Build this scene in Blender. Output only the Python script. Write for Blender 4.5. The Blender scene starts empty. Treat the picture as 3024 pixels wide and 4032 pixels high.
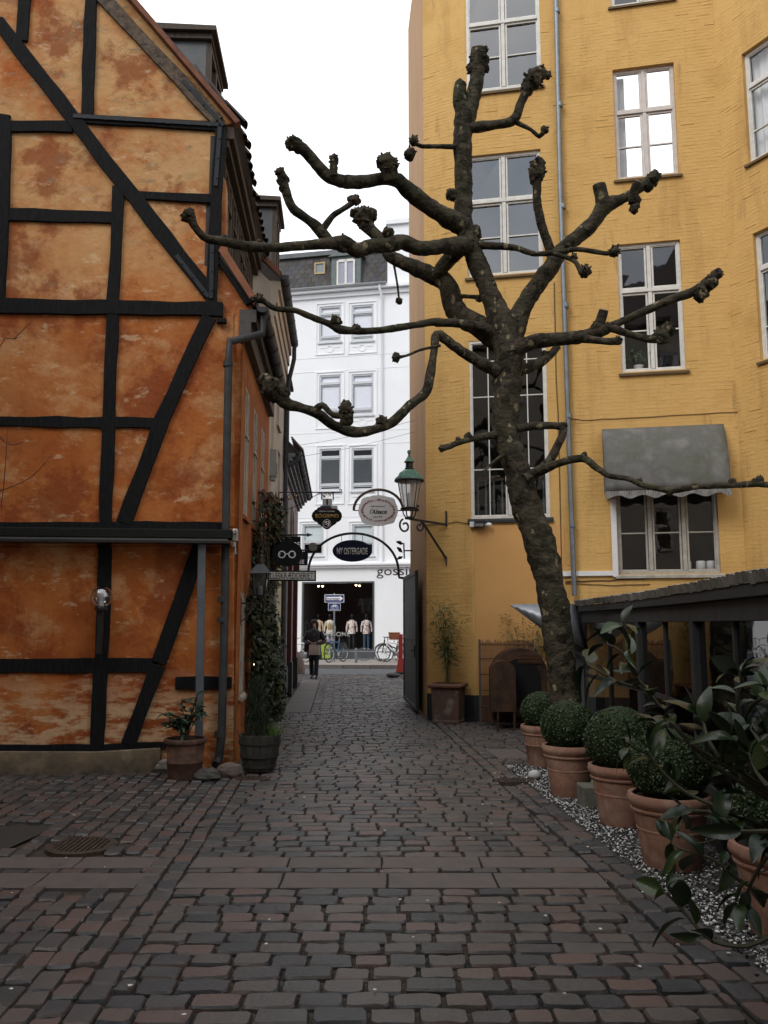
import bpy, bmesh, math, random
import numpy as np
from mathutils import Vector, Matrix
random.seed(7)
RNG = np.random.default_rng(7)
C = bpy.context.scene.collection
SC = bpy.context.scene
# ------------------------------------------------------------ camera, sky, sun, exposure
FPX, PITCH, CAMH = 3290.0, math.radians(7.65), 1.6        # focal length in photo pixels, upward tilt, eye height
cam_d = bpy.data.cameras.new('camera'); cam = bpy.data.objects.new('camera', cam_d); C.objects.link(cam)
cam.location = (0, 0, CAMH); cam.rotation_euler = (math.pi/2 + PITCH, 0, 0)
cam_d.sensor_fit = 'VERTICAL'; cam_d.sensor_height = 36.0; cam_d.sensor_width = 27.0
cam_d.lens = 36.0*FPX/4032.0; cam_d.clip_end = 2000; cam_d.clip_start = 0.05
SC.camera = cam
SUN_ELEV, SUN_AZ = math.radians(43), math.radians(224)    # azimuth measured from +Y clockwise
w = bpy.data.worlds.new('World'); SC.world = w; w.use_nodes = True
nt = w.node_tree; bg = nt.nodes['Background']
sky = nt.nodes.new('ShaderNodeTexSky'); sky.sky_type = 'NISHITA'; sky.sun_disc = False
sky.sun_elevation = SUN_ELEV; sky.sun_rotation = SUN_AZ; sky.dust_density = 4; sky.air_density = 1.0; sky.ozone_density = 1.0
tc = nt.nodes.new('ShaderNodeTexCoord'); cn = nt.nodes.new('ShaderNodeTexNoise')
cn.inputs['Scale'].default_value = 2.2; cn.inputs['Detail'].default_value = 6; cn.inputs['Roughness'].default_value = 0.55
cr = nt.nodes.new('ShaderNodeValToRGB')
cr.color_ramp.elements[0].position = 0.34; cr.color_ramp.elements[0].color = (8.6, 10.0, 12.0, 1)
cr.color_ramp.elements[1].position = 0.56; cr.color_ramp.elements[1].color = (17.5, 17.6, 17.8, 1)
mx = nt.nodes.new('ShaderNodeMixRGB'); mx.inputs[0].default_value = 0.9
nt.links.new(tc.outputs['Generated'], cn.inputs['Vector']); nt.links.new(cn.outputs['Fac'], cr.inputs[0])
nt.links.new(sky.outputs[0], mx.inputs[1]); nt.links.new(cr.outputs[0], mx.inputs[2])
nt.links.new(mx.outputs[0], bg.inputs['Color']); bg.inputs['Strength'].default_value = 0.10
sd = bpy.data.lights.new('sun', 'SUN'); sd.energy = 1.3; sd.angle = math.radians(24); sd.color = (1.0, 0.97, 0.92)
so = bpy.data.objects.new('sun', sd); C.objects.link(so); so.location = (-5, -5, 30)
sv = Vector((math.sin(SUN_AZ)*math.cos(SUN_ELEV), math.cos(SUN_AZ)*math.cos(SUN_ELEV), math.sin(SUN_ELEV)))
so.rotation_euler = sv.to_track_quat('Z', 'Y').to_euler()
vs = SC.view_settings; vs.view_transform = 'Standard'; vs.look = 'None'; vs.gamma = 1; vs.use_curve_mapping = False
vs.exposure = 0.0
SC.render.engine = 'CYCLES'
SC.cycles.max_bounces = 6; SC.cycles.transparent_max_bounces = 10; SC.cycles.caustics_reflective = False; SC.cycles.caustics_refractive = False

# ------------------------------------------------------------ photo pixel -> place
CP, SP = math.cos(PITCH), math.sin(PITCH)
def ray(px, py):
    a = (px-1512)/FPX; b = (2016-py)/FPX
    return Vector((a, CP - b*SP, SP + b*CP))
def G(px, py, z=0.0):
    d = ray(px, py); t = (z-CAMH)/d.z; return Vector((0, 0, CAMH)) + d*t
def PY(px, py, Y):
    d = ray(px, py); return Vector((0, 0, CAMH)) + d*(Y/d.y)
def zr(x0, y0, s): return lambda x, y: (x0 + x/s, y0 + y/s)
class Wall:                      # a vertical plane: point, direction along it, normal towards the viewer
    def __init__(s, p, u):
        s.p = Vector((p[0], p[1], 0)); u = Vector((u[0], u[1], 0)).normalized(); s.u = u
        s.n = Vector((u.y, -u.x, 0))
    def P(s, u, z, o=0.0): return s.p + s.u*u + s.n*o + Vector((0, 0, z))
    def hit(s, px, py, o=0.0):
        d = ray(px, py); c = Vector((0, 0, CAMH)); q = s.p + s.n*o
        t = (q-c).dot(s.n)/d.dot(s.n); r = c + d*t
        return (r-s.p).dot(s.u), r.z
    def hp(s, px, py, o=0.0):
        u, z = s.hit(px, py, o); return s.P(u, z, o)

# ------------------------------------------------------------ mesh builder
class MB:
    def __init__(s): s.v = []; s.f = []
    def add(s, vs, fs):
        n = len(s.v); s.v += [tuple(q) for q in vs]; s.f += [tuple(i+n for i in f) for f in fs]; return s
    def box(s, x0, x1, y0, y1, z0, z1):
        return s.add([(x0,y0,z0),(x1,y0,z0),(x1,y1,z0),(x0,y1,z0),(x0,y0,z1),(x1,y0,z1),(x1,y1,z1),(x0,y1,z1)],
              [(0,3,2,1),(4,5,6,7),(0,1,5,4),(1,2,6,5),(2,3,7,6),(3,0,4,7)])
    def obox(s, c, a, b, d):      # centre and three half vectors
        c = Vector(c); a = Vector(a); b = Vector(b); d = Vector(d)
        return s.add([c-a-b-d, c+a-b-d, c+a+b-d, c-a+b-d, c-a-b+d, c+a-b+d, c+a+b+d, c-a+b+d],
              [(0,3,2,1),(4,5,6,7),(0,1,5,4),(1,2,6,5),(2,3,7,6),(3,0,4,7)])
    def wbox(s, W, u0, u1, z0, z1, o0, o1):
        return s.obox(W.P((u0+u1)/2, (z0+z1)/2, (o0+o1)/2), W.u*((u1-u0)/2), W.n*((o1-o0)/2), Vector((0,0,(z1-z0)/2)))
    def bar(s, p0, p1, w, h, up=(0,0,1)):
        p0 = Vector(p0); p1 = Vector(p1); t = (p1-p0); L = t.length; t /= L; up = Vector(up)
        a = t.cross(up)
        if a.length < 1e-4: a = t.cross(Vector((1,0,0)))
        a.normalize(); b = a.cross(t)
        return s.obox((p0+p1)/2, t*(L/2), a*(w/2), b*(h/2))
    def quad(s, a, b, c, d): return s.add([a,b,c,d], [(0,1,2,3)])
    def poly(s, pts): return s.add(pts, [tuple(range(len(pts)))])
    def prism(s, pts, n, depth):  # polygon pushed out along n
        n = Vector(n)*depth; pts = [Vector(q) for q in pts]; k = len(pts)
        fs = [tuple(range(k-1, -1, -1)), tuple(range(k, 2*k))]
        fs += [(i, (i+1) % k, k+(i+1) % k, k+i) for i in range(k)]
        return s.add(pts + [q+n for q in pts], fs)
    def pillow(s, pts, n, depth, inset):   # prism with a chamfered front edge
        n = Vector(n); pts = [Vector(q) for q in pts]; k = len(pts); c = sum(pts, Vector())/k
        r1 = [q+n*(depth-inset) for q in pts]; r2 = []
        for i, q in enumerate(pts):
            a = (pts[i-1]-q).normalized(); b = (pts[(i+1) % k]-q).normalized()
            d = a+b
            if d.length < 1e-3: d = c-q
            d.normalize()
            if d.dot(c-q) < 0 and k < 5: d = -d
            r2.append(q + d*inset*1.3 + n*depth)
        fs = [tuple(range(2*k, 3*k))]
        for i in range(k):
            j = (i+1) % k; fs += [(i, j, k+j, k+i), (k+i, k+j, 2*k+j, 2*k+i)]
        return s.add(pts + r1 + r2, fs)
    def tube(s, pts, rad, seg=8, cap=True, jit=0.0):
        pts = [Vector(q) for q in pts]; m = len(pts)
        if not hasattr(rad, '__len__'): rad = [rad]*m
        t0 = (pts[1]-pts[0]).normalized(); a = t0.orthogonal().normalized(); vs = []
        for i in range(m):
            t = ((pts[min(i+1, m-1)]-pts[max(i-1, 0)])).normalized()
            a = (a - t*a.dot(t)); a = a.normalized() if a.length > 1e-5 else t.orthogonal().normalized()
            b = t.cross(a)
            for k in range(seg):
                an = 2*math.pi*k/seg; r = rad[i]*(1+(random.uniform(-jit, jit) if jit else 0))
                vs.append(pts[i] + (a*math.cos(an)+b*math.sin(an))*r)
        fs = [(i*seg+k, i*seg+(k+1) % seg, (i+1)*seg+(k+1) % seg, (i+1)*seg+k) for i in range(m-1) for k in range(seg)]
        if cap: fs += [tuple(range(seg-1, -1, -1)), tuple((m-1)*seg+k for k in range(seg))]
        return s.add(vs, fs)
    def lathe(s, prof, c=(0,0,0), seg=24, ax=None, cap=True):
        c = Vector(c); z = Vector(ax).normalized() if ax is not None else Vector((0,0,1))
        a = z.orthogonal().normalized() if ax is not None else Vector((1,0,0)); b = z.cross(a)
        vs = [c + z*h + (a*math.cos(2*math.pi*k/seg)+b*math.sin(2*math.pi*k/seg))*r for r, h in prof for k in range(seg)]
        m = len(prof)
        fs = [(i*seg+k, i*seg+(k+1) % seg, (i+1)*seg+(k+1) % seg, (i+1)*seg+k) for i in range(m-1) for k in range(seg)]
        if cap: fs += [tuple(range(seg-1, -1, -1)), tuple((m-1)*seg+k for k in range(seg))]
        return s.add(vs, fs)
    def ball(s, c, r, seg=10, rings=7, jit=0.0, sc=(1,1,1)):
        c = Vector(c); vs = []; fs = []
        for i in range(1, rings):
            th = math.pi*i/rings
            for k in range(seg):
                q = 1+random.uniform(-jit, jit); an = 2*math.pi*k/seg
                vs.append(c + Vector((math.sin(th)*math.cos(an)*sc[0], math.sin(th)*math.sin(an)*sc[1], math.cos(th)*sc[2]))*r*q)
        top = len(vs); vs += [c+Vector((0,0,r*sc[2])), c-Vector((0,0,r*sc[2]))]
        for i in range(rings-2):
            for k in range(seg): fs.append((i*seg+k, (i+1)*seg+k, (i+1)*seg+(k+1) % seg, i*seg+(k+1) % seg))
        for k in range(seg):
            fs.append((top, k, (k+1) % seg)); fs.append((top+1, (rings-2)*seg+(k+1) % seg, (rings-2)*seg+k))
        return s.add(vs, fs)
    def mesh(s, name, off=Vector((0,0,0)), smooth=False):
        m = bpy.data.meshes.new(name)
        m.from_pydata([(q[0]-off[0], q[1]-off[1], q[2]-off[2]) for q in s.v], [], s.f); m.update()
        if smooth: m.polygons.foreach_set('use_smooth', [True]*len(m.polygons))
        return m
def root_of(o):
    while o.parent is not None: o = o.parent
    return o
def ob(name, mb, mat, parent=None, smooth=False, bevel=0.0, origin=None, fixn=True):
    off = Vector(root_of(parent).location) if parent is not None else Vector(origin if origin is not None else (0,0,0))
    me = mb.mesh(name, off, smooth)
    if fixn:
        b = bmesh.new(); b.from_mesh(me); bmesh.ops.recalc_face_normals(b, faces=b.faces); b.to_mesh(me); b.free()
    if smooth: me.set_sharp_from_angle(angle=math.radians(50))
    me.materials.append(mat)
    o = bpy.data.objects.new(name, me); C.objects.link(o)
    if parent is not None: o.parent = parent
    else: o.location = off
    if bevel > 0:
        md = o.modifiers.new('bevel', 'BEVEL'); md.width = bevel; md.segments = 2; md.limit_method = 'ANGLE'
    return o
def tag(o, label=None, cat=None, group=None, kind=None):
    if label: o['label'] = label
    if cat: o['category'] = cat
    if group: o['group'] = group
    if kind: o['kind'] = kind
    return o
def thing(name, loc, label, cat, group=None):
    o = bpy.data.objects.new(name, None); C.objects.link(o); o.location = loc; o.empty_display_size = 0.2
    return tag(o, label, cat, group)
def piece(name, me, loc, rz, parent, sc=(1,1,1), tilt=(0,0)):   # a repeat that shares mesh data
    o = bpy.data.objects.new(name, me); C.objects.link(o); o.parent = parent
    o.location = Vector(loc) - Vector(root_of(parent).location); o.rotation_euler = (tilt[0], tilt[1], rz); o.scale = sc
    return o
def text_mesh(body, h=None, wid=None, ext=0.003, shear=0.0, spacing=1.0, bold=0.018):
    cu = bpy.data.curves.new('lettering', 'FONT'); cu.body = body; cu.align_x = 'CENTER'; cu.align_y = 'CENTER'
    cu.extrude = 0.0; cu.offset = bold; cu.shear = shear; cu.space_character = spacing; cu.resolution_u = 3
    o = bpy.data.objects.new('lettering', cu); C.objects.link(o)
    dg = bpy.context.evaluated_depsgraph_get(); me = bpy.data.meshes.new_from_object(o.evaluated_get(dg))
    bpy.data.objects.remove(o); bpy.data.curves.remove(cu)
    v = np.array([q.co[:] for q in me.vertices]); mn = v.min(0); mxx = v.max(0)
    sx = sy = 1.0
    if h: sy = h/(mxx[1]-mn[1]); sx = sy
    if wid: sx = wid/(mxx[0]-mn[0]); sy = sy if h else sx
    cx, cy = (mn[0]+mxx[0])/2, (mn[1]+mxx[1])/2
    for q in me.vertices: q.co = ((q.co.x-cx)*sx, (q.co.y-cy)*sy, 0)
    b = bmesh.new(); b.from_mesh(me)
    r = bmesh.ops.extrude_face_region(b, geom=list(b.faces))
    bmesh.ops.translate(b, verts=[e for e in r['geom'] if isinstance(e, bmesh.types.BMVert)], vec=(0,0,ext))
    bmesh.ops.recalc_face_normals(b, faces=b.faces); b.to_mesh(me); b.free()
    return me
def text(body, at, parent, mat, h=None, wid=None, rz=0.0, name='lettering', **k):   # stands upright, faces -Y turned by rz
    me = text_mesh(body, h, wid, **k); me.materials.append(mat); me.name = name
    o = bpy.data.objects.new(name, me); C.objects.link(o); o.parent = parent
    o.location = Vector(at) - Vector(root_of(parent).location); o.rotation_euler = (math.pi/2, 0, rz)
    return o

def catmull(P, R, step=0.05):
    Q = []; S = []; n = len(P)
    for i in range(n-1):
        p0, p1, p2, p3 = P[max(i-1,0)], P[i], P[i+1], P[min(i+2,n-1)]; m = max(2, int((p2-p1).length/step))
        for k in range(m):
            t = k/m; a = -t+2*t*t-t**3; b_ = 2-5*t*t+3*t**3; c = t+4*t*t-3*t**3; d = -t*t+t**3
            Q.append((p0*a+p1*b_+p2*c+p3*d)*0.5); S.append(R[i]*(1-t)+R[i+1]*t)
    Q.append(P[-1]); S.append(R[-1]); return Q, S
# ------------------------------------------------------------ materials
MATS = {}
def M(name, c1, c2=None, c3=None, scale=4.0, rough=0.75, bump=0.0, bscale=30.0, metal=0.0, spec=0.4, stretch=(1,1,1),
      lo=0.35, hi=0.65, rnd=0.0, detail=7.0, rvar=0.0, coat=0.0, nrough=0.6, trans=0.0, emit=None, estr=0.0, bdist=0.01):
    if name in MATS: return MATS[name]
    m = bpy.data.materials.new(name); m.use_nodes = True; n = m.node_tree.nodes; l = m.node_tree.links; p = n['Principled BSDF']
    p.inputs['Roughness'].default_value = rough; p.inputs['Metallic'].default_value = metal
    p.inputs['Specular IOR Level'].default_value = spec; p.inputs['Coat Weight'].default_value = coat
    if trans: p.inputs['Transmission Weight'].default_value = trans
    if emit: p.inputs['Emission Color'].default_value = (*emit, 1); p.inputs['Emission Strength'].default_value = estr
    g = n.new('ShaderNodeNewGeometry'); mp = n.new('ShaderNodeMapping'); mp.inputs['Scale'].default_value = stretch
    l.new(g.outputs['Position'], mp.inputs['Vector'])
    c2 = c2 or tuple(x*0.86 for x in c1)
    nz = n.new('ShaderNodeTexNoise'); nz.inputs['Scale'].default_value = scale; nz.inputs['Detail'].default_value = detail; nz.inputs['Roughness'].default_value = nrough
    l.new(mp.outputs[0], nz.inputs['Vector'])
    rp = n.new('ShaderNodeValToRGB'); e = rp.color_ramp.elements
    e[0].position = lo; e[0].color = (*c1, 1); e[1].position = hi; e[1].color = (*c2, 1)
    if c3: e[1].position = (lo+hi)/2; q = e.new(hi); q.color = (*c3, 1)
    src = nz.outputs['Fac']
    if rnd:
        oi = n.new('ShaderNodeObjectInfo'); ad = n.new('ShaderNodeMath'); ad.operation = 'ADD'
        l.new(oi.outputs['Random'], ad.inputs[0]); l.new(g.outputs['Random Per Island'], ad.inputs[1])
        fr = n.new('ShaderNodeMath'); fr.operation = 'FRACT'; l.new(ad.outputs[0], fr.inputs[0])
        mm = n.new('ShaderNodeMix'); mm.inputs[0].default_value = rnd; l.new(src, mm.inputs[2]); l.new(fr.outputs[0], mm.inputs[3]); src = mm.outputs[0]
    l.new(src, rp.inputs[0]); l.new(rp.outputs[0], p.inputs['Base Color'])
    if rvar:
        mr = n.new('ShaderNodeMapRange'); mr.inputs[3].default_value = max(0.05, rough-rvar); mr.inputs[4].default_value = min(1, rough+rvar)
        l.new(nz.outputs['Fac'], mr.inputs[0]); l.new(mr.outputs[0], p.inputs['Roughness'])
    if bump:
        bn = n.new('ShaderNodeTexNoise'); bn.inputs['Scale'].default_value = bscale; bn.inputs['Detail'].default_value = 5
        l.new(mp.outputs[0], bn.inputs['Vector'])
        bp = n.new('ShaderNodeBump'); bp.inputs['Strength'].default_value = bump; bp.inputs['Distance'].default_value = bdist
        l.new(bn.outputs['Fac'], bp.inputs['Height']); l.new(bp.outputs[0], p.inputs['Normal'])
    MATS[name] = m; return m
def overlay(m, color, scale, lo, hi, amount=1.0, stretch=(1,1,1), zlo=None, zhi=None, seed=0.0, detail=8):
    # a further blotch layer (dirt, bleached paint, moss) over a material's colour; zlo/zhi: where on the wall it grows
    n = m.node_tree.nodes; l = m.node_tree.links; p = n['Principled BSDF']
    old = p.inputs['Base Color'].links[0].from_socket
    g = n.new('ShaderNodeNewGeometry'); mp = n.new('ShaderNodeMapping'); mp.inputs['Scale'].default_value = stretch; mp.inputs['Location'].default_value = (seed, seed*1.7, seed*0.6)
    l.new(g.outputs['Position'], mp.inputs['Vector'])
    nz = n.new('ShaderNodeTexNoise'); nz.inputs['Scale'].default_value = scale; nz.inputs['Detail'].default_value = detail; nz.inputs['Roughness'].default_value = 0.7
    l.new(mp.outputs[0], nz.inputs['Vector'])
    mr = n.new('ShaderNodeMapRange'); mr.inputs[1].default_value = lo; mr.inputs[2].default_value = hi; mr.inputs[3].default_value = 0; mr.inputs[4].default_value = amount
    l.new(nz.outputs['Fac'], mr.inputs[0]); fac = mr.outputs[0]
    if zlo is not None:
        sx = n.new('ShaderNodeSeparateXYZ'); l.new(g.outputs['Position'], sx.inputs[0])
        zr_ = n.new('ShaderNodeMapRange'); zr_.inputs[1].default_value = zlo; zr_.inputs[2].default_value = zhi
        l.new(sx.outputs[2], zr_.inputs[0]); mu = n.new('ShaderNodeMath'); mu.operation = 'MULTIPLY'
        l.new(fac, mu.inputs[0]); l.new(zr_.outputs[0], mu.inputs[1]); fac = mu.outputs[0]
    mi = n.new('ShaderNodeMixRGB'); mi.inputs[2].default_value = (*color, 1); l.new(fac, mi.inputs[0]); l.new(old, mi.inputs[1])
    l.new(mi.outputs[0], p.inputs['Base Color']); return m
def glass(name, tint=(1,1,1), refl=1.0):
    if name in MATS: return MATS[name]
    m = bpy.data.materials.new(name); m.use_nodes = True; n = m.node_tree.nodes; l = m.node_tree.links
    n.remove(n['Principled BSDF']); out = n['Material Output']
    t = n.new('ShaderNodeBsdfTransparent'); t.inputs[0].default_value = (*tint, 1)
    gl = n.new('ShaderNodeBsdfGlossy'); gl.inputs['Roughness'].default_value = 0.015
    fr = n.new('ShaderNodeFresnel'); g2 = n.new('ShaderNodeNewGeometry'); io = n.new('ShaderNodeMapRange'); io.inputs[3].default_value = 1.5; io.inputs[4].default_value = 1/1.5   # a thin pane reflects alike from both sides
    l.new(g2.outputs['Backfacing'], io.inputs[0]); l.new(io.outputs[0], fr.inputs[0])
    mu = n.new('ShaderNodeMath'); mu.operation = 'MULTIPLY'; mu.use_clamp = True; mu.inputs[1].default_value = 3.0*refl
    nz = n.new('ShaderNodeTexNoise'); nz.inputs['Scale'].default_value = 3.0; bp = n.new('ShaderNodeBump'); bp.inputs['Strength'].default_value = 0.04; bp.inputs['Distance'].default_value = 0.02
    g = n.new('ShaderNodeNewGeometry'); l.new(g.outputs['Position'], nz.inputs['Vector']); l.new(nz.outputs['Fac'], bp.inputs['Height']); l.new(bp.outputs[0], gl.inputs['Normal'])
    ms = n.new('ShaderNodeMixShader'); l.new(fr.outputs[0], mu.inputs[0]); l.new(mu.outputs[0], ms.inputs[0]); l.new(t.outputs[0], ms.inputs[1]); l.new(gl.outputs[0], ms.inputs[2])
    l.new(ms.outputs[0], out.inputs['Surface']); MATS[name] = m; return m
GLASS = glass('window_glass'); GLASS2 = glass('street_glass', refl=0.25); GLASS1 = glass('single_glass', (.42,.44,.46), refl=0.42); GLASSU = glass('old_double_glass', refl=1.8); GLASSD = glass('grey_glass', (0.55, 0.58, 0.6))
WHITEP = M('white_paint', (0.72,0.70,0.66), (0.60,0.58,0.54), scale=9, rough=0.5, bump=0.15, bscale=60)
IRON = M('black_iron', (0.012,0.012,0.013), (0.022,0.021,0.02), scale=12, rough=0.5, metal=0.0, bump=0.1)
ZINC = M('grey_zinc', (0.17,0.19,0.21), (0.24,0.26,0.28), scale=6, rough=0.45, metal=0.5, rvar=0.1)
ROOM = M('room_dark', (0.045,0.045,0.048), (0.06,0.058,0.055), rough=0.9)
CURT = M('white_curtain', (0.78,0.78,0.77), (0.68,0.68,0.68), scale=3, rough=0.9, stretch=(8,8,0.3))
TERRA = M('terracotta', (0.33,0.175,0.12), (0.25,0.13,0.09), (0.38,0.235,0.175), scale=5, rough=0.8, bump=0.25, bscale=45)
overlay(TERRA, (0.40,0.30,0.24), 4.5, 0.5, 0.75, 0.6, seed=3)

# ------------------------------------------------------------ wall helpers
def wall_sheet(mb, W, u0, u1, z0, z1, opens, o=0.0, reveal=0.14):
    us = sorted({u0, u1, *[q for a in opens for q in (a[0], a[1]) if u0 < q < u1]})
    zs = sorted({z0, z1, *[q for a in opens for q in (a[2], a[3]) if z0 < q < z1]})
    for i in range(len(us)-1):
        for j in range(len(zs)-1):
            cu, cz = (us[i]+us[i+1])/2, (zs[j]+zs[j+1])/2
            if any(a[0] < cu < a[1] and a[2] < cz < a[3] for a in opens): continue
            mb.quad(W.P(us[i], zs[j], o), W.P(us[i+1], zs[j], o), W.P(us[i+1], zs[j+1], o), W.P(us[i], zs[j+1], o))
    for a in opens:
        r = o - reveal
        for (p, q) in (((a[0],a[2]),(a[0],a[3])), ((a[1],a[3]),(a[1],a[2])), ((a[0],a[3]),(a[1],a[3])), ((a[1],a[2]),(a[0],a[2]))):
            mb.quad(W.P(*p, o), W.P(*q, o), W.P(*q, r), W.P(*p, r))
def window(house, W, u0, u1, z0, z1, rec, cols=2, trans=(), munt=(), vmunt=0, fw=0.055, mat=None, gl=None, sill=None, curtain=None, depth=1.2, bars=0.022, roomm=None, label=None, openback=False):
    # casement window: frame, posts, cross rails (parts of the frame mesh), thin glazing bars, one pane per field
    mat = mat or WHITEP; gl = gl or GLASS; b = MB(); o1 = -rec+0.05; o0 = -rec-0.02
    b.wbox(W, u0, u0+fw, z0, z1, o0, o1); b.wbox(W, u1-fw, u1, z0, z1, o0, o1)
    b.wbox(W, u0+fw, u1-fw, z1-fw, z1, o0, o1-0.002); b.wbox(W, u0+fw, u1-fw, z0, z0+fw, o0, o1-0.002)
    cw = (u1-u0)/cols
    for i in range(1, cols): b.wbox(W, u0+cw*i-fw*0.6, u0+cw*i+fw*0.6, z0+fw, z1-fw, o0, o1+0.006)
    for t in trans: b.wbox(W, u0+fw, u1-fw, t-fw*0.55, t+fw*0.55, o0, o1+0.016)
    zz = [z0] + list(trans) + [z1]
    for i in range(cols):                               # sashes
        for j in range(len(zz)-1):
            a0, a1 = u0+cw*i+fw*0.75, u0+cw*(i+1)-fw*0.75; c0, c1 = zz[j]+fw*0.7, zz[j+1]-fw*0.7; s = fw*0.6
            for q in ((a0,a0+s,c0,c1),(a1-s,a1,c0,c1),(a0+s,a1-s,c0,c0+s),(a0+s,a1-s,c1-s,c1)): b.wbox(W, *q, o0+0.012, o1-0.014)
    f = ob('window', b, mat, house, bevel=0.004)
    if label: f['label'] = label
    for i in range(cols):
        for j in range(len(zz)-1):
            p = MB(); tw = RNG.normal(0, 0.004, 4)
            a0, a1 = u0+cw*i+fw, u0+cw*(i+1)-fw; c0, c1 = zz[j]+fw, zz[j+1]-fw
            p.quad(W.P(a0,c0,o0+0.025+tw[0]), W.P(a1,c0,o0+0.025+tw[1]), W.P(a1,c1,o0+0.025+tw[2]), W.P(a0,c1,o0+0.025+tw[3])); ob('pane', p, gl, f, fixn=False)
            for k in range(vmunt):
                um = a0+(a1-a0)*(k+1)/(vmunt+1); m = MB(); m.wbox(W, um-bars/2, um+bars/2, c0, c1, o0+0.014, o1-0.02); ob('glazing_bar', m, mat, f)
    for t in munt:
        for i in range(cols):
            m = MB(); a0, a1 = u0+cw*i+fw*1.2, u0+cw*(i+1)-fw*1.2; m.wbox(W, a0, a1, t-bars/2, t+bars/2, o0+0.013, o1-0.018); ob('glazing_bar', m, mat, f)
    if sill is not None:
        s = MB(); A = [W.P(u0-0.05,z0-0.045,-rec+0.02), W.P(u0-0.05,z0-0.075,0.045), W.P(u0-0.05,z0-0.035,0.045), W.P(u0-0.05,z0,-rec+0.06)]
        s.prism(A, W.u, u1-u0+0.1); ob('sill', s, sill, f)
    r = MB(); q = -rec-depth; e = 0.25
    if not openback: r.quad(W.P(u0-e,z0-e,q), W.P(u1+e,z0-e,q), W.P(u1+e,z1+e,q), W.P(u0-e,z1+e,q))      # else: daylight from windows on the far side
    for (a, c) in (((u0-e,z0-e),(u0-e,z1+e)), ((u1+e,z0-e),(u1+e,z1+e)), ((u0-e,z1+e),(u1+e,z1+e)), ((u0-e,z0-e),(u1+e,z0-e))):
        r.quad(W.P(*a, -rec-0.03), W.P(*c, -rec-0.03), W.P(*c, q), W.P(*a, q))
    if not openback: ob('room', r, roomm or ROOM, f, fixn=False)
    if curtain:
        k = MB(); n = 40; c0, c1, h = curtain          # spans in fractions of the width, and drop
        ua, ub = u0+(u1-u0)*c0, u0+(u1-u0)*c1; zt = z1-0.02; zb = z1-(z1-z0)*h
        for i in range(n):
            x0, x1 = ua+(ub-ua)*i/n, ua+(ub-ua)*(i+1)/n; oa = -rec-0.14+0.02*math.sin(i*1.3); obb = -rec-0.14+0.02*math.sin((i+1)*1.3)
            k.quad(W.P(x0,zb,oa), W.P(x1,zb,obb), W.P(x1,zt,obb), W.P(x0,zt,oa))
        ob('curtain', k, CURT, f, smooth=True, fixn=False)
    return f
# ------------------------------------------------------------ ground, paving, street
SLOPE = -0.055
def XL(Y): return -1.2 - 0.055*(Y-4)
def XR(Y): return 1.46 - 0.067*(Y-4.5)
def XW(Y): return -1.68 - 0.055*(Y-9.6)            # wall line of the houses on the left of the alley
def XA(Y): return 0.72 - 0.055*(Y-14.7)            # wall line on the right of the alley
def gable_y(X): return 9.6 + 0.1*(X+1.68)
EARTH = M('joint_earth', (0.022,0.019,0.015), (0.062,0.048,0.033), scale=14, rough=0.95, bump=0.5, bscale=60)
g = MB(); g.quad((-400,-400,-0.06),(400,-400,-0.06),(400,600,-0.06),(-400,600,-0.06))
tag(ob('ground', g, M('far_ground', (0.05,0.047,0.043), (0.07,0.066,0.06), scale=0.6, rough=0.9), fixn=False), kind='structure')
def field(name, poly, z=-0.026):
    b = MB(); b.poly([(x, y, z) for x, y in poly]); o = ob(name, b, EARTH, fixn=False); tag(o, kind='structure'); return o
SETT = M('sett_granite', (0.028,0.034,0.041), (0.076,0.070,0.065), (0.108,0.068,0.059), scale=5, rough=0.50, bump=0.4, bscale=38, rnd=0.78, lo=0.05, hi=0.95, rvar=0.15, spec=0.5, bdist=0.012)
overlay(SETT, (0.12,0.10,0.085), 1.9, 0.58, 0.8, 0.4, seed=5); overlay(SETT, (0.026,0.026,0.03), 1.1, 0.52, 0.72, 0.55, seed=9)
SLAB = M('slab_granite', (0.085,0.071,0.066), (0.108,0.090,0.083), (0.068,0.060,0.057), scale=7, rough=0.7, bump=0.35, bscale=55, rnd=0.3, lo=0.2, hi=0.8)
overlay(SLAB, (0.04,0.037,0.036), 2.6, 0.55, 0.75, 0.6, seed=2)
def stone_proto(k, jag=0.05, rise=0.012):     # ten-sided, chipped outline, worn top
    c = [RNG.uniform(.03,.13) for _ in range(4)]; d = [RNG.uniform(.05,.2) for _ in range(4)]; m = [RNG.uniform(-.22,.22) for _ in range(2)]
    base = [(-.5+c[0],-.5),(m[0],-.5),(.5-c[1],-.5),(.5,-.5+d[1]),(.5,.5-d[2]),(.5-c[2],.5),(m[1],.5),(-.5+c[3],.5),(-.5,.5-d[3]),(-.5,-.5+d[0])]
    base = [(x+RNG.uniform(-.022,.012)*np.sign(x), y+RNG.uniform(-jag*1.3,jag*.7)*np.sign(y)) for x, y in base]; n = len(base)
    v = [(x, y, -0.05) for x, y in base] + [(x, y, -0.012+RNG.uniform(-.005,.004)) for x, y in base]
    v += [(x*RNG.uniform(.925,.965), y*RNG.uniform(.86,.92), 0.0005+RNG.uniform(-.003,.003)) for x, y in base] + [(RNG.uniform(-.1,.1), RNG.uniform(-.1,.1), rise*RNG.uniform(-.1,.45))]
    f = []
    for i in range(n):
        j = (i+1) % n; f += [(i, j, n+j, n+i), (n+i, n+j, 2*n+j, 2*n+i), (2*n+i, 2*n+j, 3*n)]
    return np.array(v), f
PROTO = [stone_proto(k) for k in range(26)]
SLABP = []
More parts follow.
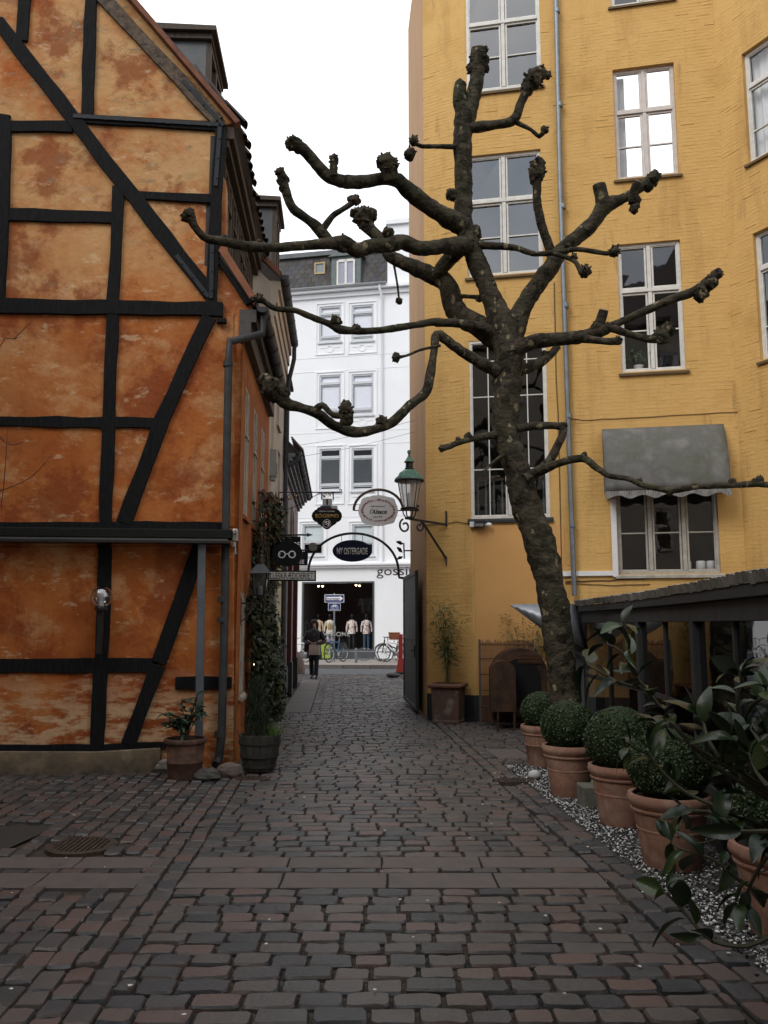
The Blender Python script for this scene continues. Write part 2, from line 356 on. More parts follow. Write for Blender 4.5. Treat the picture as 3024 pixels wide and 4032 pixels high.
for k in range(5):
    q = [(-.5,-.5),(0,-.5),(.5,-.5),(.5,0),(.5,.5),(0,.5),(-.5,.5),(-.5,0)]; q = [(x+RNG.uniform(-.008,.008), y+RNG.uniform(-.015,.015)) for x, y in q]
    v = [(x, y, -0.05) for x, y in q] + [(x, y, -0.004) for x, y in q] + [(x*0.985, y*0.96, 0.001+RNG.uniform(-.001,.001)) for x, y in q] + [(0,0,0.001)]
    SLABP.append((np.array(v), [t for i in range(8) for t in ((i,(i+1) % 8,8+(i+1) % 8,8+i),(8+i,8+(i+1) % 8,16+(i+1) % 8,16+i),(16+i,16+(i+1) % 8,24))]))
def mesh_np(name, V, F, mat, smooth=True):
    me = bpy.data.meshes.new(name); me.from_pydata([tuple(q) for q in V], [], F); me.update()
    if smooth: me.polygons.foreach_set('use_smooth', [True]*len(me.polygons))
    if smooth: me.set_sharp_from_angle(angle=math.radians(24))
    me.materials.append(mat); return me
SU, LU = np.array([.2,.13,1]), np.array([.6,.28,1])      # shared meshes are made near their real size
PROTO_ME = [mesh_np('sett', v*SU, f, SETT) for v, f in PROTO]
SLAB_ME = [mesh_np('slab', v*LU, f, SLAB) for v, f in SLABP]
def slab(x, y, z, rz, parent, lx, ly): piece('slab', SLAB_ME[RNG.integers(5)], (x, y, z), rz, parent, (lx/.6, ly/.28, 1))
def lay(parent, stones, name, protos, meshes, mat, limit=300):
    # stones: (x, y, lx, ly, rz, dz); the nearest ones singly, the rest as one mass
    stones = sorted(stones, key=lambda s: math.hypot(s[0]*0.7, s[1]))
    V = []; F = []; n0 = 0
    for i, (x, y, lx, ly, rz, dz) in enumerate(stones):
        k = RNG.integers(len(protos)); tx, ty = RNG.normal(0, 0.012), RNG.normal(0, 0.009)
        if i < limit: piece(name, meshes[k], (x, y, dz), rz, parent, (lx/.2, ly/.13, 1), (tx, ty)); continue
        v = protos[k][0]*np.array([lx, ly, 1]); c, s = math.cos(rz), math.sin(rz)
        v = np.stack([v[:,0]*c - v[:,1]*s + x, v[:,0]*s + v[:,1]*c + y, v[:,2] + dz + v[:,1]*tx - v[:,0]*ty], 1)
        V.append(v); F += [tuple(a+n0 for a in f) for f in protos[k][1]]; n0 += len(v)
    if V:
        me = mesh_np('further_setts', np.concatenate(V), F, mat); o = bpy.data.objects.new('further_setts', me); C.objects.link(o); o.parent = parent; o['kind'] = 'stuff'
SLABROWS = [(5.38, 5.69), (5.80, 6.06)]
def in_slab(y, m=0.0): return any(a-m < y < b+m for a, b in SLABROWS)
def row_stones(y, x0, x1, out, lmin=0.13, lmax=0.205, ry=0.086, tilt=0.0):
    x = x0 - random.uniform(0, 0.1)
    while x < x1-0.03:
        L = random.uniform(lmin, lmax); L = min(L, x1-x) if x1-x < lmax+0.06 else L
        a = max(x, x0)
        if x+L-a > 0.05: out.append(((a+x+L)/2, y+random.uniform(-.006,.006)+tilt*((a+x+L)/2-x0), x+L-a-0.013, ry*random.uniform(0.93,1.03), random.gauss(0,0.010), random.gauss(0,0.0028)))
        x += L
def col_stones(x, y0, y1, out, slope, lmin=0.15, lmax=0.235, rx=0.116, skip=None):
    y = y0 - random.uniform(0, 0.15)
    while y < y1:
        L = random.uniform(lmin, lmax); yc = y+L/2; xx = x + slope*(yc-4)
        if not (skip and skip(xx, yc, L)): out.append((xx+random.uniform(-.005,.005), yc, rx*random.uniform(0.95,1.04), L-0.013, random.gauss(0,0.025)-slope, random.gauss(0,0.005)))
        y += L
# the lane in the middle, then on through the alley
lane = field('lane_paving', [(XL(2)-.0,2),(XR(2)+.0,2),(XR(14.5)-.0,14.5),(XA(14.7)+.1,14.7),(XA(27.7)+.6,27.7),(XW(27.7)-1.5,27.7),(XW(15)+.02,15),(XL(9),9)])
st = []; ROW = 0.146; ys = [5.745]
ys += [5.30-ROW*k for k in range(23)] + [6.14+ROW*k for k in range(300) if 6.14+ROW*k < 27.55]
for y in ys:
    xl = XL(y) if y < 10 else XW(y)+0.16+(0.5 if y > 15.5 else 0)
    xr = XR(y) if y < 14.3 else XA(y)-0.02
    if y > 23.6: xl -= 0.8
    if y > 19: xr += 0.4
    row_stones(y, xl, xr, st, lmin=0.165 if y < 12 else 0.18, lmax=0.245 if y < 12 else 0.26, ry=0.131 if y != 5.745 else 0.098)
lay(lane, st, 'sett', PROTO, PROTO_ME, SETT)
sl = []
for (a, b), cuts in zip(SLABROWS, ((410,672,876,1085,1300),(437,635,833,1025,1240))):
    ym = (a+b)/2; w = XR(ym)-XL(ym); ws = [0.0]
    for i in range(4): ws.append(ws[-1]+w/4*random.uniform(0.93,1.07))
    ws = [q*w/ws[-1] for q in ws]
    for i in range(4): sl.append((XL(ym)+(ws[i]+ws[i+1])/2, ym, ws[i+1]-ws[i]-0.012, b-a-0.012, 0, 0.001))
for s in sl: slab(s[0], s[1], s[5], s[4], lane, s[2], s[3])
# flagstones along the left houses in the alley
y = 15.6
while y < 24.2:
    L = random.uniform(0.7, 1.15); yc = y+L/2
    slab(XW(yc)+0.40, yc, 0.006, 0.055, lane, 0.5, L-0.015); y += L
# left court: courses run away from the viewer
court = field('court_paving', [(-9,2),(XL(2),2),(XL(9),9),(XL(9.2)-.1,9.4),(-1.68,9.75),(-9,gable_y(-9)+.1)])
st = []
for (a, b, x) in ((2.2, 15.2, 0.0),): col_stones(XL(4)-0.065, 2.2, 10.0, st, SLOPE)
mh = G(323, 3329); patch = (-4.2, -2.62, 6.25, 7.05)
def skip(x, y, L):
    if y+L/2 > gable_y(x)-0.02: return True
    if x < XL(y)-0.2 and 5.38-L/2+.03 < y < 6.06+L/2-.03: return True
    if math.hypot(x-mh.x, (y-mh.y)) < 0.29: return True
    return patch[0] < x < patch[1] and patch[2] < y < patch[3]
i = 0
while i < 44:
    x = XL(4)-0.068-0.130*(i+1); col_stones(x, 2.2, 9.8, st, SLOPE, skip=skip); i += 1
row_stones(5.745, -5.4, XL(5.745)-0.22, st, lmin=.16, lmax=.24, ry=.098)      # the course between the two slab bands
lay(court, st, 'sett', PROTO, PROTO_ME, SETT)
for (a, b) in SLABROWS:
    ym = (a+b)/2; x = XL(ym)-0.24
    while x > -5.2:
        L = random.uniform(0.5, 0.72); slab(x-L/2, ym, 0.001, 0, court, L-0.012, b-a-0.012); x -= L
pt = MB(); pt.poly([(patch[0],patch[2],-0.004),(patch[1]-.1,patch[2]+.02,-0.004),(patch[1],patch[3]-.1,-0.004),(patch[0],patch[3],-0.004)])
tag(ob('asphalt_patch', pt, M('patch_asphalt', (0.03,0.026,0.025), (0.042,0.037,0.035), scale=30, rough=0.85, bump=0.4, bscale=90), fixn=False), kind='structure')
# right edge: two long courses beside the gravel
edge = field('edge_paving', [(XR(2),2),(XR(2)+.29,2),(XR(9.9)+.29,9.9),(5.5,9.9),(5.5,13.6),(3.0,14.1),(1.5,14.4),(0.8,14.8),(XR(14.5),14.5)])
st = []
for k in range(2): col_stones(XR(4)+0.075+0.135*k, 2.2, 9.9 if k else 14.2, st, -0.067, lmin=0.15, lmax=0.24, rx=0.122)
grate = (XR(8.9)+0.02, XR(8.9)+0.36, 8.78, 9.0)
st = [s for s in st if not (grate[0]-.05 < s[0] < grate[1]+.05 and grate[2]-.08 < s[1] < grate[3]+.08)]
y = 10.0
while y < 14.2:
    y1 = min(5.0, 30); row_stones(y, XR(y)+0.15, min(4.6, (14.55-y)/0.19+0.2), st, lmin=0.16, lmax=0.26, ry=.128); y += 0.146
st = [s for s in st if not (1.32 < s[0] < 2.0 and 10.3 < s[1] < 11.2)]
lay(edge, st, 'sett', PROTO, PROTO_ME, SETT)
for (x, yy, lx, ly) in ((1.55,10.75,0.42,0.78),(2.2,10.2,0.9,0.22),(1.9,10.75,0.22,0.8)): slab(x, yy, 0.003, 0.1, edge, lx, ly)
# gravel bed under the flower pots
bed = MB(); bed.poly([(XR(2)+.27,2,-0.008),(3.1,2,-0.008),(3.1,9.95,-0.008),(XR(9.95)+.25,9.95,-0.008)])
tag(ob('gravel_bed', bed, M('bed_soil', (0.035,0.032,0.03), (0.06,0.055,0.052), scale=40, rough=0.95, bump=0.5, bscale=120), fixn=False), kind='structure')
GRAV = M('white_and_grey_gravel', (0.02,0.021,0.024), (0.085,0.083,0.082), (0.72,0.71,0.69), rnd=0.97, lo=0.25, hi=0.92, rough=0.75, scale=20)
V = []; F = []; n0 = 0
for _ in range(15000):
    y = RNG.uniform(2.3, 9.9)
    x = XR(y)+0.29+abs(RNG.normal(0, 0.42)); 
    if RNG.random() < 0.02: x -= RNG.exponential(0.12)+0.02
    if x > 2.6: continue
    r = RNG.uniform(0.005, 0.0125); q = RNG.normal(0, 1, (5, 3)); q /= np.linalg.norm(q, axis=1)[:,None]
    base = np.array([[1,0,0],[-.5,.87,0],[-.5,-.87,0],[0,0,.8],[0,0,-.6]])
    A = np.linalg.qr(RNG.normal(0,1,(3,3)))[0]; v = (base*RNG.uniform(.7,1.3,(5,1)))@A*r*np.array([1.3,1.3,.8])+np.array([x,y,-0.004+r*0.4])
    V.append(v); F += [tuple(a+n0 for a in f) for f in ((0,1,3),(1,2,3),(2,0,3),(1,0,4),(2,1,4),(0,2,4))]; n0 += 5
me = mesh_np('gravel', np.concatenate(V), F, GRAV, smooth=False); o = bpy.data.objects.new('gravel', me); C.objects.link(o)
tag(o, 'loose white and grey gravel around the terracotta pots', 'gravel', kind='stuff')
# street beyond the alley
def SY(X, y): return y - 0.1*(X+1)
ASPH = M('street_asphalt', (0.075,0.078,0.083), (0.095,0.098,0.102), scale=3, rough=0.85, bump=0.3, bscale=80)
b = MB(); b.poly([(-40,SY(-40,27.6),-0.012),(40,SY(40,27.6),-0.012),(40,SY(40,31.0),-0.012),(-40,SY(-40,31.0),-0.012)]); tag(ob('road', b, ASPH, fixn=False), kind='structure')
KERB = M('kerb_granite', (0.13,0.11,0.10), (0.18,0.16,0.15), scale=6, rough=0.8, bump=0.3, rnd=0.3)
b = MB(); b.add([(-40,SY(-40,31.15),0.118),(40,SY(40,31.15),0.118),(40,SY(40,44),0.118),(-40,SY(-40,44),0.118)], [(0,1,2,3)])
walk = tag(ob('far_pavement', b, M('pavement_slab', (0.24,0.21,0.19), (0.30,0.27,0.245), scale=2, rough=0.85, bump=0.2), fixn=False), kind='structure')
km = MB(); km.box(-0.49, 0.49, -0.08, 0.08, -0.08, 0.125); kme = km.mesh('kerb_stone'); kme.materials.append(KERB)
for k in range(-9, 10): piece('kerb_stone', kme, (k*1.0-1, SY(k*1.0-1, 31.08), 0), -0.0997, walk)
for (px, py) in ((560+0,0),):
    pass
# litter: pale petals and bits lying on the setts
PETAL = M('pale_petal', (0.5,0.47,0.42), (0.6,0.57,0.5), rough=0.8)
V = []; F = []; n0 = 0
for _ in range(70):
    y = RNG.uniform(3, 12); x = RNG.uniform(XL(y)-1.5, XR(y)+0.2); r = RNG.uniform(0.006, 0.014); a = RNG.uniform(0, 6.28)
    for k in range(5): V.append((x+r*math.cos(a+k*1.26)*RNG.uniform(.6,1.2), y+r*math.sin(a+k*1.26)*RNG.uniform(.6,1.2), 0.016+RNG.uniform(0,.004)))
    F.append(tuple(range(n0, n0+5))); n0 += 5
me = mesh_np('petals', np.array(V), F, PETAL, smooth=False); o = bpy.data.objects.new('petals', me); C.objects.link(o); tag(o, 'pale bits of litter scattered on the setts', 'litter', kind='stuff')
# round manhole and square drain grates
def grate_round(c, r):
    t = thing('manhole_grate', c, 'round rusty iron drain grate set in the left court paving', 'drain grate')
    b = MB(); b.lathe([(r+.05,-.04),(r+.05,.004),(r,.008),(r,-.03)], c, 32, cap=False); ob('rim', b, GR, t, smooth=True)
    b = MB(); b.lathe([(r,-.05),(0.001,-.05)], c, 24); ob('pit', b, ROOM, t)
    for i in range(11):
        x = -r+2*r*(i+.5)/11; h = math.sqrt(max(0, r*r-x*x)); b = MB(); b.bar(c+Vector((x,-h,-.004)), c+Vector((x,h,-.004)), 0.019, 0.02); ob('bar', b, GR, t)
GR = M('rusty_iron', (0.03,0.022,0.018), (0.065,0.042,0.03), scale=18, rough=0.7, bump=0.3)
grate_round(Vector((mh.x, mh.y, 0.0)), 0.2)
def grate_sq(x0, x1, y0, y1, lab):
    c = Vector(((x0+x1)/2, (y0+y1)/2, 0)); t = thing('drain_grate', c, lab, 'drain grate', 'square drain grates in the lane')
    b = MB(); b.box(x0,x1,y0,y0+.02,-.03,.012).box(x0,x1,y1-.02,y1,-.03,.012).box(x0,x0+.02,y0+.02,y1-.02,-.03,.0115).box(x1-.02,x1,y0+.02,y1-.02,-.03,.0115); ob('rim', b, GR, t)
    b = MB(); b.quad((x0,y0,-.02),(x1,y0,-.02),(x1,y1,-.02),(x0,y1,-.02)); ob('pit', b, ROOM, t, fixn=False)
    n = 9
    for i in range(n):
        x = x0+.02+(x1-x0-.04)*(i+.5)/n; b = MB(); b.box(x-.009,x+.009,y0+.02,y1-.02,-.015,.010); ob('bar', b, GR, t)
grate_sq(*grate, 'square iron drain grate at the corner of the gravel bed')
q = G(1000, 3065); grate_sq(q.x-.17, q.x+.17, q.y-.13, q.y+.06, 'small square iron drain grate in front of the wooden tub')
# ------------------------------------------------------------ half-timbered house on the left
PLASTER = M('orange_limewash', (0.33,0.078,0.014), (0.43,0.122,0.024), (0.52,0.185,0.046), scale=1.4, rough=0.92, bump=0.55, bscale=14, lo=0.33, hi=0.68, nrough=0.72, detail=10, bdist=0.02)
overlay(PLASTER, (0.60,0.32,0.13), 1.15, 0.42, 0.60, 0.9, zlo=3.2, zhi=6.6, seed=1, detail=12)
overlay(PLASTER, (0.56,0.37,0.17), 1.0, 0.36, 0.60, 0.9, zlo=5.4, zhi=7.4, seed=14, detail=12, stretch=(1,1,1.5))
overlay(PLASTER, (0.62,0.36,0.17), 1.5, 0.52, 0.62, 0.55, seed=4, detail=15, stretch=(1,1,1.3))
overlay(PLASTER, (0.24,0.048,0.010), 1.2, 0.50, 0.58, 0.75, seed=8, detail=12)
overlay(PLASTER, (0.68,0.48,0.29), 3.6, 0.58, 0.64, 0.55, seed=21, detail=12, stretch=(1,1,2.2))
overlay(PLASTER, (0.24,0.20,0.13), 3.4, 0.57, 0.66, 0.75, zlo=4.6, zhi=7.2, seed=6, detail=12, stretch=(1,1,2.4))
overlay(PLASTER, (0.64,0.43,0.25), 3.0, 0.45, 0.53, 0.85, zlo=1.15, zhi=0.6, seed=31, detail=12, stretch=(0.7,0.7,2.4))
TIMBER = M('tarred_timber', (0.006,0.0065,0.008), (0.013,0.013,0.014), scale=6, rough=0.85, spec=0.18, bump=0.8, bscale=9, stretch=(6,6,1.2), bdist=0.012)
OLDWOOD = M('weathered_rafter', (0.045,0.034,0.026), (0.16,0.115,0.08), scale=5, rough=0.85, bump=0.8, bscale=16, stretch=(3,3,3))
STRAP = M('iron_strap', (0.012,0.016,0.022), (0.022,0.027,0.034), scale=8, rough=0.6, spec=0.3)
PLINTH = M('plinth_render', (0.30,0.22,0.13), (0.20,0.155,0.105), (0.36,0.27,0.17), scale=3, rough=0.95, bump=0.5, bscale=25)
overlay(PLINTH, (0.05,0.045,0.038), 2.5, 0.35, 0.6, 0.9, zlo=0.3, zhi=-0.02, seed=3)
PTILE = M('red_pantile', (0.22,0.075,0.035), (0.13,0.05,0.032), (0.30,0.12,0.06), scale=5, rough=0.85, bump=0.3, rnd=0.5, lo=0.2, hi=0.8)
DTILE = M('dark_pantile', (0.045,0.036,0.033), (0.08,0.06,0.052), scale=5, rough=0.8, bump=0.3, rnd=0.5)
DWOOD = M('dark_brown_wood', (0.05,0.036,0.028), (0.085,0.062,0.048), scale=8, rough=0.75, bump=0.3, stretch=(3,3,0.5))
GB = Wall((-1.68, 9.6), (1, 0.1))
house = thing('half_timbered_house', (-4, 10.5, 0), 'orange half-timbered house with black beams and weathered gable wall', 'house')
Z1 = zr(0, 0, 1.508); Z2 = zr(0, 1200, 1.508); Z3 = zr(0, 2300, 1.3825)
def src(z, q):
    x, y = z(*q); 
    return (x if q[0] > -45 else -700 + (x if q[0] > -55 else 0), y)
def onG(z, q, o=0.0): 
    x, y = src(z, q); return GB.hp(x, y, o)
bk = MB(); A = [(-8.5,0),(0,0),(0,5.15),(-0.22,5.2),(-0.26,7.0),(-4.2,11.2),(-8.5,7.5)]
bk.prism([GB.P(u, z, -0.35) for u, z in A], GB.n, 0.31); ob('wall_core', bk, PLASTER, house)
panels = [(Z1,[(-60,-500),(130,-500),(130,260),(95,225),(0,110),(-60,60)]),
 (Z1,[(150,-490),(165,-490),(560,-70),(545,0),(520,700),(440,690),(140,270)]),
 (Z1,[(545,20),(600,10),(1290,740),(520,700)]),
 (Z1,[(250,-500),(305,-500),(1400,745),(1320,765)]),
 (Z1,[(-60,80),(0,165),(420,750),(-60,750)]),
 (Z1,[(20,750),(430,750),(700,1090),(700,1290),(20,1280)]),
 (Z1,[(430,705),(1315,750),(1290,1180),(800,1170)]),
 (Z1,[(0,1290),(700,1300),(680,1815),(-10,1805)]),
 (Z1,[(705,1110),(760,1120),(1240,1740),(1245,1835),(675,1815)]),
 (Z1,[(800,1170),(1285,1190),(1258,1755)]),
 (Z2,[(-60,30),(670,40),(640,690),(-60,680)]),
 (Z2,[(670,40),(1240,60),(960,700),(640,690)]),
 (Z2,[(-60,690),(640,700),(622,1325),(-60,1325)]),
 (Z2,[(640,700),(950,700),(740,1320),(622,1325)]),
 (Z2,[(1240,60),(1392,60),(1392,1325),(740,1320)]),
 (Z2,[(-60,1325),(620,1325),(620,1440),(-60,1440)]), (Z2,[(620,1325),(1392,1325),(1392,1440),(620,1440)]),
 (Z2,[(-60,1440),(625,1440),(600,2150),(-60,2150)]),
 (Z2,[(625,1440),(1190,1440),(905,2140),(600,2150)]),
 (Z3,[(-60,450),(545,450),(530,885),(-60,890)]),
 (Z3,[(545,445),(850,440),(700,870),(530,885)]),
 (Z3,[(1090,-165),(1276,-165),(1276,1015),(880,1040),(880,880),(700,870)])]
for z, q in panels:
    b = MB(); b.pillow([onG(z, p, -0.06) for p in q], GB.n, 0.055+random.uniform(-.004,.004), 0.012); ob('infill_panel', b, PLASTER, house)
def timber(z, pts, w, mat=TIMBER, o=0.0, th=0.035, name='timber', parent=None, wav=0.010):
    P = [onG(z, p) for p in pts]; wd = w/1.508/FPX*(9.4) if z is not Z3 else w/1.3825/FPX*9.4
    L = []; R = []
    fine = []
    for i in range(len(P)-1):
        n = max(2, int((P[i+1]-P[i]).length/0.28))
        fine += [P[i].lerp(P[i+1], k/n) for k in range(n)]
    fine.append(P[-1])
    for i, p in enumerate(fine):
        t = (fine[min(i+1, len(fine)-1)]-fine[max(i-1, 0)]).normalized(); s = t.cross(GB.n).normalized()
        L.append(p - s*(wd/2+random.uniform(-wav,wav))); R.append(p + s*(wd/2+random.uniform(-wav,wav)))
    b = MB(); n = len(fine); fr = GB.n*(th+o); bk_ = GB.n*(-0.05)
    vs = [q+fr for q in L]+[q+fr for q in R]+[q+bk_ for q in L]+[q+bk_ for q in R]; fs = []
    for i in range(n-1): fs += [(i,i+1,n+i+1,n+i),(2*n+i,2*n+i+1,i+1,i),(n+i,n+i+1,3*n+i+1,3*n+i)]
    fs += [(0,n,3*n,2*n),(n-1,2*n-1+0,4*n-1,3*n-1)]
    b.add(vs, fs); return ob(name, b, mat, parent or house, bevel=0.006 if name == 'timber' else 0)
T = [(Z1,[(-60,60),(0,150),(430,700),(720,1080),(1250,1750)],92,0.004),(Z1,[(155,-500),(150,0),(130,250)],74,0.0),(Z1,[(560,-60),(545,0),(518,690)],76,0.0),
 (Z1,[(-60,750),(430,757)],76,-.004),(Z1,[(32,720),(20,1200),(-8,1800)],78,0.001),(Z1,[(-60,540),(60,725)],70,-.001),
 (Z1,[(440,708),(1320,757)],60,-.004),(Z1,[(40,1275),(690,1297)],80,-.004),(Z1,[(708,1110),(690,1500),(672,1800)],74,0.0),
 (Z1,[(800,1162),(1275,1187)],62,-.004),(Z1,[(1315,750),(1285,1200),(1252,1840)],72,0.002),(Z1,[(-60,1800),(1325,1842)],92,0.006),
 (Z2,[(672,50),(645,700),(628,1300),(622,1445)],76,0.0),(Z2,[(1245,75),(960,690),(738,1300)],88,0.003),(Z2,[(-60,682),(935,705)],66,-.004),
 (Z2,[(-60,1317),(1325,1317)],58,-.002),(Z2,[(625,1440),(615,1960),(595,2150)],78,0.0),(Z2,[(1190,1430),(942,2125)],86,0.003),
 (Z3,[(-60,452),(835,440)],76,-.004),(Z3,[(550,420),(530,880)],76,0.001),(Z3,[(860,440),(700,870)],78,0.004),(Z3,[(955,540),(1262,535)],66,-.002),
 (Z3,[(-60,893),(530,893),(1060,868)],44,-.001),(Z2,[(1290,100),(1345,103)],34,0.03),(Z1,[(1318,1540),(1490,1800)],62,-.003),(Z2,[(-48,50),(-49,650)],50,0)]
for z, p, wd, o in T: timber(z, p, wd, o=o)
timber(Z1, [(158,-500),(640,20),(1060,470),(1295,725)], 88, OLDWOOD, o=0.008)
# iron straps with bolts
for z, p in ((Z1,[(440,700),(1300,752)]),(Z1,[(1085,488),(1330,757)]),(Z1,[(1308,765),(1282,1115)]),(Z1,[(1050,1525),(1240,1770)]),(Z1,[(1262,1440),(1255,1780)])):
    s = timber(z, p, 26, STRAP, o=0.012, th=0.038, name='iron_strap', wav=0); P0 = onG(z, p[0], 0.05); P1 = onG(z, p[1], 0.05)
    n = max(3, int((P1-P0).length/0.22))
    for k in range(n):
        b = MB(); b.ball(P0.lerp(P1, (k+.5)/n), 0.012, 6, 4); ob('bolt', b, STRAP, s, smooth=True)
# plinth under the sill beam
b = MB(); b.prism([onG(Z3, q, -0.04) for q in ((-60,900),(530,905),(880,885),(880,1045),(400,1050),(-60,1060))], GB.n, 0.10)
ob('plinth', b, PLINTH, house, bevel=0.01)
# alley side: lower storey wall, three upper windows and one low window
AW = Wall((-1.68, 9.6), (SLOPE, 1)); AW.n = Vector((AW.u.y, -AW.u.x, 0))
PLAS2 = M('orange_render_alley', (0.36,0.12,0.03), (0.29,0.088,0.024), (0.42,0.16,0.045), scale=2, rough=0.92, bump=0.4, bscale=18)
overlay(PLAS2, (0.5,0.33,0.18), 3, 0.6, 0.7, 0.6, seed=2)
ops = [(0.42,0.86,2.92,4.52),(1.45,1.95,2.92,4.52),(2.55,3.05,2.92,4.52),(0.38,0.82,0.78,1.98)]
b = MB(); wall_sheet(b, AW, 0.0, 3.85, 0, 5.1, ops, reveal=0.1); ob('side_wall', b, PLAS2, house, fixn=False)
OFFW = M('worn_white_paint', (0.46,0.44,0.38), (0.32,0.29,0.24), scale=8, rough=0.7, bump=0.4)
for i, a in enumerate(ops):
    window(house, AW, *a, 0.05, cols=2, trans=((a[2]+a[3])/2+0.2,) if i < 3 else (), munt=((a[2]+a[3])/2-0.35,) if i < 3 else (a[2]+0.62,), mat=OFFW, fw=0.04, sill=PLAS2 if i < 3 else OFFW, depth=0.6)
# lean-to eave over the lower storey, gutter and downpipe
b = MB(); b.prism([GB.P(-0.30,5.98,0.04), GB.P(0.15,5.36,0.04), GB.P(0.17,5.42,0.04), GB.P(-0.27,6.06,0.04)], AW.u, 3.6); ob('lean_to_roof', b, DTILE, house)
b = MB(); b.prism([GB.P(-0.31,6.04,0.07), GB.P(-0.26,6.13,0.07), GB.P(0.16,5.46,0.07), GB.P(0.12,5.38,0.07)], -GB.n, 0.14); ob('verge_tile', b, PTILE, house)
b = MB(); b.prism([GB.P(-0.34,5.0,-0.02), GB.P(0.02,5.0,-0.02), GB.P(0.10,5.38,-0.02), GB.P(-0.32,6.02,-0.02)], AW.u, 0.05); ob('infill_panel', b, PLASTER, house)
b = MB(); b.wbox(AW, 0.0, 3.7, 4.95, 5.18, -0.05, 0.09); b.wbox(AW, 0, 3.7, 5.182, 5.34, -0.05, 0.15); ob('eave_board', b, M('grey_brown_boards', (0.075,0.066,0.06), (0.10,0.088,0.08), scale=6, rough=0.8, stretch=(3,0.4,3)), house)
def gutter(parent, W, u0, u1, z, o, r, mat, name='gutter'):
    b = MB(); n = 8; pr = [(-math.cos(math.pi*k/n)*r, -math.sin(math.pi*k/n)*r) for k in range(n+1)]; vs = []
    for u in (u0, u1): vs += [W.P(u, z+q[1], o+q[0]) for q in pr] + [W.P(u, z+q[1]*0.9, o+q[0]*0.9) for q in reversed(pr)]
    m = 2*(n+1); fs = [(k, (k+1) % m, m+(k+1) % m, m+k) for k in range(m)]
    fs += [tuple(range(n+1))]      # stop end
    b.add(vs, fs); gt = ob(name, b, mat, parent, smooth=True)
    u = u0+0.3
    while u < u1-0.05:
        k = MB(); k.tube([W.P(u, z-math.sin(math.pi*j/6)*(r+.004), o-math.cos(math.pi*j/6)*(r+.004)) for j in range(7)], 0.008, 5); ob('gutter_bracket', k, mat, gt); u += 0.6
    return gt
DZ = M('dark_zinc', (0.034,0.036,0.040), (0.055,0.057,0.06), scale=7, rough=0.6, metal=0.15, spec=0.3)
gutter(house, AW, -0.05, 3.6, 5.36, 0.225, 0.07, DZ)
pj = [AW.P(0.1,5.08,0.36), AW.P(0.08,4.92,0.35)]; pipe_px = [(1030,1300),(905,1345),(900,1420),(893,1800),(885,2400),(872,2900),(862,2985)]
pts = [AW.P(0.08,5.30,0.225), AW.P(0.06,5.06,0.22)] + [GB.hp(x, y, 0.10) for x, y in pipe_px[1:]] + [GB.hp(850,3012,0.2)]
b = MB(); b.tube(pts, 0.047, 12); dp = ob('downpipe', b, DZ, house, smooth=True)
for yy in (1435, 2130, 2360, 2440, 2890):
    c = GB.hp(898-(yy-1420)/1565*36, yy, 0.10); k = MB(); k.lathe([(.056,-.03),(.058,0),(.056,.03)], c, 12); k.bar(c, c-GB.n*0.13, 0.02, 0.02); ob('pipe_collar', k, DZ, dp, smooth=True)
# main roof, eave with dark tiles sticking out past the edge
UW = Wall(GB.P(-0.31, 0, 0)[:2], (SLOPE, 1)); UW.n = Vector((UW.u.y, -UW.u.x, 0))
b = MB(); E0 = GB.hit(930,500); Et = GB.hit(560,66); sl_ = (Et[1]-E0[1])/(Et[0]-E0[0]); E1 = (E0[0]-4.9, E0[1]-4.9*sl_)
b.prism([GB.P(E0[0],E0[1],0.08), GB.P(E0[0]+.05,E0[1]+.04,0.08), GB.P(E1[0]+.03,E1[1]+.07,0.08), GB.P(E1[0],E1[1],0.08)], AW.u, 3.9); roof = ob('roof', b, DTILE, house)
b = MB(); b.prism([GB.P(E0[0]-.0,E0[1]-.015,0.11), GB.P(E0[0]+.05,E0[1]+.015,0.11), GB.P(E1[0]+.03,E1[1]+.05,0.11), GB.P(E1[0],E1[1]-.0,0.11)], -GB.n, 0.12); ob('verge_tile', b, PTILE, house)
tm = MB(); tm.add([(math.cos(t)*0.11*(1-0.12*s), -0.02-s*0.36, math.sin(t)*0.05+0.04-s*0.02) for s in (0,1) for t in [math.pi*k/6 for k in range(7)]], [(k,k+1,7+k+1,7+k) for k in range(6)])
tme = tm.mesh('eave_tile'); tme.materials.append(DTILE)
slope_dir = (GB.P(E1[0],E1[1])-GB.P(E0[0],E0[1])).normalized()
for r in range(3):
    for k in range(17):
        p = GB.P(E0[0]+0.02,E0[1]+0.05,0.0) + AW.u*(0.05+k*0.225) + slope_dir*(0.02+0.30*(r+1))
        o = piece('roof_tile', tme, p, 0, roof); M3 = Matrix((AW.u, slope_dir, AW.u.cross(slope_dir))).transposed()
        o.rotation_euler = (M3 @ Matrix.Rotation(random.gauss(0,0.05), 3, 'X')).to_euler()
b = MB(); uo = [(0.25,0.85,6.12,7.3),(1.05,1.65,6.12,7.3),(1.85,2.45,6.12,7.3),(2.65,3.25,6.12,7.3)]
wall_sheet(b, UW, 0.02, 3.8, 5.0, 7.6, uo, reveal=0.06); ob('upper_side_wall', b, DWOOD, house, fixn=False)
for a in uo: window(house, UW, *a, 0.03, cols=2, trans=(a[3]-0.4,), mat=DWOOD, fw=0.035, sill=DWOOD, depth=0.5)
b = MB(); ez = E0[1]; b.wbox(UW, 0.0, 3.85, ez-.16, ez-.01, 0.0, 0.14); b.wbox(UW, 0.02, 3.85, ez-.26, ez-.161, 0.0, 0.08); ob('eave_board', b, DWOOD, house)
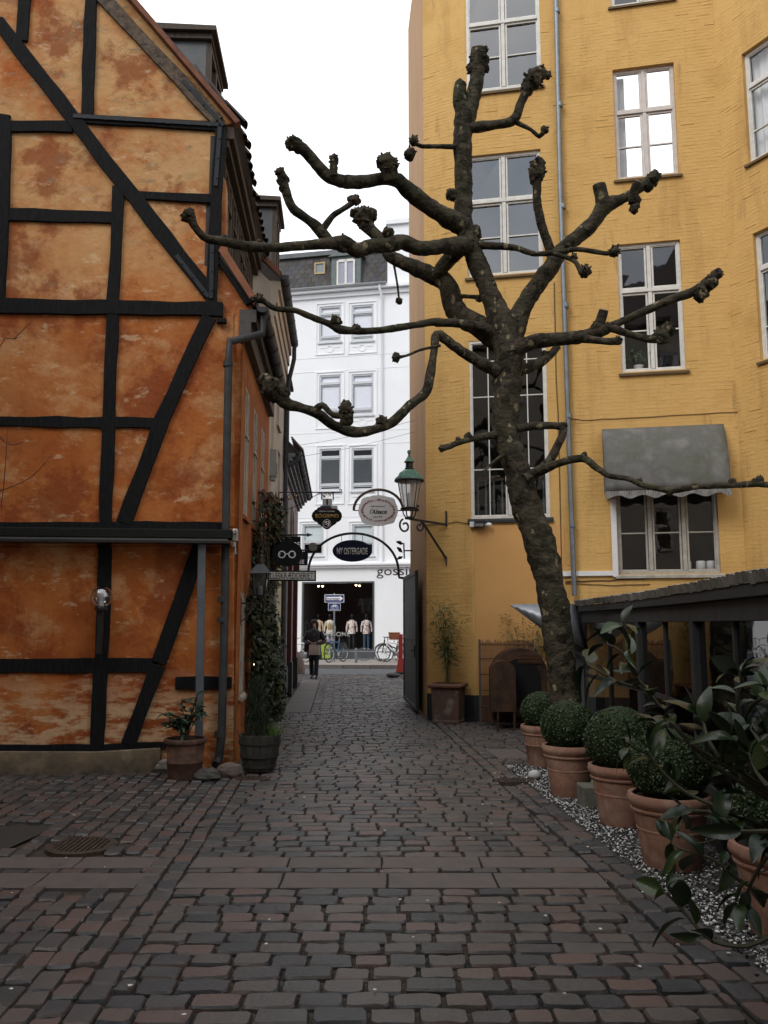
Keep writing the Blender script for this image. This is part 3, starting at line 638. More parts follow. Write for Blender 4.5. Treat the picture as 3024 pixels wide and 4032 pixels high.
# zinc dormer on the roof
def dormer(parent, Y0, Y1, xf, zb, zt, deep, cheek, trim, glw=WHITEP):
    # front faces the alley (+X side); cheek faces the court
    f0 = Vector((xf, Y0, 0)); b = MB()
    b.prism([(xf,Y0,zb),(xf,Y0,zt),(xf-deep,Y0,zt+0.05),(xf-deep,Y0,zb+deep*0.99)], Vector((SLOPE,1,0)), Y1-Y0); d = ob('dormer', b, cheek, parent)
    b = MB(); b.prism([(xf+.16,Y0-.12,zt),(xf+.16,Y0-.12,zt+.07),(xf-deep,Y0-.12,zt+.16),(xf-deep,Y0-.12,zt+.05)], Vector((SLOPE,1,0)), Y1-Y0+.24); 
    b.prism([(xf+.09,Y0-.06,zt-.09),(xf+.09,Y0-.06,zt-.002),(xf-deep,Y0-.06,zt+.045),(xf-deep,Y0-.06,zt-.05)], Vector((SLOPE,1,0)), Y1-Y0+.12); ob('dormer_roof', b, trim, d)
    W = Wall((xf, Y0), (SLOPE, 1)); W.n = Vector((W.u.y, -W.u.x, 0)); L = Y1-Y0
    b = MB()
    for q in ((0,.1,zb,zt-.1),(L-.1,L,zb,zt-.1),(L/2-.04,L/2+.04,zb,zt-.1),(.1,L-.1,zb,zb+.08),(.1,L-.1,zt-.2,zt-.1)): b.wbox(W, *q, 0.0, 0.07)
    fr = ob('dormer_window', b, trim, d)
    for k in (0,1):
        b = MB(); b.quad(W.P(.1+k*(L/2-.06),zb+.08,.03), W.P(L/2-.04+k*(L/2-.06),zb+.08,.03), W.P(L/2-.04+k*(L/2-.06),zt-.2,.03), W.P(.1+k*(L/2-.06),zt-.2,.03)); ob('pane', b, GLASS, fr, fixn=False)
    return d
LEAD = M('lead_sheet', (0.075,0.08,0.085), (0.115,0.12,0.125), scale=2.5, rough=0.55, metal=0.25, bump=0.35, bscale=5)
dq = PY(800, 400, 11.0); dt = PY(820, 140, 11.0); dormer(house, 11.0, 12.1, dq.x+0.02, 7.75, dt.z, 1.5, LEAD, DWOOD)

# ------------------------------------------------------------ cream house next along the alley
CREAM = M('cream_render', (0.52,0.45,0.37), (0.44,0.38,0.31), scale=1.5, rough=0.9, bump=0.15)
CREAM2 = M('pale_yellow_render', (0.62,0.53,0.30), (0.55,0.47,0.27), scale=1.5, rough=0.9, bump=0.15)
ch = thing('cream_house', (-3.5, 15.3, 0), 'cream rendered house with heavy cornice and arched door beside the alley', 'house')
y0, y1 = 13.45, 17.0; L = y1-y0; CW = Wall((XW(y0), y0), (SLOPE, 1)); CW.n = Vector((CW.u.y, -CW.u.x, 0))
arch = (0.55, 1.5); b = MB()
wall_sheet(b, CW, 0, L, 0, 7.3, [(0.55,1.45,0.35,3.55),(2.1,2.75,3.5,4.9),(0.4,1.0,4.6,5.9),(1.6,2.2,5.3,6.4)], reveal=0.15); ob('front_wall', b, CREAM, ch, fixn=False)
b = MB(); b.poly([CW.P(0,0,0), CW.P(0,7.3,0), CW.P(0,7.3,-0.4)+Vector((0,0,0.4)), CW.P(0,11,-4), CW.P(0,0,-6)]); ob('gable_wall', b, CREAM, ch, fixn=False)
b = MB()
for k, (o, z0, z1) in enumerate(((0.04,6.55,6.75),(0.07,6.75,6.97),(0.10,6.97,7.2),(0.14,7.2,7.36))): b.wbox(CW, 0.04, L, z0, z1, -0.05, o)
ob('cornice', b, CREAM, ch); gutter(ch, CW, 0.0, L, 7.45, 0.20, 0.08, DZ)
b = MB(); b.tube([CW.P(L-.1,7.38,.20), CW.P(L-.1,7.1,.20), CW.P(L+.0,6.6,0.08), CW.P(L-.05,6.2,.06), CW.P(L-.05,0.1,.06)], 0.045, 10); ob('downpipe', b, DZ, ch, smooth=True)
b = MB(); b.prism([CW.P(-.05,7.38,.14), CW.P(-.05,7.48,.17), CW.P(-.05,11.1,-3.6), CW.P(-.05,11,-3.7)], CW.u, L); ob('roof', b, DTILE, ch)
b = MB(); b.prism([CW.P(-.02,7.40,.13), CW.P(-.02,7.52,.13), CW.P(-.02,8.6,-.95), CW.P(-.02,8.48,-.95)], -CW.u, 0.06); ob('verge_tile', b, PTILE, ch)
dq = PY(1075, 960, 14.3); dt = PY(1060, 800, 14.3); dormer(ch, 14.3, 15.2, dq.x-.02, 7.6, dt.z, 1.3, LEAD, DWOOD)
for a in ((2.1,2.75,3.5,4.9),(0.4,1.0,4.6,5.9),(1.6,2.2,5.3,6.4)): window(ch, CW, *a, 0.1, cols=2, trans=(a[3]-.5,), mat=OFFW, fw=0.04, sill=CREAM, depth=0.6)
d = MB(); d.wbox(CW, .55, 1.45, .35, 3.55, -0.16, -0.12); door = ob('door', d, M('dark_green_door', (0.012,0.02,0.018), (0.02,0.03,0.027), rough=0.4), ch)
m = MB(); m.wbox(CW, .62, .97, .9, 2.1, -0.118, -0.10); m.wbox(CW, 1.03, 1.38, .9, 2.1, -0.118, -0.10); ob('door_panel', m, MATS['dark_green_door'], door)
STONE = M('grey_stone_trim', (0.42,0.40,0.37), (0.34,0.32,0.30), scale=4, rough=0.85, bump=0.2)
def archtrim(parent, W, uc, half, zs, z0, mat, t=0.12, out=0.06):
    b = MB(); n = 12; ring = [(uc+math.cos(math.pi*k/n)*half, zs+math.sin(math.pi*k/n)*half*1.15) for k in range(n+1)]
    ring = [(uc+half, z0)] + ring + [(uc-half, z0)]; rin = [(uc+(u-uc)*(1-t/half*0.9), z if z == z0 else zs+(z-zs)*(1-t/half*0.9)) for u, z in ring]
    m = len(ring); vs = [W.P(u, z, out) for u, z in ring]+[W.P(u, z, out) for u, z in rin]+[W.P(u, z, -.02) for u, z in ring]+[W.P(u, z, -.1) for u, z in rin]
    fs = []
    for k in range(m-1): fs += [(k,k+1,m+k+1,m+k),(2*m+k,2*m+k+1,k+1,k),(m+k,m+k+1,3*m+k+1,3*m+k)]
    b.add(vs, fs); return ob('arch_surround', b, mat, parent)
archtrim(ch, CW, 1.0, 0.58, 3.35, 0.3, STONE)
b = MB(); b.wbox(CW, 0.25, 0.45, 4.05, 4.5, 0.0, 0.11); b.wbox(CW, .27, .43, 3.98, 4.048, .02, .09); vb = ob('vent_box', b, M('grey_plastic', (0.28,0.28,0.27), (0.33,0.33,0.32), rough=0.6), ch)
for k in range(4):
    m = MB(); m.wbox(CW, .255, .445, 4.1+k*.05, 4.115+k*.05, 0.11, 0.118); ob('vent_slat', m, IRON, vb)
b = MB(); b.wbox(CW, 0.0, L, 0, 0.75, 0.0, 0.03); ob('plinth', b, M('dark_plinth', (0.028,0.028,0.03), (0.04,0.04,0.042), rough=0.8), ch)
for (a_, b_) in (((1169,1763),(1590,1655)),((1169,1808),(1590,1700))):
    m = MB(); P0_, P1_ = PY(*a_,16.8), PY(*b_,16.8); P0_.x = XW(16.8); P1_.x = 0.64; Q, S = catmull([P0_, P0_.lerp(P1_,.5)-Vector((0,0,.06)), P1_], [.004]*3, .2); m.tube(Q, S, 4); tag(ob('overhead_wire', m, IRON, origin=P0_), 'thin dark wire strung across the alley above the signs', 'wire', 'wires across the alley')
b = MB(); b.wbox(CW, 1.7, L-.02, 0.75, 3.0, 0.0, 0.012); ob('shop_front_field', b, CREAM2, ch)

# ------------------------------------------------------------ dark red house at the end of the alley
RED = M('oxblood_paint', (0.075,0.02,0.018), (0.10,0.028,0.024), scale=3, rough=0.6, bump=0.1)
rh = thing('dark_red_house', (-4.0, 20, 0), 'dark red painted house with grey soffit and tiled eave at the alley end', 'house')
y0, y1 = 17.0, 23.6; L = y1-y0; RW = Wall((XW(y0), y0), (SLOPE, 1)); RW.n = Vector((RW.u.y, -RW.u.x, 0))
b = MB(); wall_sheet(b, RW, 0, L, 0, 5.0, [(0.7,1.7,0.4,2.7),(3.0,4.2,0.4,2.7)], reveal=0.25); b.quad(RW.P(L,0,0),RW.P(L,0,-9),RW.P(L,5.1,-9),RW.P(L,5.1,0)); b.poly([RW.P(L,5.1,.3),RW.P(L,8.9,-3.4),RW.P(L,9.5,-9),RW.P(L,5.1,-9)]); ob('front_wall', b, RED, rh, fixn=False)
b = MB(); b.quad(RW.P(0,4.9,0.0), RW.P(0,8.5,-3.5), RW.P(0,4.9,-5), RW.P(0,4.0,-2)); ob('gable_wall', b, CREAM, rh, fixn=False)
for u in (0.35, 2.35, 4.9):
    b = MB(); b.wbox(RW, u-.16, u+.16, 0.75, 3.0, 0.0, 0.10); b.wbox(RW, u-.2, u+.2, 3.002, 3.12, 0, .14); pl = ob('pilaster', b, RED, rh)
    b = MB(); b.wbox(RW, u-.19, u+.19, 0, 0.748, 0.0, 0.13); ob('pilaster_base', b, MATS['dark_plinth'], pl)
for (a, c) in ((0.7,1.7),(3.0,4.2)): window(rh, RW, a, c, 0.4, 2.7, 0.2, cols=1, mat=RED, fw=0.06, depth=0.8)
for u in (0.95, 3.4):
    archtrim(rh, RW, u, 0.42, 4.0, 3.2, STONE, t=0.10, out=0.05); b = MB(); b.wbox(RW, u-.32, u+.32, 3.2, 4.3, 0.0, 0.012); b2 = ob('niche_window', b, M('dark_glass_field', (0.05,0.055,0.06), rough=0.15), rh)
SOFF = M('grey_soffit_board', (0.16,0.16,0.165), (0.21,0.21,0.215), scale=4, rough=0.8)
b = MB()
for k in range(4): b.wbox(RW, -0.03, L, 4.78+k*0.085, 4.86+k*.085, 0.0, 0.06+k*0.065)
ob('soffit', b, SOFF, rh)
b = MB(); b.prism([RW.P(-.05,5.10,.27), RW.P(-.05,5.18,.29), RW.P(-.05,8.9,-3.4), RW.P(-.05,8.8,-3.4)], RW.u, L+.1); rr = ob('roof', b, DTILE, rh)
gutter(rh, RW, -.05, L, 5.16, 0.31, 0.07, DZ)
b = MB(); b.tube([RW.P(0.02,5.1,.31), RW.P(0.0,4.95,.28), RW.P(-.02,4.85,.1)], 0.045, 10); ob('downpipe', b, DZ, rh, smooth=True)
sd2 = (RW.P(0,8.9,-3.4)-RW.P(0,5.18,.29)).normalized()
for k in range(30):
    o = piece('roof_tile', tme, RW.P(k*.225,5.2,.32)+sd2*0.3, 0, rr); o.rotation_euler = (Matrix((RW.u, sd2, RW.u.cross(sd2))).transposed()).to_euler()
dq = PY(1118, 1560, 18.2); dt = PY(1120, 1490, 18.2); dormer(rh, 18.2, 19.2, dq.x, 5.5, dt.z, 1.2, LEAD, DWOOD)
b = MB(); p = G(1180, 2652); b.lathe([(.30,0),(.29,.2),(.22,.5),(.12,.68),(.02,.72)], p+Vector((-.12,0,0)), 10); o = ob('corner_stone', b, M('brown_granite', (0.11,0.075,0.06), (0.15,0.10,0.08), rough=0.85, bump=0.3), smooth=True, origin=p)
tag(o, 'squat brown granite guard stone at the corner of the red house', 'guard stone')
# ------------------------------------------------------------ yellow brick building on the right
YEL = M('ochre_paint', (0.59,0.350,0.110), (0.635,0.392,0.135), (0.53,0.308,0.094), scale=1.1, rough=0.85, bump=0.4, bscale=26, lo=0.3, hi=0.72, bdist=0.012)
overlay(YEL, (0.42,0.235,0.075), 1.0, 0.52, 0.75, 0.75, stretch=(2.2,2.2,0.35), seed=4); overlay(YEL, (0.27,0.155,0.06), 1.7, 0.59, 0.74, 0.65, stretch=(2.5,2.5,0.5), seed=11)
YELS = M('ochre_smooth_render', (0.64,0.35,0.125), (0.59,0.315,0.11), scale=1.5, rough=0.85, bump=0.12, bscale=40)
SIDEP = M('brown_pink_render', (0.44,0.265,0.135), (0.38,0.225,0.115), scale=1.5, rough=0.9, bump=0.15, stretch=(1,1,.4))
PL0 = [(0.75,14.70),(1.50,14.30),(3.06,14.00),(5.82,13.44),(9.2,7.2)]
yb = thing('yellow_building', (3.5, 16, 0), 'tall ochre yellow painted brick building with white casement windows', 'building')
FW = [Wall(PL0[i], (PL0[i+1][0]-PL0[i][0], PL0[i+1][1]-PL0[i][1])) for i in range(4)]
FL = [(Vector(PL0[i+1])-Vector(PL0[i])).length for i in range(4)]
A0, A, B, CF = FW
ZT = 15.5
def rect(W, xl, xr, yt, yb_):
    u0 = (W.hit(xl, yt)[0]+W.hit(xl, yb_)[0])/2; u1 = (W.hit(xr, yt)[0]+W.hit(xr, yb_)[0])/2; xm = (xl+xr)/2
    return (u0, u1, W.hit(xm, yb_)[1], W.hit(xm, yt)[1])
wA = [rect(A,1834,2124,-290,352), rect(A,1838,2134,600,1080), rect(A,1848,2158,1334,2040)]
wB = [rect(B,2419,2664,258,694), rect(B,2438,2690,952,1460), rect(B,2428,2830,1905,2258), rect(B,2395,2640,-460,10)]
u = CF.hit(2931,400)[0]; wC = [(u,u+1.15,CF.hit(2931,651)[1],CF.hit(2931,206)[1])]; u2 = CF.hit(2975,1100)[0]; wC.append((u,u+1.15,CF.hit(2975,1425)[1],CF.hit(2975,915)[1])); wC.append((u+2.6,u+3.75,wC[0][2],wC[0][3])); wC.append((u+2.6,u+3.75,wC[1][2],wC[1][3]))
OP = [[], wA, wB, wC]
panel = (0.05, FL[1]-0.02, 0.55, wA[2][2]-0.12)      # smooth rendered field under the tall window
for i, W in enumerate(FW):
    b = MB(); wall_sheet(b, W, -.006, FL[i]+.006, 0, ZT, OP[i], o=-0.0006, reveal=0.16); ob('wall', b, YEL, yb, fixn=False)
# alley side
SW = Wall((0.75-0.055*-0 + SLOPE*7, 14.70+7), (-SLOPE, -1))
b = MB(); b.quad(Vector((0.75,14.70,0)), Vector((0.75,14.70,ZT)), Vector((0.75+SLOPE*3.3,18.0,ZT)), Vector((0.75+SLOPE*3.3,18.0,0))); b.quad((0.75+SLOPE*3.3,18,0),(0.75+SLOPE*3.3,18,8.0),(9,19.5,8.0),(9,19.5,0)); ob('side_wall', b, SIDEP, yb, fixn=False)
b = MB(); b.poly([(*q, ZT) for q in PL0]+[(12,9,ZT),(12,19.5,ZT),(0.57,18,ZT)]); ob('roof', b, DTILE, yb, fixn=False)
# painted bricks with shallow joints, each a small slab in front of the wall
BR = []
def bricks(W, u0, u1, z0, z1, opens, skip=None):
    z = z0; r = 0
    while z < z1:
        uu = u0 - (0.12 if r % 2 else 0.0); k = r % 2
        while uu < u1:
            L = 0.228 if (int((uu-u0)/0.24)+r) % 5 else 0.228
            a, c = max(uu, u0+0.001), min(uu+L, u1-0.001); segs = [(a, c)]
            for q in opens:
                if z+0.054 > q[2]-0.005 and z < q[3]+0.005:
                    ns = []
                    for s in segs:
                        if s[1] <= q[0] or s[0] >= q[1]: ns.append(s)
                        else:
                            if s[0] < q[0]: ns.append((s[0], q[0]))
                            if s[1] > q[1]: ns.append((q[1], s[1]))
                    segs = ns
            for s in segs:
                if s[1]-s[0] > 0.03 and not (skip and skip(s, z)): BR.append((W, s[0], s[1], z, z+0.054*random.uniform(.97,1.06)))
            uu += 0.24
        z += 0.0655; r += 1
sk = lambda s, z: panel[0]-.02 < (s[0]+s[1])/2 < panel[1]+.02 and panel[2] < z < panel[3]
bricks(A0, 0, FL[0], 0.5, 12.6, []); bricks(A, 0, FL[1], 0.5, 12.6, wA, sk); bricks(B, 0, FL[2], 1.2, 12.6, wB); bricks(CF, 0, 3.2, 2.0, 12.2, wC)
def brickverts(q):
    W, a, c, z0, z1 = q; d = RNG.uniform(0.0, 0.0018) if RNG.random() > 0.05 else RNG.uniform(0.003,0.006); j = RNG.normal(0, 0.0022, 8); e = 0.004
    o = [(a+e,z0+e),(c-e,z0+e),(c-e,z1-e),(a+e,z1-e)]; p = [(a,z0),(c,z0),(c,z1),(a,z1)]
    return [W.P(x, y+j[i], -0.006) for i, (x, y) in enumerate(p)] + [W.P(x, y+j[i], d+j[i+4]*0.4) for i, (x, y) in enumerate(o)]
BF = [(4,5,6,7),(0,1,5,4),(1,2,6,5),(2,3,7,6),(3,0,4,7)]
near = sorted(range(len(BR)), key=lambda i: (0 if BR[i][0] in (A0, A) and 1.0 < BR[i][3] < 4.5 else 1, abs(BR[i][3]-2.6)))[:290]; ns = set(near)
V = []; F = []
off = Vector(yb.location)
for i, q in enumerate(BR):
    v = brickverts(q)
    if i in ns: bb = MB(); bb.add(v, BF); ob('brick', bb, YEL, yb, fixn=False)
    else:
        n0 = len(V); V += [tuple(x-off) for x in v]; F += [tuple(k+n0 for k in f) for f in BF]
me = bpy.data.meshes.new('further_bricks'); me.from_pydata(V, [], F); me.update(); me.materials.append(YEL); o = bpy.data.objects.new('further_bricks', me); C.objects.link(o); o.parent = yb; o['kind'] = 'stuff'
b = MB(); b.wbox(A, panel[0], panel[1], panel[2], panel[3], -0.01, 0.008); ob('rendered_field', b, YELS, yb, bevel=0.004)
DPL = M('black_plinth', (0.02,0.022,0.025), (0.03,0.032,0.035), scale=6, rough=0.7, bump=0.2)
for i in range(3):
    b = MB(); b.wbox(FW[i], 0.0, FL[i], -0.02, 0.42, 0.0, 0.02+0.004*i); ob('plinth', b, DPL, yb)
DSILL = M('brown_sill', (0.10,0.065,0.03), (0.15,0.095,0.04), scale=6, rough=0.7)
PINKW = M('pinkish_white_paint', (0.66,0.60,0.56), (0.56,0.50,0.46), scale=9, rough=0.55, bump=0.2)
def zat(W, px, py): return W.hit(px, py)[1]
window(yb, A, *wA[0], 0.05, 2, trans=(zat(A,1980,86),), munt=(zat(A,1980,218),), fw=0.055, sill=DSILL, depth=2.5, gl=GLASSU)
window(yb, A, *wA[1], 0.10, 2, trans=(zat(A,1985,783),), munt=(zat(A,1985,925),), fw=0.055, sill=DSILL, depth=2.5, gl=GLASSU)
window(yb, A, *wA[2], 0.06, 2, trans=(), vmunt=1, munt=(zat(A,2000,1416),zat(A,2000,1557),zat(A,2000,1845)), fw=0.05, sill=DPL, depth=1.6, bars=0.018, gl=GLASSD)
wf = window(yb, B, *wB[0], 0.12, 2, trans=(zat(B,2540,427),), munt=(zat(B,2540,562),), fw=0.055, mat=PINKW, sill=DSILL, curtain=(0.02,0.2,0.99), depth=1.5, openback=True)
window(yb, B, *wB[1], 0.10, 2, trans=(zat(B,2560,1137),), munt=(zat(B,2560,1295),), fw=0.055, sill=DSILL, depth=2.5)
window(yb, B, *wB[2], 0.08, 3, trans=(), munt=(zat(B,2630,2096),), fw=0.055, sill=OFFW, depth=1.6, mat=M('grimy_white_paint', (0.46,0.43,0.38), (0.34,0.31,0.27), scale=8, rough=0.7, bump=0.3))
window(yb, B, *wB[3], 0.10, 2, trans=(wB[3][3]-.7,), fw=0.055, sill=DSILL, depth=1.5)
for a in wC: window(yb, CF, *a, 0.12, 2, trans=(a[3]-0.62,), munt=(a[2]+0.55,), fw=0.055, sill=DSILL, depth=1.5, curtain=(0.0,1.0,0.98) if a is wC[0] else None)
# balusters seen through the tall window
BAL = M('pale_green_paint', (0.42,0.45,0.42), (0.36,0.39,0.36), rough=0.6); tw = wA[2]
b = MB(); b.wbox(A, tw[0], tw[1], tw[2]+0.72, tw[2]+0.78, -0.42, -0.34); ob('handrail', b, M('brown_handrail', (0.10,0.045,0.028), rough=0.5), yb)
n = 9
for k in range(n):
    u = tw[0]+0.1+(tw[1]-tw[0]-0.2)*k/(n-1); h = 0.72
    b = MB(); b.lathe([(.016,0),(.016,.05),(.024,.07),(.012,.1),(.022,.3*h),(.03,.42*h),(.014,.46*h),(.026,.5*h),(.014,.54*h),(.02,.72*h),(.012,.86*h),(.02,.9*h),(.014,h)], A.P(u, tw[2], -.38), 8); ob('baluster', b, BAL, yb, smooth=True)
# downpipe, cable, white conduit
P = [(2185,-200),(2205,700),(2225,1300),(2245,1900),(2262,2345)]; b = MB(); b.tube([B.hp(x, y, 0.09) for x, y in P], 0.043, 12); dp = ob('downpipe', b, ZINC, yb, smooth=True)
for yy in (45, 415, 815, 1205, 1640, 2070):
    x = 2190+(yy+100)/2445*72; c = B.hp(x, yy, 0.09); k = MB(); k.lathe([(.048,-.04),(.052,-.035),(.052,0),(.047,.0),(.047,.05)], c, 12); k.bar(c, c-B.n*.1, .02, .02); ob('pipe_collar', k, ZINC, dp, smooth=True)
CAB = M('dull_cable', (0.14,0.085,0.035), (0.10,0.06,0.03), rough=0.8)
def cable(name, W, pts, r=0.006, o=0.012, mat=CAB):
    q = []
    for i in range(len(pts)-1):
        for k in range(5): t = k/5; q.append(W.hp(pts[i][0]*(1-t)+pts[i+1][0]*t, pts[i][1]*(1-t)+pts[i+1][1]*t+random.uniform(-1.5,1.5), o))
    q.append(W.hp(*pts[-1], o)); b = MB(); b.tube(q, r, 5); ob(name, b, mat, yb)
cable('cable', B, [(2250,1648),(2290,1655),(2500,1645),(2905,1622)]); cable('cable', A, [(2182,1110),(2190,1500),(2198,1640),(2212,2260)], 0.008); cable('cable', A0, [(1662,2068),(1740,2062),(1800,2055),(1845,2062)]); cable('cable', A, [(1850,2062),(1870,2058)])
b = MB(); b.tube([Vector((0.75,14.72,3.05)), A0.hp(1672,2060,.015)], 0.006, 5); ob('cable', b, CAB, yb)
WC = M('white_trunking', (0.78,0.78,0.78), (0.72,0.72,0.73), rough=0.4)
p = [(2412,1965),(2432,2275)]; u0, z0 = B.hit(2402,1965); u1, z1 = B.hit(2422,2272); b = MB()
b.wbox(B, u0-.0, u0+.09, z1, z0, 0.0, 0.05); b.wbox(B, 0.0, u0-0.0, z1+.02, z1+.10, 0.0, 0.045); ob('conduit', b, WC, yb, bevel=0.004)
b = MB(); ua, za = A.hit(2140,2262); b.wbox(A, ua, FL[1], z1+.02, z1+.10, 0.012, 0.05); ob('conduit', b, WC, yb)
cable('cable', B, [(2225,2290),(2400,2285),(2600,2275),(2830,2262)], 0.01); cable('cable', B, [(2225,2297),(2400,2305),(2560,2300)], 0.006)
# grey awning over the low window
aw = thing('window_awning', B.hp(2620,1900), 'stained grey fabric awning with scalloped edge over the low window', 'awning')
FAB = M('stained_awning_fabric', (0.155,0.15,0.145), (0.115,0.115,0.105), (0.18,0.175,0.17), scale=2.5, rough=0.85, bump=0.1, bscale=120)
overlay(FAB, (0.085,0.095,0.055), 1.3, 0.5, 0.68, 0.6, seed=1)
tl, tr = B.hp(2370,1690,0.05), B.hp(2848,1662,0.05); bl, brr = B.hp(2385,1935,0.42), B.hp(2880,1912,0.42); brr.z = bl.z; tr.z = tl.z
n = 10; vs = []; 
for i in range(n+1):
    for j in range(17):
        p0 = tl.lerp(tr, j/16); p1 = bl.lerp(brr, j/16); p = p0.lerp(p1, i/n) + Vector((0,0,1))*(0.05*math.sin(math.pi*i/n)) + B.n*(0.10*math.sin(math.pi*i/n)); vs.append(p)
fs = [(i*17+j, i*17+j+1, (i+1)*17+j+1, (i+1)*17+j) for i in range(n) for j in range(16)]
b = MB(); b.add(vs, fs); cv = ob('canopy', b, FAB, aw, smooth=True); md = cv.modifiers.new('th', 'SOLIDIFY'); md.thickness = 0.006
for side, (p0, p1) in ((0,(tl,bl)),(1,(tr,brr))):
    q = [p0.lerp(p1, i/n)+Vector((0,0,0.05*math.sin(math.pi*i/n)))+B.n*(0.10*math.sin(math.pi*i/n)) for i in range(n+1)]
    foot = Vector((p0.x, p0.y, p1.z)); b = MB(); b.poly(q+[foot]); ob('side_cheek', b, FAB, aw, fixn=False)
vs = []; m = 64
for j in range(m+1):
    p = bl.lerp(brr, j/m); h = 0.10+0.028*math.cos(2*math.pi*j/m*5.0); w_ = B.n*(0.012*math.sin(j*0.9)); vs += [p+Vector((0,0,-.001)), p-Vector((0,0,h))+w_]
b = MB(); b.add(vs, [(2*j,2*j+2,2*j+3,2*j+1) for j in range(m)]); va = ob('valance', b, M('stained_valance', (0.28,0.27,0.26), (0.12,0.115,0.11), scale=9, stretch=(6,6,1), rough=0.85), aw, fixn=False); md = va.modifiers.new('th', 'SOLIDIFY'); md.thickness = 0.005
for f in (0.03, 0.97):
    b = MB(); b.tube([B.hp(2620,1920,0.0).lerp(bl.lerp(brr,f),0)*0+bl.lerp(brr,f)-B.n*0.40, bl.lerp(brr,f)-B.n*0.01], 0.012, 6); ob('arm', b, ZINC, aw)
# floodlight with sensor under the tall window
c = A.hp(1888,2062,0.10); fl = thing('floodlight', c, 'small black floodlight with white sensor under the tall window', 'floodlight')
b = MB(); b.wbox(A, (c-A.p).dot(A.u)-.085, (c-A.p).dot(A.u)+.085, c.z-.06, c.z+.06, 0.03, 0.14); ob('housing', b, IRON, fl, bevel=0.008)
uc = (c-A.p).dot(A.u); b = MB(); b.wbox(A, uc-.07, uc+.07, c.z-.05, c.z+.0, 0.142, 0.146); ob('lens', b, M('lamp_glass_grey', (0.2,0.2,0.2), rough=0.1), fl)
b = MB(); b.ball(A.P(uc+.16, c.z-.02, .09), .045, 10, 8, sc=(1.2,.8,.8)); b.tube([A.P(uc+.08,c.z-.02,.09),A.P(uc+.16,c.z-.02,.09)], .012, 6); ob('sensor', b, WC, fl, smooth=True)
b = MB(); b.wbox(A, uc-.17, uc-.09, c.z-.05, c.z+.04, .02, .08); ob('junction_box', b, WC, fl, bevel=0.004); b = MB(); b.wbox(A, uc-.02, uc+.02, c.z-.02, c.z+.03, -.005, .04); ob('bracket', b, IRON, fl)
# flower pots on the inside sill of the low window
for px, r in ((2708,.06),(2760,.075),(2800,.07)):
    u, z = B.hit(px, 2240, -.2); p = B.P(u, wB[2][2]+.04, -.2); b = MB(); b.lathe([(r*.75,0),(r,.02),(r,.16),(r*.9,.17),(r*.85,.12),(.001,.12)], p, 14); o = ob('window_pot', b, M('white_glaze', (0.7,0.7,0.7), rough=0.3), smooth=True, origin=p); tag(o, 'white flower pot behind the glass of the low window', 'pot', 'white pots on the sill of the low window')
u, z = B.hit(2515, 1452, -.2); p = B.P(u, wB[1][2]+.055, -.18); t = thing('window_plant', p, 'small leafy pot plant behind the dark upper window', 'pot plant'); b = MB(); b.lathe([(.06,0),(.085,.1),(.075,.1),(.001,.09)], p, 14); ob('pot', b, MATS['white_glaze'], t, smooth=True)
b = MB()
for k in range(34):
    d = Vector((random.uniform(-1,1),random.uniform(-.5,.5),random.uniform(.1,1.4))).normalized()*random.uniform(.12,.3); q = p+Vector((0,0,.1))+d; s = Vector((random.uniform(-1,1),random.uniform(-1,1),random.uniform(-1,1))).normalized()*.05; s2 = s.cross(Vector((0,1,.3))).normalized()*.025; b.quad(q-s, q+s2, q+s, q-s2)
ob('leaves', b, M('houseplant_leaf', (0.03,0.07,0.03), (0.05,0.10,0.04), rough=0.5), t, fixn=False)
# gate leaf standing open against the alley wall
GATE = M('grey_green_gate', (0.045,0.052,0.054), (0.06,0.068,0.07), scale=5, rough=0.55, bump=0.1)
g0, g1 = Vector((0.60,15.35,0)), Vector((0.43,17.7,0)); GW = Wall(g0[:2], (g1-g0)[:2]); GW.n = -Vector((GW.u.y, -GW.u.x, 0)); GL = (g1-g0).length
gt = thing('gate_leaf', g0, 'tall dark grey-green metal gate leaf standing open in the alley', 'gate')
b = MB(); b.wbox(GW, 0, GL, 0.06, 2.58, -.012, .012); ob('sheet', b, GATE, gt)
b = MB()
for q in ((0,.07,.06,2.58),(GL-.07,GL,.06,2.58),(.07,GL-.07,.06,.13),(.07,GL-.07,2.51,2.58),(.07,GL-.07,1.3,1.36)): b.wbox(GW, *q, -.03, .03)
ob('frame', b, GATE, gt, bevel=0.004)
for z in (.4, 2.2):
    b = MB(); b.tube([GW.P(GL+.02,z-.08,0),GW.P(GL+.02,z+.08,0)], .022, 8); ob('hinge', b, IRON, gt)
b = MB(); b.wbox(GW, .08, .2, 1.0, 1.22, .03, .05); b.bar(GW.P(.14,1.12,.05), GW.P(.14,1.12,.1), .02, .02); b.bar(GW.P(.14,1.12,.09), GW.P(.26,1.12,.09), .018, .018); ob('lock', b, IRON, gt)
b = MB(); b.tube([GW.P(.02,0.0,0),GW.P(.02,.07,0)], .02, 8); ob('foot_bolt', b, IRON, gt)

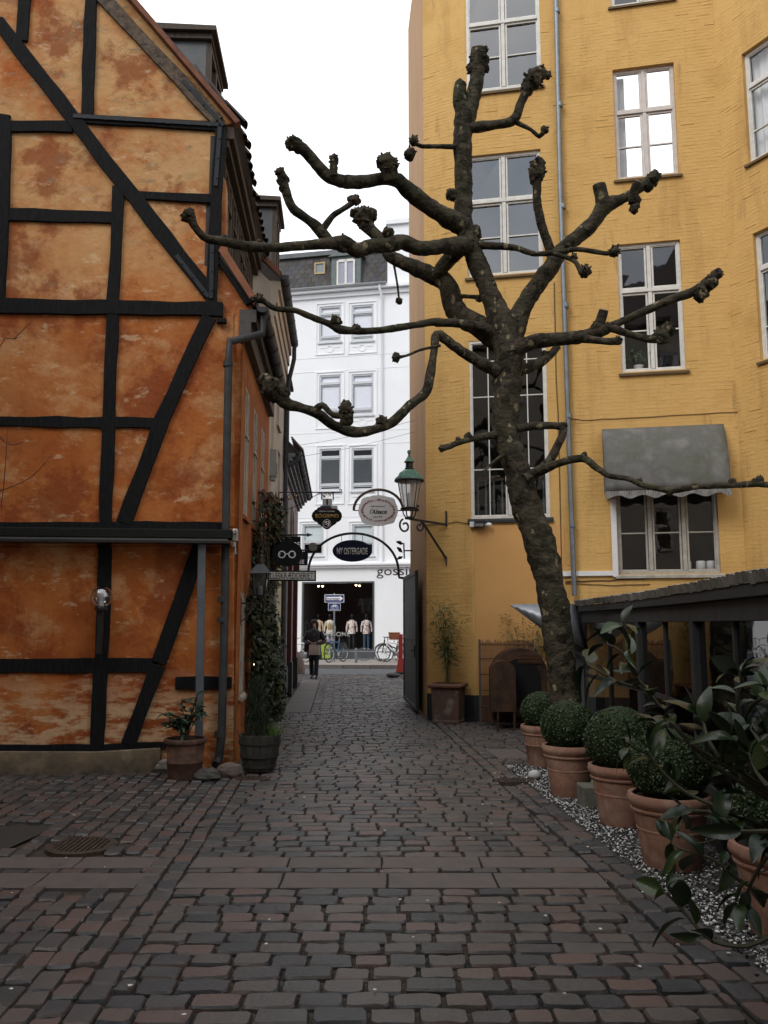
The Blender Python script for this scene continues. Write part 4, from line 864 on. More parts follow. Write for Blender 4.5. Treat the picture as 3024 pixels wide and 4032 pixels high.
# ------------------------------------------------------------ white building across the street
WBW = Wall((-1.0, 36.4), (1, -0.2))
wb = thing('white_building', (-1, 37, 0.1), 'white rendered corner building with slate mansard roof across the street', 'building')
WHT = M('white_render', (0.84,0.85,0.87), (0.80,0.81,0.83), scale=0.8, rough=0.9, bump=0.1)
overlay(WHT, (0.5,0.5,0.5), 0.7, 0.6, 0.8, 0.35, stretch=(2,2,.3), seed=2)
R = lambda xl, xr, yt, yb_: rect(WBW, xl, xr, yt, yb_)
wins = [R(1257,1343,1205,1345),R(1384,1471,1200,1340),R(1257,1343,1476,1636),R(1384,1471,1472,1632),R(1257,1343,1766,1932),R(1384,1471,1764,1930),R(1190,1274,2064,2186),R(1386,1473,2064,2186)]
shop = R(1188,1474,2290,2562)
ze = WBW.hit(1350,1152)[1]; zf = WBW.hit(1350,2225)[1]
b = MB(); wall_sheet(b, WBW, -9, 9, 0.1, ze, wins+[shop], reveal=0.12); b.quad(WBW.P(-9,0,0),WBW.P(-9,ze,0),WBW.P(-9,ze,-6),WBW.P(-9,0,-6)); ob('wall', b, WHT, wb, fixn=False)
GFR = M('grey_white_frame', (0.56,0.58,0.60), (0.50,0.52,0.54), rough=0.5)
BLIND = M('pale_blind', (0.62,0.70,0.72), (0.54,0.62,0.64), scale=40, stretch=(.1,.1,1), rough=0.8)
LAV = M('sky_lavender_blind', (0.80,0.81,0.90), (0.84,0.85,0.92), rough=0.8)  # sky reflection of the upper panes put into this blind colour
for i, a in enumerate(wins):
    h = a[3]-a[2]
    f = window(wb, WBW, *a, 0.08, 1, trans=(a[3]-h*0.22, a[2]+h*0.13) if i < 6 else (a[2]+h*.42,), fw=0.07, mat=GFR, depth=1.2, sill=None, gl=GLASS2)
    b = MB(); b.wbox(WBW, a[0]-.05, a[1]+.05, a[2]-.1, a[2]-.03, .002, .07); ob('sill', b, GFR, f)
    if i < 4 or i > 5: b = MB(); b.wbox(WBW, a[0], a[1], a[2]+(0.05*h if i < 6 else .42*h), a[3], -.125, -.115); ob('blind', b, LAV if i < 4 else BLIND, f)
    t = MB(); e = 0.16
    for q in ((a[0]-e,a[0]-e+.05,a[2]-.62 if i < 6 else a[2]-.2,a[3]+e),(a[1]+e-.05,a[1]+e,a[2]-.62 if i < 6 else a[2]-.2,a[3]+e),(a[0]-e+.05,a[1]+e-.05,a[3]+e-.05,a[3]+e),(a[0]-e+.05,a[1]+e-.05,(a[2]-.62) if i < 6 else a[2]-.2,(a[2]-.57) if i < 6 else a[2]-.15)): t.wbox(WBW, *q, .003, .035)
    ob('surround', t, WHT, f)
    if i < 6:
        c = WBW.P((a[0]+a[1])/2, a[2]-.35, .005); b = MB(); b.lathe([(.16,0),(.17,.02),(.13,.02),(.12,0)], c, 20, ax=WBW.n, cap=False); b.wbox(WBW, a[0]+.05, (a[0]+a[1])/2-.2, a[2]-.3, a[2]-.24, .003, .02); b.wbox(WBW, (a[0]+a[1])/2+.2, a[1]-.05, a[2]-.3, a[2]-.24, .003, .02); ob('ornament', b, WHT, f)
for py in (1403, 1458, 1700, 1752, 2035):
    z = WBW.hit(1350, py)[1]; b = MB(); b.wbox(WBW, -9, 9, z-.012, z+.008, .002, .012); ob('string_course', b, WHT, wb)
b = MB(); b.wbox(WBW, -9, 9, zf-.12, zf-.02, .002, .14); b.wbox(WBW, -9, 9, zf-.018, zf+.06, .002, .24); b.wbox(WBW, -9, 9, zf+.062, zf+.10, .002, .10); ob('cornice', b, WHT, wb)
b = MB(); b.wbox(WBW, -9, 9, ze-.22, ze-.02, .0, .10); b.wbox(WBW, -9, 9, ze-.0, ze+.14, -.1, .3); ob('eaves_cornice', b, WHT, wb)
gutter(wb, WBW, -9, WBW.hit(1526,1140)[0], ze+.2, .36, .09, M('light_zinc', (0.42,0.44,0.46), (0.36,0.38,0.40), metal=0.2, rough=0.5))
ud = WBW.hit(1505,1400)[0]; b = MB(); b.tube([WBW.P(ud-.06,ze+.1,.34),WBW.P(ud-.05,ze-.1,.3),WBW.P(ud,ze-.4,.08),WBW.P(ud,zf+.1,.08)], .05, 8); ob('downpipe', b, WHT, wb, smooth=True)
# mansard with single slates
SLATE = M('slate', (0.030,0.027,0.025), (0.062,0.055,0.05), (0.042,0.045,0.055), scale=3, rnd=0.9, rough=0.7, lo=0.1, hi=0.9)
zr1 = WBW.hit(1350,1015)[1]+0.3; tilt = 0.45; us = WBW.hit(1526,1080)[0]
b = MB(); b.quad(WBW.P(-9,ze+.14,.1), WBW.P(us,ze+.14,.1), WBW.P(us,zr1,.1-tilt), WBW.P(-9,zr1,.1-tilt)); rf = ob('roof', b, SLATE, wb, fixn=False)
b = MB(); b.wbox(WBW, -9, us, zr1, zr1+.22, .1-tilt-.3, .1-tilt+.16); ob('roof_edge', b, LEAD, rf)
sm = MB(); sm.add([(-.155,0,0),(.155,0,0),(.155,.0,-.26),(.09,0,-.36),(-.09,0,-.36),(-.155,0,-.26)], [(0,1,2,3,4,5)]); sme = sm.mesh('slate'); sme.materials.append(SLATE)
rows = int((zr1-ze-.3)/0.25); n = 0; u_lo = WBW.hit(1105,1080)[0]
ang = math.atan2(WBW.u.y, WBW.u.x); dtil = math.atan2(tilt, zr1-ze-.14)
for r in range(rows):
    u = u_lo + (0.16 if r % 2 else 0)
    while u < us-.15:
        z = zr1-.02-r*.25; o_ = .1-tilt*(z-ze-.14)/(zr1-ze-.14)+.012
        if n < 296: o = piece('slate', sme, WBW.P(u, z, o_), 0, rf); o.rotation_euler = (dtil*-1-.03, 0, ang); n += 1
        u += .33
b = MB(); b.wbox(WBW, us, 9, ze, WBW.hit(1560,885)[1], -3, .02); b.wbox(WBW, us-.05, 9, WBW.hit(1560,885)[1]+.002, WBW.hit(1560,868)[1], -3, .15); ob('side_pier', b, WHT, wb)
# roof dormer and skylight
a = R(1312,1418,1010,1140); q = 0.35; b = MB(); b.wbox(WBW, a[0]-.05, a[1]+.05, a[2]-.1, a[3]-.05, -1.2, .12); dm = ob('roof_dormer', b, M('green_grey_zinc', (0.12,0.15,0.14), (0.09,0.115,0.11), rough=0.5), wb)
b = MB(); b.prism([WBW.P(a[0]-.2,a[3]-.05,.25), WBW.P((a[0]+a[1])/2,a[3]+.32,.25), WBW.P(a[1]+.2,a[3]-.05,.25)], -WBW.n, 1.5); ob('dormer_roof', b, MATS['green_grey_zinc'], dm)
b = MB(); e = .16
for z_ in ((a[0]+.05+e,a[0]+.13+e,a[2]+.1,a[3]-.25),(a[1]-.13-e,a[1]-.05-e,a[2]+.1,a[3]-.25),((a[0]+a[1])/2-.05,(a[0]+a[1])/2+.05,a[2]+.1,a[3]-.2),(a[0]+.13+e,a[1]-.13-e,a[2]+.1,a[2]+.22),(a[0]+.13+e,a[1]-.13-e,a[3]-.32,a[3]-.2)): b.wbox(WBW, *z_, .122, .18)
dw = ob('dormer_window', b, WHITEP, dm); b = MB(); b.quad(WBW.P(a[0]+.3,a[2]+.2,.14),WBW.P(a[1]-.3,a[2]+.2,.14),WBW.P(a[1]-.3,a[3]-.3,.14),WBW.P(a[0]+.3,a[3]-.3,.14)); ob('pane', b, M('lav_pane', (0.33,0.34,0.42), rough=0.1), dw, fixn=False)
b = MB(); b.prism([WBW.P(a[0]-.1,a[2]-.1,.125),WBW.P(a[1]+.1,a[2]-.1,.125),WBW.P(a[1]+.05,a[2]-.12+.2,.125),WBW.P(a[0]-.05,a[2]+.08,.125)], WBW.n, .08); ob('flashing', b, M('pale_zinc', (0.34,0.40,0.43), rough=0.5), dm)
a = R(1236,1278,1030,1076); zc = (a[2]+a[3])/2; o_ = .1-tilt*(zc-ze-.14)/(zr1-ze-.14); b = MB()
for z_ in ((a[0],a[0]+.07,a[2],a[3]),(a[1]-.07,a[1],a[2],a[3]),(a[0]+.07,a[1]-.07,a[2],a[2]+.07),(a[0]+.07,a[1]-.07,a[3]-.07,a[3])): b.wbox(WBW, *z_, o_-.1, o_+.12)
sk_ = ob('skylight', b, M('pine_frame', (0.36,0.27,0.13), (0.42,0.32,0.16), rough=0.6), wb); b = MB(); b.quad(WBW.P(a[0]+.05,a[2]+.05,o_+.07),WBW.P(a[1]-.05,a[2]+.05,o_+.07),WBW.P(a[1]-.05,a[3]-.05,o_+.07),WBW.P(a[0]+.05,a[3]-.05,o_+.07)); ob('pane', b, M('grey_sky_pane', (0.25,0.28,0.3), rough=0.1), sk_, fixn=False)
# shop front
s0, s1, t0, t1 = shop; b = MB(); fwid = .07
for q in ((s0,s0+fwid,t0,t1),(s1-fwid,s1,t0,t1),(s0+fwid,s1-fwid,t1-fwid,t1),(s0+fwid,s1-fwid,t0,t0+fwid)): b.wbox(WBW, *q, -.1, .02)
sf = ob('shop_window', b, M('dark_grey_frame', (0.08,0.085,0.09), rough=0.5), wb)
b = MB(); b.quad(WBW.P(s0,t0,-.05),WBW.P(s1,t0,-.05),WBW.P(s1,t1,-.05),WBW.P(s0,t1,-.05)); ob('pane', b, GLASS2, sf, fixn=False)
b = MB(); SH = M('shop_interior', (0.03,0.028,0.027), (0.04,0.036,0.034), rough=0.9)
for q in (((s0-.1,t0-.02),(s0-.1,t1+.1)),((s1+.1,t0-.02),(s1+.1,t1+.1)),((s0-.1,t1+.1),(s1+.1,t1+.1)),((s0-.1,t0-.0),(s1+.1,t0-.0))): b.quad(WBW.P(*q[0],-.11),WBW.P(*q[1],-.11),WBW.P(*q[1],-3.5),WBW.P(*q[0],-3.5))
b.quad(WBW.P(s0-.1,t0,-3.5),WBW.P(s1+.1,t0,-3.5),WBW.P(s1+.1,t1+.1,-3.5),WBW.P(s0-.1,t1+.1,-3.5)); ob('shop_room', b, SH, sf, fixn=False)
b = MB(); b.wbox(WBW, s0-.02, s1+.02, .1, t0-.03, .004, .05); ob('shop_plinth', b, M('blue_grey_plinth', (0.07,0.08,0.09), rough=0.6), wb)
BLK = M('black_lettering', (0.015,0.015,0.017), rough=0.5)
rzW = ang
u, z = WBW.hit(1560, 2254); text('gossip', WBW.P(u, z, .008), wb, BLK, h=0.50, wid=1.72, rz=rzW, bold=0.0)
text('BE AWESOME', WBW.P((s0+s1)/2-.35, WBW.hit(1330,2497)[1], -.04), sf, M('window_lettering', (0.45,0.44,0.44), (0.25,0.24,0.24), scale=4, rough=0.6), h=0.19, wid=1.75, rz=rzW)
text('TODAY', WBW.P((s0+s1)/2-.55, WBW.hit(1330,2523)[1], -.04), sf, M('window_lettering_red', (0.30,0.07,0.08), (0.42,0.25,0.26), scale=4, rough=0.6), h=0.2, wid=0.85, rz=rzW)
LAMP = M('warm_bulb', (1,.8,.5), emit=(1,0.72,0.36), estr=9)
for px, py in ((1254,2306),(1270,2306),(1402,2302),(1416,2304)):
    u, z = WBW.hit(px, py, -.6); p = WBW.P(u, z, -.6); t = thing('spot_lamp', p, 'small warm spot lamp on the shop ceiling', 'spot lamp', 'spot lamps in the shop window')
    b = MB(); b.lathe([(.05,0),(.05,.10),(.02,.13)], p, 10); ob('housing', b, IRON, t); b = MB(); b.ball(p-Vector((0,0,.02)), .045, 8, 6); ob('bulb', b, LAMP, t, smooth=True); b = MB(); b.tube([p+Vector((0,0,.12)), WBW.P(u, t1+.1, -.6)], .01, 5); ob('stem', b, IRON, t)
# a spot of real light from those lamps
pl = bpy.data.lights.new('shop_light', 'POINT'); pl.energy = 9; pl.color = (1,.86,.68); pl.shadow_soft_size = 0.3
lo = bpy.data.objects.new('shop_light', pl); C.objects.link(lo); lo.location = WBW.P((s0+s1)/2, t1-.35, -.45)
# ------------------------------------------------------------ pollarded plane tree
BARK = M('plane_bark', (0.017,0.014,0.010), (0.040,0.032,0.022), (0.024,0.023,0.014), scale=5, rough=0.92, spec=0.2, bump=1.0, bscale=17, bdist=0.03, lo=0.3, hi=0.7, stretch=(1,1,1.4))
overlay(BARK, (0.024,0.031,0.012), 2.2, 0.48, 0.68, 0.6, seed=7)
def flakes(m, scale, thr, col, amount=1.0, seed=0.0):
    n = m.node_tree.nodes; l = m.node_tree.links; p = n['Principled BSDF']; old = p.inputs['Base Color'].links[0].from_socket
    g = n.new('ShaderNodeNewGeometry'); mp = n.new('ShaderNodeMapping'); mp.inputs['Scale'].default_value = (1,1,0.65); mp.inputs['Location'].default_value = (seed,seed,seed)
    l.new(g.outputs['Position'], mp.inputs['Vector']); nz = n.new('ShaderNodeTexNoise'); nz.inputs['Scale'].default_value = 14; nz.inputs['Detail'].default_value = 3
    av = n.new('ShaderNodeMixRGB'); av.inputs[0].default_value = 0.06; l.new(mp.outputs[0], av.inputs[1]); l.new(mp.outputs[0], nz.inputs['Vector']); l.new(nz.outputs['Color'], av.inputs[2])
    v = n.new('ShaderNodeTexVoronoi'); v.inputs['Scale'].default_value = scale; l.new(av.outputs[0], v.inputs['Vector'])
    wn = n.new('ShaderNodeSeparateColor'); l.new(v.outputs['Color'], wn.inputs[0])
    a = n.new('ShaderNodeMath'); a.operation = 'GREATER_THAN'; a.inputs[1].default_value = thr; l.new(wn.outputs[0], a.inputs[0])
    d = n.new('ShaderNodeMapRange'); d.inputs[1].default_value = 0.40; d.inputs[2].default_value = 0.34; l.new(v.outputs['Distance'], d.inputs[0])
    mu = n.new('ShaderNodeMath'); mu.operation = 'MULTIPLY'; l.new(a.outputs[0], mu.inputs[0]); l.new(d.outputs[0], mu.inputs[1]); m2 = n.new('ShaderNodeMath'); m2.operation = 'MULTIPLY'; m2.inputs[1].default_value = amount; l.new(mu.outputs[0], m2.inputs[0])
    mi = n.new('ShaderNodeMixRGB'); mi.inputs[2].default_value = (*col, 1); l.new(m2.outputs[0], mi.inputs[0]); l.new(old, mi.inputs[1]); l.new(mi.outputs[0], p.inputs['Base Color'])
def plates(m, scale, lo, hi, stretch):
    n = m.node_tree.nodes; l = m.node_tree.links; p = n['Principled BSDF']; old = p.inputs['Base Color'].links[0].from_socket
    g = n.new('ShaderNodeNewGeometry'); mp = n.new('ShaderNodeMapping'); mp.inputs['Scale'].default_value = stretch; l.new(g.outputs['Position'], mp.inputs['Vector'])
    nz = n.new('ShaderNodeTexNoise'); nz.inputs['Scale'].default_value = 8; l.new(mp.outputs[0], nz.inputs['Vector']); av = n.new('ShaderNodeMixRGB'); av.inputs[0].default_value = 0.12; l.new(mp.outputs[0], av.inputs[1]); l.new(nz.outputs['Color'], av.inputs[2])
    v = n.new('ShaderNodeTexVoronoi'); v.inputs['Scale'].default_value = scale; l.new(av.outputs[0], v.inputs['Vector']); s = n.new('ShaderNodeSeparateColor'); l.new(v.outputs['Color'], s.inputs[0])
    mr = n.new('ShaderNodeMapRange'); mr.inputs[3].default_value = lo; mr.inputs[4].default_value = hi; l.new(s.outputs[1], mr.inputs[0])
    mu = n.new('ShaderNodeMixRGB'); mu.blend_type = 'MULTIPLY'; mu.inputs[0].default_value = 1; l.new(old, mu.inputs[1]); l.new(mr.outputs[0], mu.inputs[2]); l.new(mu.outputs[0], p.inputs['Base Color'])
    bp = n.new('ShaderNodeBump'); bp.inputs['Strength'].default_value = 0.7; bp.inputs['Distance'].default_value = 0.012; l.new(s.outputs[1], bp.inputs['Height'])
    ob_ = p.inputs['Normal'].links[0].from_socket; l.new(ob_, bp.inputs['Normal']); l.new(bp.outputs[0], p.inputs['Normal'])
plates(BARK, 16, 0.55, 1.9, (1,1,.8))
flakes(BARK, 13, 0.93, (0.20,0.165,0.10), 0.85); flakes(BARK, 24, 0.95, (0.24,0.21,0.13), 0.7, 3.3)
CUT = M('sawn_wood', (0.26,0.19,0.13), (0.20,0.14,0.10), scale=12, rough=0.9)
T1 = zr(700, 100, 1.3008); T2 = zr(1700, 100, 1.253); T3 = zr(1550, 1700, 1.701); T4 = zr(2200, 1500, 2.0134)
SCL = {id(T1): 1.3008, id(T2): 1.253, id(T3): 1.701, id(T4): 2.0134}
YT = 9.0
tree = thing('pollarded_tree', (2.0, 9.0, 0), 'bare pollarded plane tree with knobbly cut limbs and mottled bark', 'tree')
from mathutils import noise as mnoise
def skin_tube(b, Q, S, seg):
    n0 = len(b.v); b.tube(Q, S, seg)
    for i in range(n0, len(b.v)):              # bumps and swellings on the bark
        v = Vector(b.v[i]); c = Q[min((i-n0)//seg, len(Q)-1)]; d = v-c; r = d.length
        if r < 1e-6: continue
        k = 1 + 0.16*mnoise.noise(v*4.5) + 0.13*mnoise.noise(v*13) + 0.07*mnoise.noise(v*29); b.v[i] = tuple(c + d*k)
def knob(b, c, r, sc=(1,1,1)):
    n0 = len(b.v); b.ball(c, r, 14, 10, 0.05, sc)
    for i in range(n0, len(b.v)):
        v = Vector(b.v[i]); d = v-c; k = 1 + 0.38*mnoise.noise(v*14) + 0.30*mnoise.noise(v*31) + .15*mnoise.noise(v*60); b.v[i] = tuple(c + d*k)
    for _ in range(int(7+r*60)):            # stubs of cut shoots
        d = Vector((random.gauss(0,1), random.gauss(0,1), random.gauss(0.3,1))).normalized(); L = r*random.uniform(.1,.34)
        b.tube([c+d*r*0.75, c+d*(r+L)], [r*.22, r*.12], 5)
def limb(name, z, pts, y0=None, y1=None, knobs=(), cut=None, par=None, seg=12):
    # pts: (x, y, width) in picture units of zoom z; depth runs from y0 to y1 along the limb
    pts = [(q if len(q) == 4 else (*q, z)) for q in pts]
    n = len(pts); P = []; R = []; tot = 0; ds = [0]
    for i in range(1, n): tot += math.hypot(*[a-b_ for a, b_ in zip(pts[i][3](*pts[i][:2]), pts[i-1][3](*pts[i-1][:2]))]); ds.append(tot)
    for (x, y, w_, zz), d in zip(pts, ds):
        Y = y0+(y1-y0)*d/max(tot, 1e-6); p = PY(*zz(x, y), Y); P.append(p); R.append(w_/SCL[id(zz)]/2/FPX*Y*0.95)
    Q, S = catmull(P, R, 0.035); b = MB(); skin_tube(b, Q, S, seg)
    for q in knobs:
        x, y, r = q[:3]; zz = q[3] if len(q) > 3 else z; sx, sy = zz(x, y)
        Yk = min(range(len(Q)), key=lambda i: (Q[i]-PY(sx, sy, Q[i].y)).length); Yk = Q[Yk].y; knob(b, PY(sx, sy, Yk), r/SCL[id(zz)]/FPX*Yk*0.88)
    o = ob(name, b, BARK, par or tree, smooth=True)
    if cut:
        k = MB(); d = (Q[-1]-Q[-3]).normalized(); k.lathe([(S[-1]*.88,.0),(S[-1]*.8,.008)], Q[-1]+d*0.004, 14, ax=d); ob('cut_face', k, CUT, o)
    return o
trunk = limb('trunk', T3, [(1165,2330,250),(1150,2100,225),(1142,1830,208),(1117,1500,200),(1072,1150,204),(1025,900,210),(962,700,222),(888,500,206),(840,300,200),(748,0,188),(370,1900,140,T2),(375,1700,152,T2),(380,1590,168,T2),(345,1450,135,T2)], 9.0, 9.0, knobs=(), seg=20)
limb('limb', T2, [(385,1600,150),(330,1430,122),(268,1280,108),(216,1150,104),(162,1000,98),(157,800,95),(155,650,98),(153,540,110),(165,450,116),(200,360,92),(222,270,80),(222,180,92),(228,120,80)], 9.0, 8.9, knobs=((232,170,52),(215,220,46),(265,205,28),(100,838,36),(212,1022,38),(240,140,42)), seg=16)
limb('limb', T2, [(160,460,80),(140,370,80),(140,300,72),(150,285,66)], 8.9, 8.85, cut=True)
limb('limb', T2, [(170,510,62),(310,490,52),(405,466,56),(440,380,46),(480,305,60),(505,255,80)], 8.9, 8.75, knobs=((500,270,55),(530,240,46),(570,245,26),(470,310,40)))
limb('limb', T2, [(420,480,30),(490,515,20),(530,548,26),(555,520,26)], 8.8, 8.75, knobs=((558,515,24),), seg=8)
limb('limb', T1, [(1440,622,30),(1340,620,26),(1245,618,24),(1212,600,24)], 8.9, 8.7, knobs=((1210,588,30),(1188,655,36)), seg=8)
limb('limb', T2, [(395,1560,130),(440,1420,108),(520,1280,96),(590,1190,90),(640,1110,84),(720,1040,78),(800,970,82),(850,895,92),(930,860,56),(1010,815,48),(1085,755,56)], 9.05, 8.8, knobs=((1095,755,40),(1060,790,34),(1000,900,30),(1000,860,36)))
limb('limb', T2, [(850,900,80),(835,840,72),(825,785,70)], 8.85, 8.8, cut=True)
limb('limb', T2, [(985,870,50),(1000,810,48),(1018,770,42)], 8.82, 8.7, cut=True)
limb('limb', T2, [(600,1160,60),(582,1100,52),(548,1000,52),(520,880,50),(520,800,46),(518,720,56),(522,670,52)], 9.0, 8.8, knobs=((520,735,50),(522,690,44)))
limb('limb', T2, [(240,1085,48),(400,1095,36),(500,1125,32),(600,1122,30),(720,1105,28),(860,1125,26),(895,1118,30)], 8.9, 8.55, knobs=((903,1112,34),(670,1090,18)), seg=9)
limb('limb', T2, [(600,1125,26),(700,1160,26),(735,1215,24),(755,1215,26)], 8.7, 8.5, knobs=((758,1210,34),(700,1145,24)), seg=8)
limb('limb', T2, [(360,1620,110),(480,1568,78),(600,1550,70),(720,1540,70),(820,1512,72),(870,1490,56)], 8.95, 8.5, knobs=((850,1495,30),))
limb('limb', T2, [(815,1510,66),(835,1450,56),(848,1405,52)], 8.55, 8.45, cut=True, knobs=((812,1490,32),))
limb('limb', T2, [(860,1480,48),(1000,1530,40),(1100,1548,44),(1150,1510,40)], 8.5, 8.3, knobs=((1130,1535,48),(1160,1500,40)), seg=9)
limb('limb', T2, [(870,1490,44),(1050,1410,40),(1200,1345,44),(1300,1310,60),(1370,1255,54),(1420,1210,34)], 8.5, 8.1, knobs=((1330,1320,46),(1380,1270,42),(1410,1225,30)))
limb('limb', T2, [(720,1540,56),(850,1558,40),(915,1555,44)], 8.5, 8.4, knobs=((920,1555,26),), seg=9)
limb('limb', T2, [(430,1705,62),(540,1660,50),(600,1610,44),(618,1585,44)], 9.1, 9.3, knobs=((560,1620,22),), cut=True, seg=9)
limb('limb', T2, [(330,1710,80),(200,1640,58),(120,1590,58),(60,1545,54),(24,1528,52),(1310,1690,46,T1),(1290,1800,52,T1),(1268,1880,56,T1),(1190,1945,52,T1),(1100,2030,58,T1),(1000,2070,52,T1),(900,2082,60,T1),(800,2050,54,T1),(720,1992,58,T1),(640,1960,54,T1),(565,1940,68,T1),(515,1892,92,T1),(470,1850,96,T1)], 8.95, 8.3, knobs=((480,1860,64,T1),(450,1820,44,T1),(545,1890,36,T1),(520,1870,50,T1),(1045,2030,34,T1),(1410,1635,18,T1)))
limb('limb', T1, [(690,1980,44),(740,1945,32),(790,1992,30),(850,2000,40)], 8.3, 8.2, knobs=((862,1975,46),(862,2010,44),(865,1945,30)), seg=9)
limb('limb', T1, [(1345,1640,20),(1250,1660,16),(1170,1692,14),(1130,1698,20)], 8.6, 8.5, knobs=((1118,1700,28),), seg=7)
limb('limb', T2, [(330,1520,70),(200,1478,50),(100,1468,48),(20,1466,46),(1300,1520,42,T1),(1150,1545,40,T1),(1000,1565,38,T1),(900,1565,44,T1),(830,1558,54,T1),(780,1530,44,T1),(700,1500,36,T1),(600,1460,36,T1),(500,1450,30,T1),(430,1405,34,T1)], 9.0, 8.6, knobs=((805,1515,36,T1),(915,1550,24,T1),(415,1400,32,T1),(390,1405,22,T1)), seg=10)
limb('limb', T2, [(340,1560,140),(220,1480,120),(125,1415,116),(1380,1330,110,T1),(1290,1275,100,T1),(1180,1228,82,T1),(1090,1180,70,T1),(1045,1100,62,T1),(985,1045,70,T1),(955,1000,90,T1)], 9.1, 9.4, knobs=((950,985,60,T1),(985,970,40,T1),(915,965,36,T1)), seg=14)
limb('limb', T1, [(1320,1290,70),(1360,1230,80),(1410,1180,84),(1470,1130,80)], 9.2, 9.0)
limb('limb', T1, [(1108,1230,14),(1125,1330,12),(1133,1400,12)], 9.3, 9.3, knobs=((1133,1410,20),), seg=6)
limb('limb', T1, [(1500,1120,100),(1340,1135,86),(1240,1142,82),(1150,1108,88),(1080,1125,86),(990,1130,84),(920,1150,92),(850,1115,84),(760,1118,64),(600,1132,52),(480,1138,52),(350,1130,56),(230,1105,52),(150,1092,44),(100,1050,44),(65,985,54)], 8.9, 7.9, knobs=((55,970,38),(40,985,30),(1078,1060,34),(235,1085,20),(850,1120,50),(415,1105,16)), seg=14)
limb('limb', T1, [(770,1110,72),(722,1045,66),(660,990,52),(592,940,52),(560,870,52),(540,800,52),(525,750,46)], 8.45, 8.2, knobs=((535,790,38),(522,750,32),(545,830,30)))
limb('limb', T1, [(735,1060,40),(790,980,36),(850,940,32),(900,905,40)], 8.4, 8.3, knobs=((910,895,32),(885,890,22)), seg=9)
limb('limb', T1, [(1470,1030,120),(1380,985,108),(1290,930,98),(1190,850,96),(1130,795,80),(1050,785,72),(950,800,74),(850,800,76),(770,770,78),(710,710,68),(660,650,66),(595,600,84)], 8.95, 8.3, knobs=((590,605,46),(620,625,38),(1080,745,46),(800,730,26)), cut=True, seg=14)
limb('limb', T1, [(1090,790,90),(1080,740,92),(1070,690,96)], 8.6, 8.5, knobs=((1065,705,54),(1100,715,40)))
limb('limb', T1, [(800,770,50),(797,710,44),(795,670,34)], 8.4, 8.35, knobs=((797,680,26),(800,700,28)), seg=9)
limb('limb', T1, [(1430,1385,26),(1500,1390,26),(1561,1392,28)], 9.2, 9.0, knobs=((1545,1400,22),), seg=8)
limb('limb', T3, [(690,20,62),(540,45,50),(430,75,46),(335,112,44)], 8.95, 8.6, knobs=((325,112,28),(430,54,22),(500,32,28)), seg=10)
limb('limb', T3, [(880,320,90),(960,270,78),(1040,200,62),(1095,100,58),(1130,20,56),(640,1980,44,T2),(540,1975,40,T2),(420,1990,50,T2)], 8.85, 8.95, knobs=((648,1978,22,T2),), seg=10)
limb('limb', T3, [(950,280,70),(1100,212,56),(1268,180,56),(300,690,56,T4),(400,752,50,T4),(550,775,50,T4),(650,820,50,T4),(780,850,52,T4),(900,865,58,T4),(1050,842,56,T4),(1200,832,54,T4),(1400,826,52,T4),(1550,815,60,T4),(1800,830,56,T4),(2100,800,60,T4)], 8.8, 7.0, knobs=((205,590,30,T4),(640,786,26,T4),(1375,798,32,T4),(1590,790,40,T4),(1560,800,34,T4),(2110,795,60,T4),(880,880,30,T4)), seg=10)
limb('limb', T3, [(740,150,30),(660,210,22),(615,260,18),(600,300,12)], 8.85, 8.7, knobs=((605,265,14),), seg=7)
# ------------------------------------------------------------ pots, plants, glass lean-to on the right
BOX = M('box_leaf', (0.012,0.026,0.008), (0.026,0.050,0.014), (0.042,0.068,0.02), scale=30, rough=0.45, rnd=0.85, lo=0.05, hi=0.95)
SOIL = M('dark_soil', (0.02,0.015,0.012), (0.035,0.026,0.02), scale=40, rough=0.95, bump=0.6)
def leaf_cloud(name, c, r, n, size, mat, parent, sc=(1,1,1), shell=0.12, lump=0.10):
    V = []; F = []; off = Vector(root_of(parent).location)
    for i in range(n):
        d = RNG.normal(0,1,3); d /= np.linalg.norm(d); dv = Vector(d); q = 1+lump*mnoise.noise(dv*2.6+c)+lump*.6*mnoise.noise(dv*7+c)
        p = c + Vector((d[0]*sc[0], d[1]*sc[1], d[2]*sc[2]))*r*q*(1-abs(RNG.normal(0, shell)))
        a = (dv + Vector(RNG.normal(0,.75,3))).normalized(); t = a.orthogonal().normalized(); t = Matrix.Rotation(RNG.uniform(0,6.28), 3, a) @ t; s = a.cross(t); z = size*RNG.uniform(.6,1.25)
        n0 = len(V); V += [tuple(x-off) for x in (p-t*z*.5, p+s*z*.32+a*z*.06, p+t*z*.6, p-s*z*.32+a*z*.06)]; F.append((n0,n0+1,n0+2,n0+3))
    me = bpy.data.meshes.new(name); me.from_pydata(V, [], F); me.update(); me.materials.append(mat); o = bpy.data.objects.new(name, me); C.objects.link(o); o.parent = parent; o['kind'] = 'stuff'; return o
def rim_pot(p, R, H, parent):
    b = MB(); r0 = R*0.66
    b.lathe([(r0*.3,0.0),(r0,0.0),(r0*1.03,.01),(R*.80,H*.50),(R*.815,H*.505),(R*.815,H*.525),(R*.80,H*.53),(R*.885,H*.76)], p, 36, cap=False); po = ob('pot', b, TERRA, parent, smooth=True)
    b = MB(); b.lathe([(R*.885,H*.76),(R*.93,H*.765),(R*.94,H*.79),(R*.90,H*.805),(R*.93,H*.83),(R,H*.88),(R*1.01,H*.94),(R*.98,H*.99),(R*.92,H),(R*.87,H*.985),(R*.86,H*.9)], p, 36, cap=False); ob('rim', b, TERRA, po, smooth=True)
    b = MB(); b.lathe([(R*.87,H*.93),(0.001,H*.94)], p, 24, cap=False); ob('soil', b, SOIL, po)
